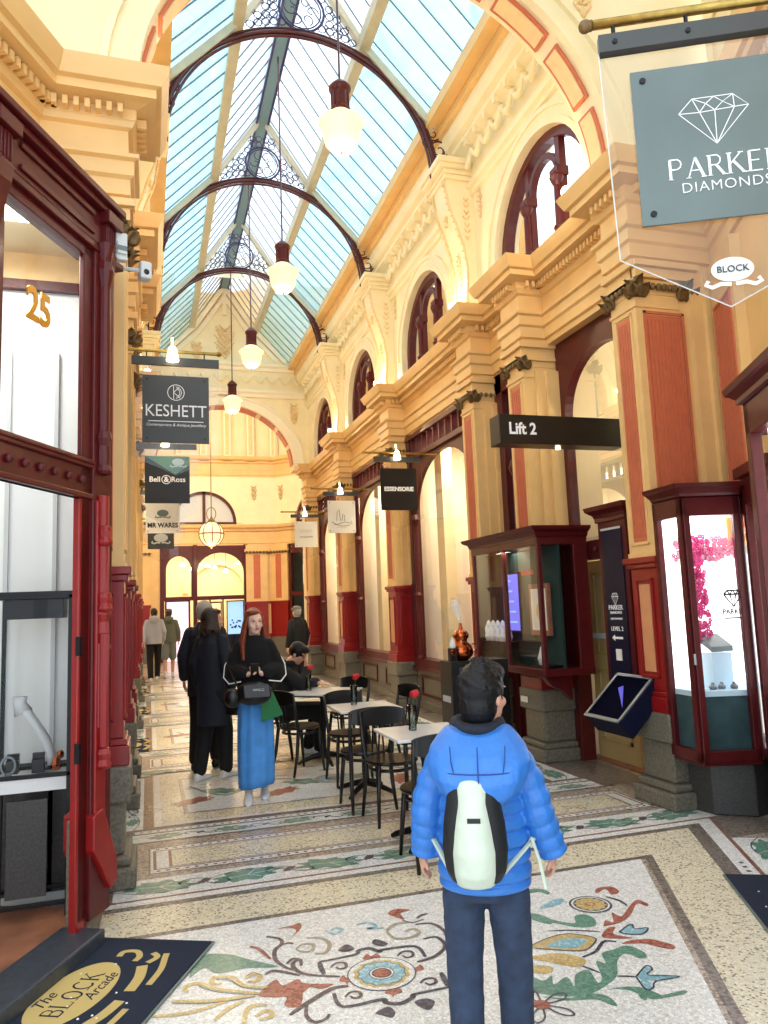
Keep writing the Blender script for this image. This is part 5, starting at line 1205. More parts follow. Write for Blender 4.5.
def vitrine():
    t=thing('glass_display_cabinet','tall black-framed glass jewellery cabinet on legs inside the left shop','cabinet',(-.605,4.72,.07)); 
    W,D=.40,.30; x0,x1,y0,y1=-W/2,W/2,-D/2,D/2; Z0,Z1=.72,1.70
    m=MB(); f=.022
    for x in (x0,x1-f):
        for y in (y0,y1-f): m.box(x,x+f,y,y+f,0,Z1)
    for z in (Z0,Z1-f,.06): 
        for y in (y0,y1-f): m.box(x0,x1,y,y+f,z,z+f)
        for x in (x0,x1-f): m.box(x,x+f,y0,y1,z,z+f)
    m.box(x0,x1,y0,y1,Z1-.005,Z1+.02); m.box(x0+.05,x1-.05,y0+.03,y1-.03,Z1-.13,Z1-.02); m.build('frame','black metal',t,bevel=.002)
    m=MB(); m.box(x0+.01,x1-.01,y0+.01,y1-.01,Z0-.07,Z0); m.build('stone_shelf','marble top',t)
    g=MB(); 
    g.face([(x0,y0+.01,Z0),(x1,y0+.01,Z0),(x1,y0+.01,Z1),(x0,y0+.01,Z1)]); g.face([(x1-.01,y0,Z0),(x1-.01,y1,Z0),(x1-.01,y1,Z1),(x1-.01,y0,Z1)]); g.face([(x0+.01,y0,Z0),(x0+.01,y1,Z0),(x0+.01,y1,Z1),(x0+.01,y0,Z1)]); g.build('glass_panel','glass',t)
    m=MB(); m.box(x0+.08,x1-.12,y0+.05,y0+.07,.1,.6); m.build('lower_panel','dark granite',t); nest(t,'frame',['glass_panel'])
    X,Y,Z=-.605,4.72,.07+Z0+.022
    b=thing('necklace_bust','pale grey curved necklace stand inside the black glass cabinet','display stand',(X+.01,Y,Z)); m=MB()
    ring=[]
    for k in range(9):
        a=k/8*1.9; cx=.10-.20*(1-cos(a))*.0+.13*sin(a)-.05; cz=.04+.24*k/8
        w=.07-.015*abs(4-k)/4
        px,pz=(.085*cos(a*1.15)-.02, .02+.30*(k/8)**.9)
        ring.append([(px,-w,pz),(px+.03,-w*.6,pz+.01),(px+.035,0,pz+.012),(px+.03,w*.6,pz+.01),(px,w,pz),(px-.012,0,pz)])
    m.loft(ring); m.tube([(-.07,0,.31),(-.09,0,.36),(-.09,0,.4)],[.05,.035,.04],10); m.build('bust_form','grey white',b,smooth=True)
    m=MB(); m.lathe([(.06,0),(.06,.015),(.001,.016)],(.04,0,0),12); m.build('bust_base','black metal',b)
    for (dx,dy,lab,kind) in ((-.1,-.06,'small black stepped jewellery block in the left of the cabinet',0),(.03,-.08,'small black jewellery block under the necklace stand',0),):
        m=MB(); m.box(-.03,.03,-.03,.03,0,.07); m.box(-.03,.03,0,.03,.07,.10); o=m.build('jewellery_block','velvet green' if False else 'black lacquer',None,loc=(X+dx,Y+dy,Z)); tag(o,lab,'display block')
    rg=MB(); rg.tube([(.035*cos(k*PI/8),0,.05+.045*sin(k*PI/8)) for k in range(16)],.008,6,closed=True); rg.lathe([(.02,0),(.02,.012)],(0,0,0),8); o=rg.build('ring_stand','steel',None,loc=(X-.115,Y-.11,Z)); tag(o,'small looped silver ring stand in the glass cabinet','display stand')
    f=MB(); f.lathe([(.02,0),(.03,.03),(.012,.07)],(0,0,0),8); f.ell((.02,0,.08),(.02,.02,.025),8,6); o=f.build('orange_ornament','copper',None,loc=(X+.12,Y-.07,Z)); tag(o,'tiny orange ornament at the right of the glass cabinet','ornament')
    light('AREA',(X,Y,1.66),5,(.9,1,1),.2,name='cabinet_light')
vitrine()
# sensor box and camera on the shop corner
t=thing('alarm_sensor','pale boxy alarm sensor on the corner of the shop beam','sensor',TS(.10,-.06,3.80)); m=MB(); m.box(-.035,.035,-.03,.02,-.08,.09); m.box(-.03,.03,-.045,-.03,-.05,.03); m.build('sensor_case','grey white',t,bevel=.008); t.rotation_euler.z=.3
m=MB(); m.box(-.028,.028,-.047,-.044,-.03,.0); m.build('sensor_lens','parker grey',t)
t=thing('security_camera','small grey security camera reaching out beside the alarm sensor','camera',TS(-.16,-.08,3.77)); m=MB(); m.box(-.035,.035,-.05,.03,-.06,.05); m.build('camera_case','grey white',t,bevel=.01); m=MB(); m.tube([(-.03,0,0),(-.16,.02,0)],.012,6); m.build('bracket','grey white',t); m=MB(); m.ell((0,-.045,-.02),(.02,.015,.02),10,6); m.build('lens','eye',t); t.rotation_euler.z=.3
# ================================================================ DOOR MATS
def door_mat(label,c,ang,w,l,full=True):
    t=thing('door_mat',label,'mat',(c[0],c[1],.006),ang)   # local x: reading direction, y: up of the lettering
    m=MB(); m.box(-w/2,w/2,-l/2,l/2,0,.012); m.build('mat_pile','mat navy',t,bevel=.003)
    m=MB(); m.box(-w/2-.012,w/2+.012,-l/2-.012,l/2+.012,-.001,.006); m.build('mat_edge','parker grey',t)
    if full:
        z=.0128; m=MB(); cx,cy=.13,.07
        m.face([(cx+.29*cos(k*PI/20),cy+.15*sin(k*PI/20),z) for k in range(40)])
        def rb(pts,w_):
            P=[Vector(q) for q in pts]; Q=[]
            for i in range(len(P)-1):
                a,b,c_,d=P[max(0,i-1)],P[i],P[i+1],P[min(len(P)-1,i+2)]
                for k in range(5): t_=k/5; q=.5*((2*b)+(c_-a)*t_+(2*a-5*b+4*c_-d)*t_*t_+(3*b-a-3*c_+d)*t_**3); Q.append((q.x,q.y))
            Q.append(tuple(P[-1])); r_=ribbon(Q,w_)
            for a,b in zip(r_,r_[1:]): m.face([(a[0],a[1],z),(b[0],b[1],z),(b[2],b[3],z),(a[2],a[3],z)])
        for s in (1,-1):
            rb([(cx+s*.04,-.165),(cx+s*.16,-.15),(cx+s*.27,-.11)],.05); rb([(cx+s*.31,-.05),(cx+s*.36,-.05),(cx+s*.41,-.01),(cx+s*.40,.05),(cx+s*.35,.05)],.03)
            rb([(cx+s*.30,-.12),(cx+s*.36,-.14),(cx+s*.40,-.10)],.03)
            rb([(cx+s*.10,-.225),(cx+s*.24,-.215),(cx+s*.36,-.18),(cx+s*.40,-.17)],.03)
        m.build('woven_badge','gold thread',t)
        m=MB(); serif_text(m,'BLOCK',.085,lambda x,y:(cx+x,cy+y,.0136),sp=.2); m.build('lettering','mat navy',t)
        text('script_above','The',.085,'mat navy',t,(cx-.08,cy+.09,.0134),(0,0,0),shear=.4,depth=.0004); text('script_below','Arcade',.08,'mat navy',t,(cx+.07,cy-.085,.0134),(0,0,0),shear=.4,depth=.0004)
        m=MB(); rr=random.Random(2)
        for k in range(14):
            x,y=rr.uniform(-.45,.45),rr.uniform(-.3,.3); m.lathe([(.006,.012),(.004,.015)],(x,y,0),5)
        m.build('paper_fleck','white matt',t)
    else:
        z=.0128; m=MB()
        for s in (1,-1):
            for pts,w_ in (([(s*.1,0),(s*.25,.1),(s*.4,.02),(s*.3,-.06)],.05),([(s*.05,-.12),(s*.2,-.18),(s*.4,-.12)],.05)):
                r_=ribbon(pts,w_)
                for a,b in zip(r_,r_[1:]): m.face([(a[0],a[1],z),(b[0],b[1],z),(b[2],b[3],z),(a[2],a[3],z)])
        m.face([(.16*cos(k*PI/14),.09*sin(k*PI/14),z) for k in range(28)]); m.build('woven_badge','gold thread',t)
    return t
ang=math.atan2(-e.y,-e.x)
# long mat beside the threshold: far right corner (0.30,4.08), far left (-0.30,4.42)
Fr=Vector((.298,4.078)); Fl=Vector((-.30,4.39)); mid=(Fr+Fl)/2+e*.68
door_mat('navy door mat with a gold BLOCK badge at the left shop threshold',mid,ang,1.36,(Fr-Fl).length)
nr_=Vector((-e.y,e.x)); c=Vector((3.2,3.84))+nr_*.37+e*.68
door_mat('navy door mat with gold scrollwork beside the right-hand display cases',c,ang,1.36,.74,True)
for i,(x,y) in enumerate(((-.17,10.3),(-.17,13.9),(-.17,17.4))):
    door_mat(['nearest','middle','farthest'][i]+' of three small dark mats along the left shopfronts',(x,y),PI/2,.95,.34,False)
# ================================================================ RIGHT CORNER BAY SHOWCASE
def showcase():
    t=thing('corner_showcase','maroon canted corner display case with white lit interior and pink flowers','showcase',(4.1,4.95,0))
    ox,oy=4.1,4.95; L=lambda x,y:(x-ox,y-oy)
    A,B,C=(3.86,5.20),(3.84,4.73),(4.25,4.61); D=(4.72,5.09); E_=(3.93,5.09)
    plan=[L(*p) for p in (E_,(3.86,5.08),B,C,(4.72,4.95),D)]
    A=(3.86,5.08)
    z0,z1=.42,2.36
    g=MB(); g.prism([L(3.98,5.09),L(4.02,4.88),L(4.26,4.70),L(4.7,4.8),L(4.7,5.09)],0,z0); g.build('stone_base','dark granite',t,bevel=.01)
    m=MB(); m.prism(plan,z0-.03,z0+.03); m.prism(plan,z1-.10,z1)
    def facet(p,q,ins=.0):
        p=Vector(L(*p));q=Vector(L(*q)); d=(q-p); ln=d.length; d/=ln; n=Vector((d.y,-d.x))*1
        T=lambda u,v,z:(p.x+d.x*u-n.x*v,p.y+d.y*u-n.y*v,z)
        return ln,T
    fac=[facet(A,B),facet(B,C),facet(C,(4.72,4.95))]
    gl=MB()
    for ln,T in fac:
        m.box(0,.05,-.02,.03,z0,z1,T=T); m.box(ln-.05,ln,-.02,.03,z0,z1,T=T); m.box(0,ln,-.02,.03,z0,z0+.08,T=T); m.box(0,ln,-.02,.03,z1-.14,z1,T=T)
        gl.face([T(.04,.0,z0+.06),T(ln-.04,.0,z0+.06),T(ln-.04,.0,z1-.1),T(.04,.0,z1-.1)])
    m.build('case_frame','maroon',t,bevel=.006)
    gl.build('glass_panel','glass',t)
    path=[L(3.93,5.09) if False else L(*A),L(*B),L(*C),L(4.72,4.95)]
    c=MB(); sweep(c,path,[(-.15,2.36),(0,2.36),(.02,2.37),(.03,2.39),(.07,2.42),(.09,2.43),(.10,2.46),(-.15,2.47)],-1); c.build('crown_moulding','maroon',t)
    # interior: deck at z .9, bright back
    k=MB(); k.prism([L(3.88,5.08),L(3.87,4.76),L(4.24,4.65),L(4.65,4.95),L(4.68,5.08)],.88,.92); k.prism([L(3.89,5.08),L(3.88,4.76),L(4.24,4.65),L(4.28,4.9)],z0+.03,z0+.05); k.build('display_deck','box blue',t)
    k=MB(); k.prism([L(3.885,5.08),L(3.875,4.78),L(4.24,4.67),L(4.25,4.7),L(3.91,4.81),L(3.92,5.08)],z0+.03,.88); k.build('teal_drape','teal drape',t)
    k=MB(); k.box(-.21,.6,.10,.125,.9,2.3); k.box(-.23,-.215,.02,.12,.9,2.3) if False else None; k.build('lit_backdrop','backlit white',t)
    k=MB(); k.prism([L(3.90,5.05),L(3.88,4.78),L(4.24,4.67),L(4.6,4.95),L(4.6,5.05)],2.25,2.27); k.build('light_soffit','backlit white',t)
    # lock
    k=MB(); k.box(-.285,-.265,-.245,-.235,1.12,1.2); k.build('lock','steel',t)
    # flowers
    rnd=random.Random(3)
    def blossoms(name,lab,pts,m1,cnt):
        f=MB(); 
        for _ in range(cnt):
            cx,cy,cz,rx,rz=rnd.choice(pts); a=rnd.uniform(0,6.28); q=math.sqrt(rnd.random()); x=cx+q*cos(a)*rx; z=cz+q*sin(a)*rz; y=cy+rnd.uniform(-.04,.02)
            for p in range(5):
                aa=p*2*PI/5+a; f.ell((x+.012*cos(aa),y-.004,z+.012*sin(aa)),(.010,.006,.010),6,4)
        o=f.build(name,m1,None); tag(o,lab,'flowers'); o['kind']='stuff'
        return o
    blossoms('blossom_column','bright pink column of blossoms inside the corner display case',[(4.12,4.98,1.35+.1*i,.085,.09) for i in range(7)]+[(4.16,4.97,2.0,.1,.1)],'pink bloom',260)
    blossoms('blossom_garland','pale pink blossom garland across the top of the corner display case',[(3.98+.07*i,4.99,1.99,.06,.09) for i in range(9)],'pink pale',230)
    o=thing('gift_box','pale blue gift box with a grey lid tilted open in the corner display case','box',(4.20,4.93,.92)); k=MB(); k.box(-.09,.09,-.07,.07,0,.26); k.build('box_body','box blue',o); k=MB(); k.loft([[(-.1,-.08,.27),(.1,-.08,.27),(.1,.08,.36),(-.1,.08,.36)],[(-.1,-.08,.31),(.1,-.08,.31),(.1,.08,.40),(-.1,.08,.40)]]); k.build('box_lid','parker grey',o)
    for i,(x,y) in enumerate(((3.98,4.86),(4.04,4.80),(4.12,4.8),(4.2,4.76))):
        k=MB(); k.lathe([(.025,0),(.03,.02),(.012,.04),(.012,.05)],(0,0,0),10); o=k.build('jewellery_stand','steel',None,loc=(x,y,.922)); tag(o,'tiny silver jewellery stand on the deck of the corner display case','display stand','jewellery stands in the corner case')
    ln,T=fac[1]
    # printed logo on the glass of facet 2
    m=MB(); Tl=lambda x,z:T(.325+x*1.15,-.006,1.59+z*1.15)
    def st(L2,w):
        for pts in L2:
            rb=ribbon(pts,w)
            for a,b in zip(rb,rb[1:]): m.face([Tl(a[0],a[1]),Tl(b[0],b[1]),Tl(b[2],b[3]),Tl(a[2],a[3])])
    a,b,c_,d_,e_=[(-.06,.03),(-.035,.055),(.035,.055),(.06,.03),(0,-.05)]
    st([[a,b,c_,d_,e_,a],[a,d_],[(-.02,.03),e_,(.02,.03)],[b,(-.02,.03),(0,.055),(.02,.03),c_]],.012)
    c_=Tl(-.0,-.082); text('logo_lettering','PARKER',.052,'sign black',t,(c_[0],c_[1],c_[2]),(PI/2,0,-.285),bold=.0016,xs=.95); st([[(-.065,-.122),(.065,-.122)]],.010); m.build('glass_logo','sign black',t)
    light('AREA',(4.12,4.9,2.25),14,(1,.99,1),.25,name='showcase_light')
showcase()
def tall_case():
    """taller case along the turned wall, nearer the viewer"""
    S=Vector((3.56,3.74)); n=Vector((-e.y,e.x))
    T=lambda u,t,z:(e.x*u+n.x*t,e.y*u+n.y*t,z)
    t=thing('tall_showcase','taller dark maroon display case with moulded crown at the right edge','showcase',(S.x,S.y,0))
    z1=2.80; W,D=1.2,.34
    m=MB()
    for u in (0,W/2-.04,W-.09): m.box(u,u+.09,0,.07,.42,z1,T=T)
    m.box(0,.09,D-.1,D,.42,z1,T=T); m.box(0,W,0,.07,.42,.52,T=T); m.box(0,W,0,.07,z1-.2,z1,T=T); m.box(0,.08,0,D,.42,.52,T=T); m.box(0,.08,0,D,z1-.2,z1,T=T)
    m.build('case_frame','maroon',t,bevel=.008)
    c=MB(); path=[T(0,D,0)[:2],T(0,0,0)[:2],T(W,0,0)[:2]]
    sweep(c,path,[(-.2,z1),(0,z1),(.03,z1+.01),(.03,z1+.04),(.06,z1+.07),(.08,z1+.08),(.09,z1+.12),(-.2,z1+.16)],-1); c.prism([T(0,0,0)[:2],T(W,0,0)[:2],T(W,D,0)[:2],T(0,D,0)[:2]],z1,z1+.03); c.build('crown_moulding','maroon',t)
    g=MB(); g.face([T(.05,.03,.5),T(W-.05,.03,.5),T(W-.05,.03,z1-.15),T(.05,.03,z1-.15)]); g.face([T(.03,.05,.5),T(.03,D,.5),T(.03,D,z1-.15),T(.03,.05,z1-.15)]); g.build('glass_panel','glass',t)
    b=MB(); b.box(.10,W-.1,.10,.12,.9,z1-.12,T=T); b.build('lit_backdrop','backlit white',t)
    b=MB(); b.box(0,W,0,D,0,.42,T=T); b.build('stone_base','dark granite',t)
    b=MB(); b.box(.05,W-.05,.04,D,.52,.9,T=T); b.build('teal_drape','teal drape',t)
tall_case()
def link_case():
    A=Vector((4.27,4.58)); B=Vector((3.97,3.98)); d=(B-A); L=d.length; d/=L; n=Vector((-d.y,d.x))
    T=lambda u,t,z:(d.x*u+n.x*t,d.y*u+n.y*t,z)
    t=thing('narrow_showcase','narrow recessed maroon display case between the corner case and the tall case','showcase',(A.x,A.y,0))
    m=MB(); m.box(0,.07,0,.05,.42,2.5,T=T); m.box(L-.07,L,0,.05,.42,2.5,T=T); m.box(0,L,0,.05,.42,.5,T=T); m.box(0,L,0,.05,2.28,2.5,T=T); m.box(0,L,-.05,.3,2.48,2.56,T=T); m.build('case_frame','maroon',t,bevel=.006)
    g=MB(); g.face([T(.05,.02,.5),T(L-.05,.02,.5),T(L-.05,.02,2.3),T(.05,.02,2.3)]); g.build('glass_panel','glass',t)
    b=MB(); b.box(0,L,.22,.25,.9,2.45,T=T); b.build('lit_backdrop','backlit white',t)
    b=MB(); b.box(0,L,.04,.25,.42,.9,T=T); b.build('teal_drape','teal drape',t)
    b=MB(); b.box(0,L,.02,.3,0,.42,T=T); b.build('stone_base','dark granite',t)
link_case()
# ================================================================ DIRECTORY PANEL, SLANTED CASE, LIFT SHOWCASE
def directory():
    t=thing('directory_board','tall navy directory board in a maroon frame reading PARKER DIAMONDS LEVEL 2','sign',(4.05,5.96,.55))
    m=MB(); m.box(0,.35,-.22,.22,0,1.87); m.box(-.02,.35,-.24,.24,1.78,1.82); m.build('board_frame','maroon',t,bevel=.008)
    m=MB(); sweep(m,[(.35,-.22),(0,-.22),(0,.22),(.35,.22)],[(-.1,1.82),(.02,1.82),(.03,1.85),(.08,1.89),(.09,1.93),(-.1,1.94)],1); m.build('crown_moulding','maroon',t)
    m=MB(); m.box(-.012,.0,-.155,.155,.08,1.72); m.build('navy_face','navy',t)
    m=MB(); m.box(-.014,-.01,-.155,.155,1.70,1.72); m.build('top_strip','grey white',t)
    R=(PI/2,0,-PI/2)
    text('lettering','PARKER',.062,'white paint',t,(-.016,0,.99),R); text('small_lettering','DIAMONDS',.034,'white paint',t,(-.016,0,.945),R); text('floor_note','CUSTOM MADE',.026,'white paint',t,(-.016,0,.89),R); text('level_lettering','LEVEL 2',.055,'white paint',t,(-.016,0,.80),R)
    m=MB()
    T=lambda x,z:(-.016,-x,z+(.24 if z>.6 else .31))
    for pts in (((-.05,.85),(-.03,.88),(.03,.88),(.05,.85),(0,.77),(-.05,.85)),((-.05,.85),(.05,.85)),((-.02,.85),(0,.77),(.02,.85)),((-.03,.88),(-.02,.85),(0,.88),(.02,.85),(.03,.88))):
        rb=ribbon(pts,.006)
        for a,b in zip(rb,rb[1:]): m.face([T(a[0],a[1]),T(b[0],b[1]),T(b[2],b[3]),T(a[2],a[3])])
    m.build('diamond_mark','white paint',t); m=MB(); m.face([T(-.09,.41),T(-.04,.44),T(-.04,.42),T(.08,.42),T(.08,.40),T(-.04,.40),T(-.04,.38)]); m.build('arrow_mark','white paint',t)
    m=MB(); m.box(-.02,-.012,-.04,.04,.52,.62); m.build('paper_notice','paper',t)
directory()
def slanted():
    # corners surveyed: near top edge, sloping glass top facing the walkway
    t=thing('slanted_display_case','small black glass-topped display box tilted on the wall beside the pier','display case',(3.72,5.52,.62))
    m=MB(); y0,y1=-.25,.25
    prof=[(-.20,.03),(.16,.36),(.27,.24),(-.08,-.10)]
    m.loft([[(x,y,z) for x,z in prof] for y in (y0,y1)]); m.build('case_body','case dark',t,bevel=.006)
    def P(u,off): # along the top slope
        a,b=prof[0],prof[1]; nx,nz=-(b[1]-a[1]),(b[0]-a[0]); L=math.hypot(nx,nz); return (a[0]+(b[0]-a[0])*u+nx/L*off,a[1]+(b[1]-a[1])*u+nz/L*off)
    m=MB()
    for u0,u1,ya,yb in ((0,.06,y0,y1),(.94,1,y0,y1),(0,1,y0,y0+.03),(0,1,y1-.03,y1)):
        q=[P(u0,0),P(u1,0),P(u1,.012),P(u0,.012)]; m.loft([[(x,y,z) for x,z in q] for y in (ya,yb)])
    m.build('metal_rim','steel',t)
    g=MB(); a,b=P(.05,.006),P(.95,.006); g.face([(a[0],y0+.02,a[1]),(b[0],y0+.02,b[1]),(b[0],y1-.02,b[1]),(a[0],y1-.02,a[1])]); g.build('glass_lid','case lid',t)
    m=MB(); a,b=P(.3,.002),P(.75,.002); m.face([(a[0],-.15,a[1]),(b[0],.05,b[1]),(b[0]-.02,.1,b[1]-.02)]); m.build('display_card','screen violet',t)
    m=MB(); m.box(.1,.34,-.06,.06,-.05,.12); m.build('wall_bracket','black metal',t)
slanted()
def lift_case():
    t=thing('bay_showcase','maroon wall-mounted bay display case with dark interior beside the lift','showcase',(3.86,7.38,.90))
    x0,x1=-.26,.30; y0,y1=-.83,.74; H=1.34
    m=MB(); plan=[(x1,y0+.02),(x0,y0+.02),(x0,y1),(x1,y1+.1)]
    plan=[(x1,y0),(x0,y0),(x0,y1),(x1,y1)]
    m.prism(plan,0,.07); m.prism(plan,H-.07,H)
    for x,y in ((x0,y0),(x0,y1-.055),(x0,(y0+y1)/2-.03)): m.box(x+.003,x+.05,y+.003,y+.05,.05,H-.05)
    m.box(x1-.16,x1-.003,y0+.004,y0+.05,.05,H-.05); m.box(x1-.05,x1-.004,y0+.01,y1-.01,.05,H-.05)
    m.loft([[(x0+.05+dx,yc,z) for dx,z in ((0,0),(.3,0),(.3,-.25),(.2,-.15),(.08,-.1))] for yc in (y0+.1,y0+.2)])
    m.build('case_frame','maroon',t,bevel=.006)
    c=MB(); sweep(c,[(x1,y0),(x0,y0),(x0,y1),(x1,y1)],[(-.1,H),(.0,H),(.02,H+.02),(.03,H+.05),(.08,H+.08),(.09,H+.11),(-.1,H+.12)],1); c.prism(plan,H,H+.03); c.build('crown_moulding','maroon',t)
    g=MB(); g.face([(x0+.02,y0,.05),(x0+.02,y1,.05),(x0+.02,y1,H-.05),(x0+.02,y0,H-.05)]); g.face([(x0,y0+.02,.05),(x1-.2,y0+.02,.05),(x1-.2,y0+.02,H-.05),(x0,y0+.02,H-.05)]); g.build('glass_panel','glass',t)
    b=MB(); b.box(-.03,-.005,y0+.02,y1,.06,H-.06); b.box(x0+.02,-.03,y1-.03,y1-.01,.06,H-.06); b.build('velvet_lining','velvet green',t)
    b=MB(); b.box(x0+.06,-.03,y0+.05,y1-.05,.07,.10); b.build('display_deck','black lacquer',t)
    X,Y,Z=3.86,7.38,.90
    s=thing('screen_panel','small violet lit picture screen in the wall display case','screen',(X-.09,Y+.12,Z+.42)); k=MB(); k.box(0,.03,-.2,.2,-.02,.62); k.build('screen_case','black metal',s); k=MB(); k.box(-.006,0,-.18,.18,0,.6); k.build('screen_face','screen violet',s)
    k=MB(); 
    for i in range(5): k.box(-.01,-.006,-.14+.03*i,.14,.08+.11*i,.1+.11*i)
    k.build('screen_bars','screen blue',s)
    f=thing('framed_picture','framed pale picture hanging in the wall display case','picture',(X-.075,Y-.46,Z+.60)); k=MB(); k.box(0,.03,-.2,.2,-.22,.3); k.build('picture_frame','wood floor',f); k=MB(); k.box(-.005,0,-.15,.15,-.17,.25); k.build('picture_sheet','paper',f); k=MB(); k.ell((-.004,0,.02),(.003,.06,.09),10,6); k.ell((-.004,-.05,-.06),(.003,.03,.05),10,6); k.build('picture_figures','salmon pale',f)
    rnd=random.Random(5)
    for i in range(5):
        y=Y+.58-.12*i; k=MB(); k.lathe([(.035,0),(.05,.05),(.035,.11),(.02,.14),(.03,.17),(.02,.21),(.001,.23)],(0,0,0),10); k.ell((-.03,0,.12),(.02,.02,.05),8,6); o=k.build('figurine','white matt',None,loc=(X-.16,y,Z+.302)); tag(o,'small white porcelain figurine on the dark stand in the wall display case','figurine','white figurines in the wall display case')
    k=MB(); k.box(-.06,.06,-.36,.36,0,.20); o=k.build('display_stand','black lacquer',None,loc=(X-.15,Y+.36,Z+.101)); tag(o,'low black stand under the white figurines','stand')
    for i in range(1):
        k=MB(); k.lathe([(.03,0),(.05,.06),(.03,.12),(.02,.16),(.001,.2)],(0,0,0),10); k.ell((.03,0,.08),(.03,.02,.03),8,6); o=k.build('figurine','white matt',None,loc=(X-.18,Y-.66,Z+.105)); tag(o,'lone white figurine at the near end of the wall display case','figurine')
    k=MB(); k.box(-.01,.0,-.07,.07,-.03,.03); o=k.build('price_plaque','paper',None,loc=(3.81,7.4,.60)); tag(o,'small white plaque on the stone below the wall display case','plaque')
    light('AREA',(X-.14,Y,Z+1.25),3,(1,.9,.75),.3,name='case_light')
lift_case()
# ================================================================ COPPER STILL ON BLACK PLINTH
def still():
    t=thing('black_plinth','tall matt black display plinth carrying the copper still','plinth',(3.16,7.2,0)); m=MB(); m.box(-.31,.31,-.15,.16,0,1.06); m.build('plinth_body','sign black',t,bevel=.004)
    m=MB(); m.box(-.315,-.31,-.10,.10,.66,.72); m.build('name_plate','grey white',t)
    s=thing('copper_still','polished copper pot still standing on the black plinth','still',(3.03,7.2,1.06)); m=MB()
    m.lathe([(.06,0),(.09,.02),(.118,.06),(.12,.10),(.1,.155),(.065,.18),(.06,.205),(.08,.23),(.085,.25),(.065,.285),(.03,.31),(.016,.335),(.016,.37),(.001,.375)],(0,0,0),28); m.build('pot_body','copper',s,smooth=True)
    m=MB(); m.tube([(.105*cos(k*PI/10),.105*sin(k*PI/10),.14) for k in range(20)],.006,6,closed=True); m.tube([(.12,0,.07),(.15,0,.10),(.155,0,.15),(.12,.0,.16)],.007,6); m.build('rim_and_pipe','copper',s)
    m=MB(); rnd=random.Random(1)
    for k in range(9): m.ell((.0-.006*k,0+rnd.uniform(-.015,.015),.39+.022*k),(.012+.006*k,.012+.006*k,.022+.003*k),10,7)
    o=m.build('steam_plume','steam',None,loc=(3.03,7.2,1.06),remesh=.012,sm=6); tag(o,'wisp of white steam rising from the copper still','steam'); o['kind']='stuff'
    b=thing('glass_dome_lamp','small white domed lamp on a dark stand beside the copper still','lamp',(2.90,7.12,1.06)); m=MB(); 
    for e_ in (-1,1): m.box(e_*.035-.004,e_*.035+.004,-.03,.03,0,.12)
    m.box(-.04,.04,-.03,.03,.12,.13); m.box(-.02,.02,-.02,.02,0,.06); m.build('stand_frame','black metal',b); m=MB(); m.lathe([(.03,.13),(.033,.15),(.03,.18),(.016,.2),(.008,.21),(.008,.23),(.001,.235)],(0,0,0),14); m.build('dome_shade','white matt',b,smooth=True)
def steam_mat():
    m=bpy.data.materials.new('steam'); m.use_nodes=True; nt=m.node_tree; nt.nodes.clear(); o=nt.nodes.new('ShaderNodeOutputMaterial'); a=nt.nodes.new('ShaderNodeBsdfTransparent'); d=nt.nodes.new('ShaderNodeBsdfTranslucent'); d.inputs[0].default_value=(1,1,1,1); d2=nt.nodes.new('ShaderNodeBsdfDiffuse'); d2.inputs[0].default_value=(1,1,1,1); x0=nt.nodes.new('ShaderNodeMixShader'); nt.links.new(d.outputs[0],x0.inputs[1]); nt.links.new(d2.outputs[0],x0.inputs[2]); n=nt.nodes.new('ShaderNodeTexNoise'); n.inputs['Scale'].default_value=18; mr=nt.nodes.new('ShaderNodeMapRange'); mr.inputs['To Min'].default_value=.2; mr.inputs['To Max'].default_value=.75; nt.links.new(n.outputs[0],mr.inputs[0]); x=nt.nodes.new('ShaderNodeMixShader'); nt.links.new(mr.outputs[0],x.inputs[0]); nt.links.new(a.outputs[0],x.inputs[1]); nt.links.new(x0.outputs[0],x.inputs[2]); nt.links.new(x.outputs[0],o.inputs['Surface']); M['steam']=m
steam_mat(); still()
# ================================================================ CAFE TABLES AND CHAIRS
def table(loc,rot,w,label):
    t=thing('cafe_table',label,'table',(loc[0],loc[1],0),rot)
    m=MB(); m.box(-w/2,w/2,-w/2,w/2,.73,.75); m.build('tabletop','marble top',t,bevel=.004)
    m=MB(); m.box(-w/2+.05,w/2-.05,-w/2+.05,w/2-.05,.71,.73); m.lathe([(.03,.08),(.035,.1),(.028,.14),(.028,.66),(.04,.68),(.12,.71)],(0,0,0),14); m.build('pedestal','black metal',t)
    m=MB()
    for k in range(4):
        a=k*PI/2+PI/4; m.tube([(0,0,.09),(.12*cos(a),.12*sin(a),.07),(.25*cos(a),.25*sin(a),.03),(.29*cos(a),.29*sin(a),.012)],[.035,.026,.02,.014],8)
    m.build('cross_foot','black metal',t); nest(t,'pedestal',['cross_foot'])
    return t
table((1.86,5.17),0,.58,'nearest square marble cafe table, just beyond the boy'); table((1.85,6.72),0,.56,'middle square marble cafe table, with a rose in a glass vase'); table((1.80,8.20),PI/4+.08,.66,'farthest marble cafe table where a man rests his elbow')
def vase(loc,label):
    t=thing('bud_vase',label,'vase',(loc[0],loc[1],.75)); m=MB(); m.lathe([(.028,0),(.03,.01),(.028,.06),(.034,.18),(.031,.18),(.025,.06),(.026,.015),(.001,.014)],(0,0,0),14); m.build('glass_vase','vase glass',t,smooth=True)
    m=MB(); m.tube([(0,0,.02),(.004,0,.12),(.02,0,.23)],.004,5); m.ell((.02,.01,.17),(.02,.006,.01),6,4); s=m.build('rose_stem','stem green',None,loc=(loc[0],loc[1],.75))
    return t
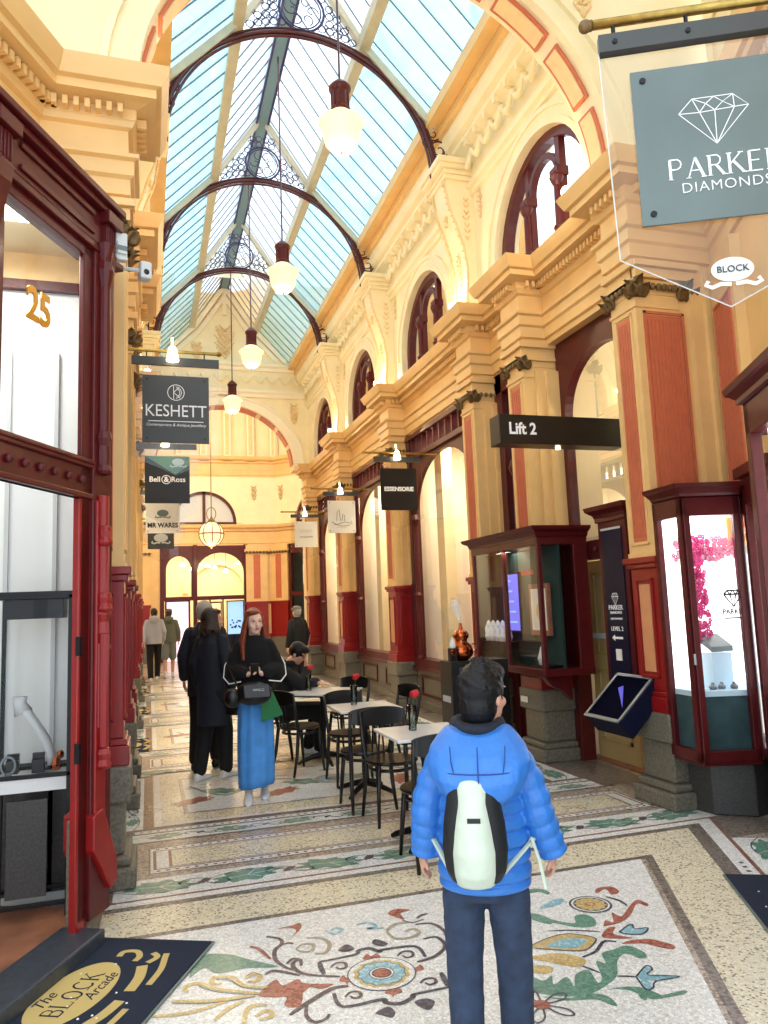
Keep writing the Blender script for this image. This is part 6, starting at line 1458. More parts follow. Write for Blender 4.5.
def rose(loc,label,k):
    t=vase(loc,'slim clear glass vase on the %s table'%label)
    s=[o for o in COL.objects if o.name.startswith('rose_stem')][-1]; bpy.data.objects.remove(s)
    r=thing('red_rose','single red rose in the vase on the %s table'%label,'flower',(loc[0],loc[1],.77))
    m=MB(); m.tube([(0,0,.0),(.004,0,.1),(.02,0,.21)],.004,5); m.ell((.025,.01,.15),(.02,.006,.01),6,4); m.build('stem','stem green',r)
    m=MB()
    for j in range(9):
        a=j*2.4; q=.006+.0022*j; m.ell((.02+q*cos(a),q*sin(a),.225+.006*(j%3)),(.02,.02,.024),8,6)
    m.build('bloom','rose red',r,smooth=True)
rose((1.80,5.24),'nearest',0); rose((1.79,6.83),'middle',1); rose((1.66,8.25),'farthest',2)
def chair0():
    t=thing('bentwood_chair','','chair',(0,0,0))        # faces +y
    m=MB(); m.lathe([(.001,.435),(.17,.435),(.2,.44),(.208,.452),(.2,.465),(.001,.462)],(0,0,0),26); m.build('seat','black lacquer',t,smooth=False)
    m=MB(); m.tube([(.17*cos(k*PI/12),.17*sin(k*PI/12)-.0,.40) for k in range(24)],.013,6,closed=True); m.build('seat_ring','black lacquer',t)
    for sx in (-1,1):
        m=MB(); m.tube([(sx*.14,.13,.44),(sx*.155,.15,.25),(sx*.17,.18,0)],[.018,.017,.012],8); m.build('leg','black lacquer',t,smooth=True)
        m=MB(); m.tube([(sx*.185,-.215,.80),(sx*.18,-.18,.6),(sx*.165,-.14,.44),(sx*.175,-.17,.2),(sx*.185,-.22,0)],[.013,.016,.019,.017,.012],8); m.build('leg','black lacquer',t,smooth=True)
    m=MB(); rs=[]
    for k in range(13):
        a=-PI/2+(k/12-.5)*2.0; x=.215*sin((k/12-.5)*2.0); y=-.235+.05*(1-cos((k/12-.5)*2.0))*1.4; h=.075*(1-.35*abs(k/6-1)**2)
        rs.append([(x,y-.008,.755-h),(x,y+.008,.755-h),(x,y+.008,.755+h),(x,y-.008,.755+h)])
    m.loft(rs); m.build('backrest','black lacquer',t,smooth=False,bevel=.003)
    m=MB(); 
    for x in (-.06,0,.06): m.tube([(x,-.235,.7),(x*.9,-.19,.46)],.008,6)
    m.build('back_spindle','black lacquer',t); nest(t,'backrest',['back_spindle']); nest(t,'seat',['seat_ring'])
    return t
c0=chair0()
CH=[((1.80,5.78),PI,'black bentwood chair tucked at the far side of the nearest table'),
((1.76,4.80),0.0,'black bentwood chair at the near side of the nearest table, closest to the boy'),
((1.72,6.26),0.05,'black bentwood chair with its back towards the viewer at the middle table'),
((1.82,7.16),PI,'black bentwood chair on the far side of the middle table'),
((1.47,7.84),-1.1,'black bentwood chair at the near left corner of the farthest table'),
((2.18,8.62),2.4,'black bentwood chair on the far right side of the farthest table'),
((2.38,7.5),1.9,'black bentwood chair standing free to the right between the tables'),
((1.36,8.68),-1.75,'black bentwood chair carrying the seated man')]
for i,(p,a,l) in enumerate(CH):
    if i==0: c0.location=(*p,0); c0.rotation_euler.z=a; c0['label']=l; c0['group']='bentwood cafe chairs'
    else: dup(c0,(*p,0),a,l,'bentwood cafe chairs')
# ================================================================ PEOPLE
def V(*a): return Vector(a)
def cap(mb,p0,r0,p1,r1,n=12,flat=1,fn=None,steps=4):
    p0,p1=Vector(p0),Vector(p1); d=(p1-p0); L=d.length; u=d/L if L else V(0,0,1); pts=[];rr=[]
    for k in range(4): a=PI/2*(1-k/4); pts.append(p0-u*r0*sin(a)); rr.append(max(.0008,r0*cos(a)))
    for k in range(steps+1): t=k/steps; pts.append(p0+d*t); rr.append((r0+(r1-r0)*t)*(fn(t) if fn else 1))
    for k in range(1,5): a=PI/2*k/4; pts.append(p1+u*r1*sin(a)); rr.append(max(.0008,r1*cos(a)))
    mb.tube(pts,rr,n,flat=flat)
def chain(mb,pts,rs,**k):
    for a,b,r,q in zip(pts,pts[1:],rs,rs[1:]): cap(mb,a,r,b,q,**k)
def rings(mb,R,n=24,fn=None):
    out=[]
    for (x,y,z,rx,ry) in R:
        out.append([(x+rx*cos(2*PI*i/n),y+ry*sin(2*PI*i/n),z) for i in range(n)])
    mb.loft(out)
def interp(R,k):
    out=[]
    for a,b in zip(R,R[1:]):
        for i in range(k): t=i/k; out.append([u+(v-u)*t for u,v in zip(a,b)])
    out.append(list(R[-1])); return out
def hand(mb,w,d,palm,s=1.0,curl=.5,thumb=1):
    """w wrist, d pointing direction, palm: direction the palm faces; five separate fingers"""
    w=Vector(w); d=Vector(d).normalized(); p=Vector(palm); p=(p-d*p.dot(d)).normalized(); side=d.cross(p)*thumb
    c=w+d*.045*s
    for k in range(4):
        o=side*(.027-.018*k)*s; cap(mb,w+o*.5,.013*s,w+d*.075*s+o,.011*s,8)
        L=[.062,.072,.067,.052][k]*s; base=w+d*.08*s+o; a=curl*(.6+.1*k); q=base; dd=d
        for j,f in enumerate((.42,.32,.26)):
            dd=(d*cos(a*(j+1))+p*sin(a*(j+1))).normalized(); e=q+dd*L*f; cap(mb,q,(.0095-.001*j)*s,e,(.0088-.001*j)*s,8); q=e
    cap(mb,w+side*.018*s+d*.02*s,.013*s,w+side*.045*s+d*.05*s+p*.012*s,.011*s,8); cap(mb,w+side*.045*s+d*.05*s+p*.012*s,.011*s,w+side*.05*s+d*.078*s+p*.025*s,.009*s,8)
def head(mb,c,s=1.0,yaw=0,tilt=0,nod=0):
    R=Matrix.Rotation(yaw,3,'Z')@Matrix.Rotation(nod,3,'X')@Matrix.Rotation(tilt,3,'Y'); c=Vector(c)
    P=lambda x,y,z:c+R@V(x*s,y*s,z*s)
    mb.ell(c+R@V(0,-.012*s,.025*s),(.073*s,.092*s,.092*s),16,12,R)
    mb.ell(P(0,.022,-.045),(.056*s,.062*s,.068*s),14,10,R)
    mb.ell(P(0,.058,-.085),(.026*s,.022*s,.022*s),10,8,R)               # chin
    cap(mb,P(0,.086,.01),.008*s,P(0,.102,-.024),.0125*s,8); mb.ell(P(0,.094,-.028),(.016*s,.011*s,.008*s),8,6,R)
    mb.ell(P(0,.083,-.052),(.024*s,.010*s,.009*s),8,6,R)
    for e in (-1,1):
        mb.ell(P(e*.076,-.01,-.01),(.009*s,.018*s,.03*s),8,8,R); mb.ell(P(e*.04,.055,-.025),(.024*s,.022*s,.022*s),8,6,R)
        mb.ell(P(e*.03,.078,.03),(.024*s,.010*s,.007*s),8,6,R)
    return R,P
def face_bits(P,R,root,s=1.0,lips=True):
    m=MB()
    for e in (-1,1):
        m=MB(); m.ell(P(e*.030,.080,.012),(.0095*s,.006*s,.0045*s),10,6,R); m.build('eye','eye',root,smooth=True)
        m=MB(); m.tube([P(e*.016,.086,.032),P(e*.030,.085,.036),P(e*.044,.077,.033)],.0014*s,5); m.build('eyebrow','hair brown',root)
    if lips:
        m=MB(); m.ell(P(0,.092,-.050),(.020*s,.006*s,.0055*s),10,6,R); m.ell(P(0,.092,-.058),(.016*s,.006*s,.0055*s),10,6,R); m.build('lips','lip',root,smooth=True)
def shoe(mb,ankle,d,s=1.0,sole=.0):
    a=Vector(ankle); d=Vector((d[0],d[1],0)).normalized(); n=V(-d.y,d.x,0); rs=[]
    for t,w,h in ((-.075,.025,.05),(-.06,.034,.085),(-.02,.037,.095),(.03,.037,.078),(.08,.042,.058),(.13,.042,.045),(.17,.032,.034),(.19,.015,.02)):
        q=V(a.x,a.y,sole)+d*t*s; rs.append([tuple(q+n*(w*s*cos(2*PI*i/12))+V(0,0,1)*max(0,(h*s/2)*(1+sin(2*PI*i/12)))) for i in range(12)])
    mb.loft(rs)
# ---------------------------------------------------------------- the boy (seen from behind)
def boy():
    t=thing('person','boy seen from behind in a bright blue hooded puffer jacket and dark jeans, walking away','person',(1.115,2.54,0),-math.radians(25))
    vx=.006
    b=MB(); R,P=head(b,(.028,.015,1.305),.93,yaw=-.62)
    cap(b,(0,-.0,1.12),.058,(.02,.01,1.26),.05)
    for e in (-1,1): chain(b,[(e*.11,0,1.10),(e*.19,-.015,.93),(e*.215+(.012 if e>0 else 0),.02,.79)],[.045,.036,.024])
    hand(b,(-.215,.02,.785),(-.12,.12,-1),(1,.2,0),.78,.6,1); hand(b,(.235,.02,.785),(.10,.12,-1),(-1,.2,0),.78,.7,-1)
    rings(b,[(0,0,.70,.11,.085),(0,0,.8,.12,.085),(0,0,1.0,.13,.09),(0,0,1.14,.12,.075),(0,0,1.17,.06,.05)])
    hipz=.66
    for e,ky,ay in ((-1,.03,-.02),(1,.05,.10)): chain(b,[(e*.075,0,hipz),(e*.083,ky,.38),(e*.08,ay,.08)],[.072,.052,.036])
    b.build('body','skin',t,smooth=True,remesh=.0065)
    h=MB(); R2=R
    h.ell(P(0,-.018,.035),(.085*.93,.1*.93,.100*.93),20,14,R2); h.ell(P(0,-.038,-.03),(.074*.93,.075*.93,.085*.93),16,10,R2); h.ell(P(0,.03,.085),(.07*.93,.07*.93,.048*.93),14,8,R2)
    rnd=random.Random(2)
    for k in range(70):
        a=rnd.uniform(0,2*PI); ph=rnd.uniform(-.4,1.4); d=V(cos(ph)*cos(a),cos(ph)*sin(a),sin(ph))
        if d.y>.55 and d.z<.5: continue
        q=P(d.x*.083,-.02+d.y*.098,.035+d.z*.098); g=(R2@V(-d.y*.5,d.x*.5,-.6+.2*rnd.random())).normalized()*.03; cap(h,q-g*.5,.007,q+g*.6,.004,6,steps=2)
    h.build('hair','hair black',t,smooth=True,remesh=.006,sm=2)
    # jeans
    j=MB()
    rings(j,interp([(0,0,.635,.125,.095),(0,0,.69,.135,.10),(0,0,.78,.13,.095)],2))
    for e,ky,ay in ((-1,.03,-.02),(1,.05,.10)): chain(j,[(e*.076,0,.64),(e*.086,ky,.39),(e*.084,ay,.10)],[.076,.064,.056],fn=lambda t:1+.02*sin(t*20),steps=8,n=16)
    j.build('jeans','jeans',t,smooth=True,remesh=.008)
    s=MB(); shoe(s,(-.08,-.02,.08),(0,1),.95); s.build('shoe','shoe dark',t,smooth=True); s=MB(); shoe(s,(.08,.10,.08),(.1,1),.95); s.build('shoe','shoe dark',t,smooth=True)
    # puffer jacket: horizontal baffles swell between stitch lines
    pk=MB(); n=9; R_=[]
    zs=[.668,.70,.755,.81,.865,.92,.975,1.03,1.085,1.135,1.17]
    W=[.146,.152,.154,.152,.150,.148,.148,.148,.136,.11,.08]; D=[.115,.122,.125,.124,.122,.122,.124,.124,.118,.1,.075]
    for i in range(len(zs)-1):
        for k in range(5):
            q=k/5; bul=.010*sin(PI*q)**.5 if k else -.005; z=zs[i]+(zs[i+1]-zs[i])*q; w=W[i]+(W[i+1]-W[i])*q+bul; d=D[i]+(D[i+1]-D[i])*q+bul; R_.append((0,-.003,z,w,d))
    rings(pk,R_,32)
    for e in (-1,1):
        Pt=[V(e*.115,-.005,1.095),V(e*.187,-.02,.92),V(e*.212+(.026 if e>0 else .006),.012,.775)]
        L1=(Pt[1]-Pt[0]).length; pts=[];rr=[]; N=44
        for k in range(N+1):
            q=k/N*2; i=min(1,int(q)); f_=q-i; p=Pt[i].lerp(Pt[i+1],f_)
            if i==0: p=p+V(e*.012,0,0)*sin(PI*f_)
            base=.060+(.057-.060)*min(1,q)+(-.010)*max(0,q-1)
            rr.append(base+.011*abs(sin(k/N*PI*6.5))**.45-.006); pts.append(p)
        pts=[pts[0]+(pts[0]-pts[1]).normalized()*.03]+pts+[pts[-1]+(pts[-1]-pts[-2]).normalized()*.008]; rr=[.03]+rr+[rr[-1]*.8]
        pk.tube(pts,rr,18)
    pk.build('puffer_jacket','puffer blue',t,smooth=True,remesh=.0045,sm=1)
    hd=MB()          # hood lying on the back
    rs=[]
    for k in range(13):
        a=k/12*PI; 
    for (y,z,rx,ry) in ((-.13,.955,.03,.02),(-.145,.97,.085,.05),(-.155,1.005,.13,.07),(-.15,1.055,.160,.085),(-.125,1.10,.170,.10),(-.085,1.14,.162,.115),(-.05,1.175,.135,.115),(-.03,1.20,.11,.10),(-.02,1.20,.08,.07),(-.02,1.17,.05,.05)):
        rs.append([(rx*cos(2*PI*i/28)*(1+.03*cos(8*2*PI*i/28)),y+ry*sin(2*PI*i/28),z+.012*cos(2*PI*i/28*2)) for i in range(28)])
    hd.loft(rs); hd.build('hood','puffer blue',t,smooth=True,remesh=.006,sm=3)
    sm=MB()          # stitch seams on the hood
    for x0 in (-.07,0.0,.07):
        sm.tube([(x0*1.3,-.195+x0*x0*3,1.165),(x0*1.25,-.222+x0*x0*3,1.12),(x0*1.1,-.235+x0*x0*4,1.07),(x0*.95,-.226+x0*x0*5,1.02),(x0*.8,-.205+x0*x0*5,.985)],.0022,5)
    sm.tube([(.153*sin(a),-.135-.096*cos(a),1.085+.0*cos(a)) for a in [-1.3+.26*k for k in range(11)]],.0022,5)
    sm.build('hood_seam','seam blue',t)
    c=MB(); c.tube([(.075*cos(k*PI/10),.01+.07*sin(k*PI/10),1.205+.012*sin(k*PI/10)) for k in range(20)],.028,8,closed=True); c.build('inner_collar','navy coat',t,smooth=True)
    # backpack
    k=thing('backpack','small pale green and black backpack worn by the boy in the blue jacket','backpack',t.location,t.rotation_euler.z)
    m=MB(); rs=[]
    for z,rx,d,y in ((.735,.055,.03,-.15),(.745,.085,.06,-.165),(.78,.105,.07,-.175),(.85,.115,.072,-.18),(.93,.108,.068,-.178),(1.0,.095,.06,-.172),(1.06,.085,.045,-.160),(1.09,.07,.02,-.145)):
        rs.append([(-.022+.93*rx*cos(2*PI*i/24),y-.02+d*sin(2*PI*i/24),z) for i in range(24)])
    m.loft(rs); m.build('pack_body','pack black',k,smooth=True,remesh=.007)
    m=MB(); rs=[]
    for z,rx,d,y in ((.725,.04,.03,-.16),(.738,.068,.055,-.175),(.78,.08,.072,-.190),(.85,.082,.078,-.197),(.93,.072,.074,-.192),(1.0,.060,.064,-.182),(1.06,.062,.05,-.166),(1.095,.055,.02,-.15)):
        rs.append([(.93*rx*cos(2*PI*i/24)-.024,y-.022+d*sin(2*PI*i/24),z) for i in range(24)])
    m.loft(rs); m.build('pale_front','pack pale',k,smooth=True,remesh=.007)
    m=MB(); m.obox((-.02,-.281,.955),(.042,.006,.014),0); m.build('label_patch','sign black',k)
    m=MB()
    for e in (-1,1):
        m.tube([(e*.07,-.15,1.08),(e*.09,-.06,1.19),(e*.1,.05,1.16),(e*.115,.115,1.05),(e*.15,.09,.93),(e*.17,-.04,.83),(e*.085-.02,-.16,.76)],.011,6,flat=.5)
    m.tube([(.165,-.06,.84),(.185,-.10,.78),(.20,-.13,.70)],.006,6,flat=.4)
    m.build('shoulder_strap','pack pale',k)
boy()
# ---------------------------------------------------------------- woman in blue skirt
def long_hair(mb,P,R,drop,w=.1,n=80,seed=1,front=True):
    rnd=random.Random(seed)
    mb.ell(P(0,-.036,.042),(.084,.094,.098),18,12,R); mb.ell(P(.02,.012,.092),(.06,.068,.032),12,8,R)
    for k in range(n):
        a=-.30+rnd.random()*(PI+.6)
        # a: 0 = right side, PI/2 = back, PI = left
        x,y=cos(a),-sin(a); top=P(x*.06,y*.07+.0,.09); mid=P(x*.090,y*.098-.012,-.03); L=drop*rnd.uniform(.8,1.05)
        q=P(x*.115+rnd.uniform(-.01,.01),y*.12-.01,-.03-L*.5); q2=P(x*(w+.02)+rnd.uniform(-.015,.015),y*.13-.005+.02*(1 if y>0 else 0),-.03-L)
        mb.tube([top,mid,q,q2],[.016,.022,.02,.006],6)
def woman():
    t=thing('person','woman with long auburn hair, black fleece top and long blue skirt, holding a phone','person',(.91,6.93,0),PI-.14)
    b=MB(); R,P=head(b,(0,.02,1.53),.98,yaw=.32)
    cap(b,(0,-.01,1.36),.055,(0,.005,1.47),.05)
    for e in (-1,1):
        chain(b,[(e*.115,-.01,1.31),(e*.20,-.025,1.12),(e*.06,.17,1.09)],[.045,.04,.026])
    hand(b,(.06,.17,1.09),(-.9,.35,.1),(0,.1,1),.95,.9,-1); hand(b,(-.06,.17,1.10),(.9,.35,.1),(0,.1,1),.95,.9,1)
    rings(b,[(0,0,.85,.11,.08),(0,0,1.05,.11,.085),(0,0,1.25,.12,.08),(0,0,1.34,.10,.07),(0,0,1.39,.06,.05)])
    for e,ay in ((-1,-.10),(1,.07)): chain(b,[(e*.07,0,.80),(e*.07,ay*.4+.01,.46),(e*.07,ay,.08)],[.06,.05,.035])
    b.build('body','skin pale',t,smooth=True,remesh=.007); face_bits(P,R,t,.98)
    h=MB(); long_hair(h,P,R,.34,seed=4); h.build('long_hair','hair auburn',t,smooth=True,remesh=.008,sm=2)
    f=MB(); rings(f,interp([(0,0,.95,.15,.11),(0,0,1.02,.16,.12),(0,0,1.2,.165,.12),(0,0,1.30,.16,.105),(0,0,1.365,.12,.085),(0,0,1.42,.075,.065)],3),28)
    for e in (-1,1):
        chain(f,[(e*.12,-.005,1.325),(e*.20,-.02,1.12),(e*.10,.15,1.10)],[.062,.075,.052],n=16)
        f.ell((e*.18,.02,1.09),(.09,.09,.09),14,10)
    f.build('fleece_cape','black fleece',t,smooth=True,remesh=.009,sm=4)
    m=MB()
    for e in (-1,1):
        m.tube([(e*.195,-.01,1.28),(e*.265,.0,1.16),(e*.275,.03,1.06),(e*.225,.12,1.01),(e*.12,.185,1.03)],.006,6)
    m.build('white_piping','white matt',t,smooth=True)
    s=MB(); rs=[]
    for k in range(15):
        q=k/14; z=.985-.865*q; w=.14+.022*sin(q*2.2)-.004*q; d=.11+.03*q
        rs.append([((w+.007*cos(9*2*PI*i/48+q))*cos(2*PI*i/48)+.0*q,(d+.008*cos(9*2*PI*i/48+q))*sin(2*PI*i/48)+.03*q,z-.02*q*cos(2*PI*i/48*1)) for i in range(48)])
    s.loft(rs); s.build('long_skirt','skirt blue',t,smooth=True)
    s=MB(); shoe(s,(.07,.09,0),(0,1),1.0); s.build('trainer','white trainer',t,smooth=True); s=MB(); shoe(s,(-.07,-.10,0),(0,1),1.0); s.build('trainer','white trainer',t,smooth=True)
    # phone
    ph=thing('phone','dark phone held in both hands by the auburn-haired woman','phone',t.location,t.rotation_euler.z); m=MB(); m.obox((0,.235,1.13),(.07,.012,.13),0,-.5); m.build('phone_body','black lacquer',ph,bevel=.003)
    # handbag
    g=thing('handbag','black leather handbag on the arm of the woman in the blue skirt','bag',t.location,t.rotation_euler.z)
    m=MB(); m.ell((.01,.235,.93),(.15,.075,.10),20,12,fn=lambda d:1+.12*abs(d.x*d.z)); m.build('bag_body','black leather',g,smooth=True)
    m=MB(); m.loft([[(-.13+.0,.30,.90),(.09,.30,.90),(.10,.29,1.0),(-.12,.29,1.0)],[(-.13,.315,.90),(.09,.315,.90),(.10,.30,1.01),(-.12,.30,1.01)]]); m.build('bag_flap','black leather',g,bevel=.006)
    m=MB(); m.ell((.19,.22,.90),(.075,.06,.085),14,10); m.build('side_pouch','black leather',g,smooth=True)
    m=MB(); m.tube([(.14,.235,.98),(.19,.18,1.08),(.24,.10,1.2),(.2,.04,1.32),(.16,-.01,1.43)],.008,6); m.build('bag_strap','black leather',g)
    text('bag_lettering','MIMCO',.03,'grey white',g,(-.03,.318,.965),(PI/2,0,PI))
    w=thing('green_bag','folded dark green carrier bag held beside the black handbag','bag',t.location,t.rotation_euler.z)
    m=MB(); m.loft([[(-.04,.16,.93),(-.15,.10,.93),(-.24,.10,.72),(-.05,.18,.68)],[(-.04,.18,.93),(-.15,.12,.93),(-.24,.12,.72),(-.05,.20,.68)]]); m.build('bag_panel','bag green',w,bevel=.004)
woman()
# ---------------------------------------------------------------- generic standing figure
def stander(loc,rot,label,H=1.7,top='black cloth',bottom='black cloth',shoes='white trainer',hairm='hair black',skin='skin',coat_len=.55,stride=.12,arm='down',hair='short',hood=False,shorts=False,cap_=None,headyaw=0,width=1.0,vox=.011,open_coat=None):
    t=thing('person',label,'person',(*loc,0),rot); k=H/1.7
    S=lambda *p:tuple(q*k for q in p)
    b=MB(); R,P=head(b,S(0,.02,1.57),k,yaw=headyaw,nod=0)
    cap(b,S(0,-.01,1.40),.055*k,S(0,.01,1.51),.05*k)
    el=[S(.225*width,-.03,1.14),S(-.225*width,-.03,1.14)]; 
    if arm=='down': wr=[S(.235*width,.05,.90),S(-.235*width,.03,.90)]
    elif arm=='swing': wr=[S(.23,.16,.93),S(-.23,-.10,.90)]
    else: wr=[S(.12,.2,1.05),S(-.12,.2,1.05)]
    sh=[S(.155*width,0,1.365),S(-.155*width,0,1.365)]
    for i in (0,1): chain(b,[sh[i],el[i],wr[i]],[.05*k,.04*k,.027*k]); hand(b,wr[i],(0,.15,-1) if arm!='front' else (0,.9,.1),(-1 if i==0 else 1,0,0),k,.4,-1 if i==0 else 1)
    rings(b,[tuple(q*k for q in r) for r in ((0,0,.88,.15,.10),(0,0,1.1,.14,.10),(0,0,1.3,.14,.09),(0,0,1.40,.12,.075),(0,0,1.45,.06,.055))])
    an=[S(.085,stride,.09),S(-.085,-stride,.09)]; kn=[S(.09,stride*.6+.03,.48),S(-.09,-stride*.25+.03,.48)]
    for i in (0,1): chain(b,[S(.09*(1-2*i),0,.88),kn[i],an[i]],[.085*k,.058*k,.036*k])
    b.build('body',skin,t,smooth=True,remesh=vox)
    if hair=='short': 
        h=MB(); h.ell(P(0,-.02,.035),(.083*k,.100*k,.098*k),16,12,R); h.ell(P(0,-.035,-.02),(.073*k,.075*k,.075*k),14,8,R); h.build('hair',hairm,t,smooth=True,remesh=vox)
    elif hair=='bob':
        h=MB(); long_hair(h,P,R,.13,.085,30,3); h.build('hair',hairm,t,smooth=True,remesh=vox)
    if cap_:
        h=MB(); h.ell(P(0,-.005,.07),(.092*k,.108*k,.068*k),16,10,R); h.ell(P(0,.09,.06),(.06*k,.06*k,.012*k),12,6,R); h.build('flat_cap',cap_,t,smooth=True)
    # trousers
    j=MB()
    if shorts:
        for i in (0,1): chain(j,[S(.085*(1-2*i),0,.88),tuple(Vector(S(.085*(1-2*i),0,.88)).lerp(Vector(kn[i]),.92))],[.10*k,.095*k],n=14)
        j.build('shorts',bottom,t,smooth=True,remesh=vox)
        j=MB()
        for i in (0,1): j=MB(); cap(j,an[i],.042*k,tuple(Vector(an[i])+V(0,0,.06)),.04*k); j.build('sock','white matt',t,smooth=True)
    else:
        rings(j,[tuple(q*k for q in r) for r in ((0,0,.82,.15,.11),(0,0,.95,.16,.115),(0,0,1.02,.15,.11))])
        for i in (0,1): chain(j,[S(.085*(1-2*i),0,.87),kn[i],tuple(Vector(an[i])+V(0,0,.02))],[.098*k,.078*k,.068*k],n=14)
        j.build('trousers',bottom,t,smooth=True,remesh=vox)
    s=MB(); shoe(s,an[0],(.05,1),k); s.build('shoe',shoes,t,smooth=True); s=MB(); shoe(s,an[1],(-.05,1),k); s.build('shoe',shoes,t,smooth=True)
    c=MB(); zb=1.42-coat_len-.15
    rings(c,[tuple(q*k for q in r) for r in interp([(0,0,zb,.19*width,.135),(0,0,zb+.2,.185*width,.13),(0,0,1.2,.185*width,.13),(0,0,1.34,.175*width,.115),(0,0,1.41,.13*width,.09),(0,0,1.48,.07,.065)],3)],24)
    for i in (0,1): chain(c,[sh[i],el[i],tuple(Vector(wr[i])+V(0,0,.02))],[.068*k,.064*k,.052*k],n=14)
    if hood: c.ell(S(0,-.11,1.43),(.12*k,.09*k,.09*k),14,10); c.tube([S(.09*cos(a*PI/8),.08*sin(a*PI/8)-.01,1.47) for a in range(16)],.03*k,8,closed=True)
    c.build('coat' if coat_len>.6 else 'jacket',top,t,smooth=True,remesh=vox,sm=4)
    if open_coat:
        q=MB(); q.tube([S(.03,.125,1.40),S(.05,.145,1.2),S(.04,.15,.95)],.02*k,6,flat=.4); q.build('pale_lapel',open_coat,t)
    return t
stander((.61,7.9),-.75,'woman with dark brown bobbed hair in a long navy coat and white trainers, turned away',1.68,'navy coat','black cloth','white trainer','hair brown',coat_len=.74,stride=.10,hair='bob',headyaw=-.55,width=.86,open_coat='grey white',vox=.009)
stander((.585,8.5),-.35,'grey-haired older man in a navy jacket, mostly hidden behind the woman in the long coat',1.77,'navy coat','black cloth','shoe dark','hair grey',coat_len=.55,stride=.08,headyaw=-.3)
t=stander((.13,20.1),.05,'young man in a pale grey hoodie and black trousers walking away down the arcade',1.80,'hoodie grey','black cloth','white trainer','hair brown',coat_len=.42,stride=.20,arm='swing',hood=True)
stander((.50,20.6),-.05,'man in an olive hooded jacket and grey shorts walking away beside the grey hoodie',1.77,'hoodie olive','shorts grey','white trainer','hair brown',coat_len=.42,stride=.15,arm='down',hood=True,shorts=True,cap_='cap grey')
stander((2.86,15.2),.5,'elderly man in a grey flat cap and dark coat standing far down the right side',1.70,'black cloth','black cloth','shoe dark','hair grey',coat_len=.62,stride=.05,cap_='cap grey')
b=thing('shoulder_bag','small black shoulder bag hanging from the woman in the long navy coat','bag',(.80,7.80,.62),-.75); m=MB(); m.box(-.09,.09,-.05,.05,0,.24); m.build('bag_body','black leather',b,bevel=.02); m=MB(); m.tube([(-.07,0,.23),(-.04,0,.40),(.04,0,.40),(.07,0,.23)],.008,6); m.build('bag_handle','black leather',b)
# ---------------------------------------------------------------- seated man
def seated():
    t=thing('person','seated man in a black padded jacket resting his face on one hand at a table','person',(1.42,8.66,0),-1.75)
    b=MB(); R,P=head(b,(0,.20,1.13),.98,yaw=-.3,nod=-.5)
    cap(b,(0,.06,.98),.055,(0,.15,1.08),.05)
    rings(b,[(0,0,.46,.15,.12),(0,.0,.60,.14,.11),(0,.03,.80,.16,.11),(0,.05,.95,.15,.09),(0,.06,1.0,.07,.06)])
    chain(b,[(.18,.06,.93),(.23,.24,.80),(.08,.30,1.00)],[.05,.04,.027]); chain(b,[(-.18,.06,.93),(-.22,.22,.78),(-.02,.44,.79)],[.05,.04,.027])
    hand(b,(.08,.30,1.00),(-.15,-.1,1),(0,-1,0),1,.4,1); hand(b,(-.02,.44,.79),(.6,.8,0),(0,0,-1),1,.3,-1)
    for e in (-1,1): chain(b,[(e*.09,.02,.50),(e*.12,.42,.50),(e*.10,.36+.06*e,.09)],[.085,.06,.036])
    b.build('body','skin',t,smooth=True,remesh=.009); face_bits(P,R,t,.98,False)
    h=MB(); h.ell(P(0,-.02,.04),(.086,.103,.10),16,12,R); h.ell(P(0,.05,.085),(.07,.07,.045),12,8,R); h.build('hair','hair black',t,smooth=True,remesh=.009)
    j=MB()
    for e in (-1,1): chain(j,[(e*.09,.02,.50),(e*.12,.42,.50),(e*.10,.36+.06*e,.12)],[.10,.082,.07],n=14)
    j.build('trousers','black cloth',t,smooth=True,remesh=.01)
    s=MB(); shoe(s,(.10,.42,0),(0,1)); s.build('shoe','white trainer',t,smooth=True); s=MB(); shoe(s,(-.10,.30,0),(0,1)); s.build('shoe','white trainer',t,smooth=True)
    c=MB(); rings(c,interp([(0,0,.44,.19,.15),(0,0,.6,.19,.15),(0,.02,.8,.20,.14),(0,.05,.93,.18,.12),(0,.07,1.0,.11,.09)],3),24)
    def bl(t_): return 1+.06*abs(sin(t_*PI*3))
    for pts in (((.18,.06,.93),(.23,.24,.80),(.10,.30,.95)),((-.18,.06,.93),(-.22,.22,.78),(-.06,.40,.80))):
        for a_,b_,r1,r2 in zip(pts,pts[1:],(.08,.07),(.07,.055)): cap(c,a_,r1,b_,r2,n=16,fn=bl,steps=10)
    c.tube([(.09*cos(a*PI/8),.06+.08*sin(a*PI/8),1.03) for a in range(16)],.040,8,closed=True)
    c.build('padded_jacket','black cloth',t,smooth=True,remesh=.009,sm=2)
    g=thing('dark_shoulder_bag','dark bag on the farthest table edge in front of the seated man','bag',(1.72,8.52,.755),.3); 
    m=MB(); m.ell((0,0,.06),(.10,.06,.06),14,8); m.build('bag_body','navy coat',g,smooth=True)
seated()
for o in [x for x in bpy.data.objects if x.get('category')=='person']:
    nest(o,'puffer_jacket',['hood','hood_seam','inner_collar']); nest(o,'fleece_cape',['white_piping']); nest(o,'coat',['pale_lapel']); nest(o,'body',['eye','eyebrow','lips'])
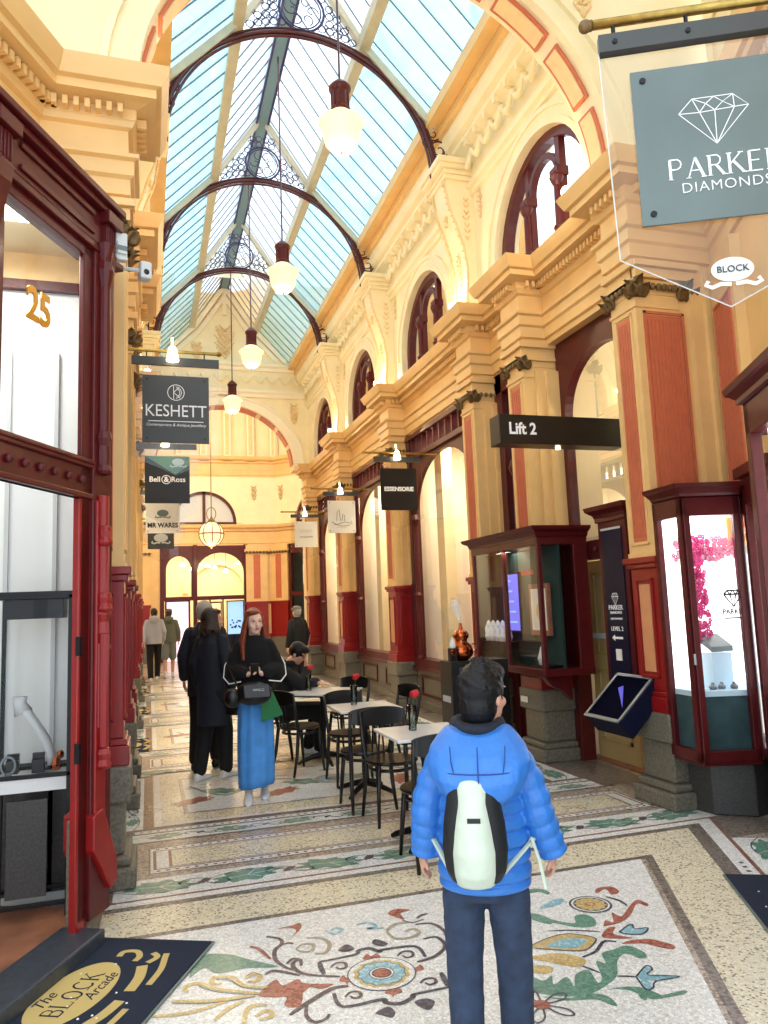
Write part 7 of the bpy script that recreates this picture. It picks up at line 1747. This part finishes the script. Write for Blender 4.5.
for o in [x for x in bpy.data.objects if x.get('category')=='bag']: nest(o,'bag_body',['bag_flap','bag_lettering','bag_strap','side_pouch','bag_handle'])
for o in [x for x in bpy.data.objects if x.get('category')=='backpack']: nest(o,'pale_front',['label_patch'])
for o in [x for x in bpy.data.objects if x.get('category')=='sign']: nest(o,'printed_panel',['lettering','small_lettering','monogram','emblem','corner_flash','ring_mark','ampersand','line_drawing','diamond_outline']); nest(o,'navy_face',['lettering','small_lettering','floor_note','level_lettering','diamond_mark','arrow_mark','paper_notice','top_strip']); nest(o,'brass_rod',['rod_finial'])
for o in [x for x in bpy.data.objects if x.get('category')=='mat']: nest(o,'mat_pile',['woven_badge','lettering','script_above','script_below','paper_fleck'])
for o in [x for x in bpy.data.objects if x.get('category')=='showcase']: nest(o,'case_frame',['lock','crown_moulding']); nest(o,'glass_panel',['glass_logo'])
# ================================================================ LIGHT, SKY, CAMERA
w=bpy.data.worlds.new('sky'); bpy.context.scene.world=w; w.use_nodes=True; nt=w.node_tree; bg=nt.nodes['Background']
bg.inputs['Color'].default_value=(.80,.90,1.0,1); bg.inputs['Strength'].default_value=WORLD
# overhead skylight of the near vault (glass laylight behind the viewer)
sc=bpy.context.scene
cam=bpy.data.cameras.new('camera'); co=bpy.data.objects.new('camera',cam); COL.objects.link(co); sc.camera=co
y,p,rl=[math.radians(a) for a in (17.45,7.05,2.2)]
f=V(sin(y)*cos(p),cos(y)*cos(p),sin(p)); rt=V(cos(y),-sin(y),0); up=rt.cross(f)
r2=rt*cos(rl)-up*sin(rl); u2=up*cos(rl)+rt*sin(rl)
co.matrix_world=Matrix(((r2.x,u2.x,-f.x,0),(r2.y,u2.y,-f.y,0),(r2.z,u2.z,-f.z,1.64),(0,0,0,1)))
cam.sensor_fit='HORIZONTAL'; cam.sensor_width=36; cam.lens=36*755/768; cam.clip_start=.05; cam.clip_end=200
sc.view_settings.view_transform='Standard'; sc.view_settings.look='None'; sc.view_settings.gamma=1; sc.view_settings.use_curve_mapping=False
sc.view_settings.exposure=EXPO
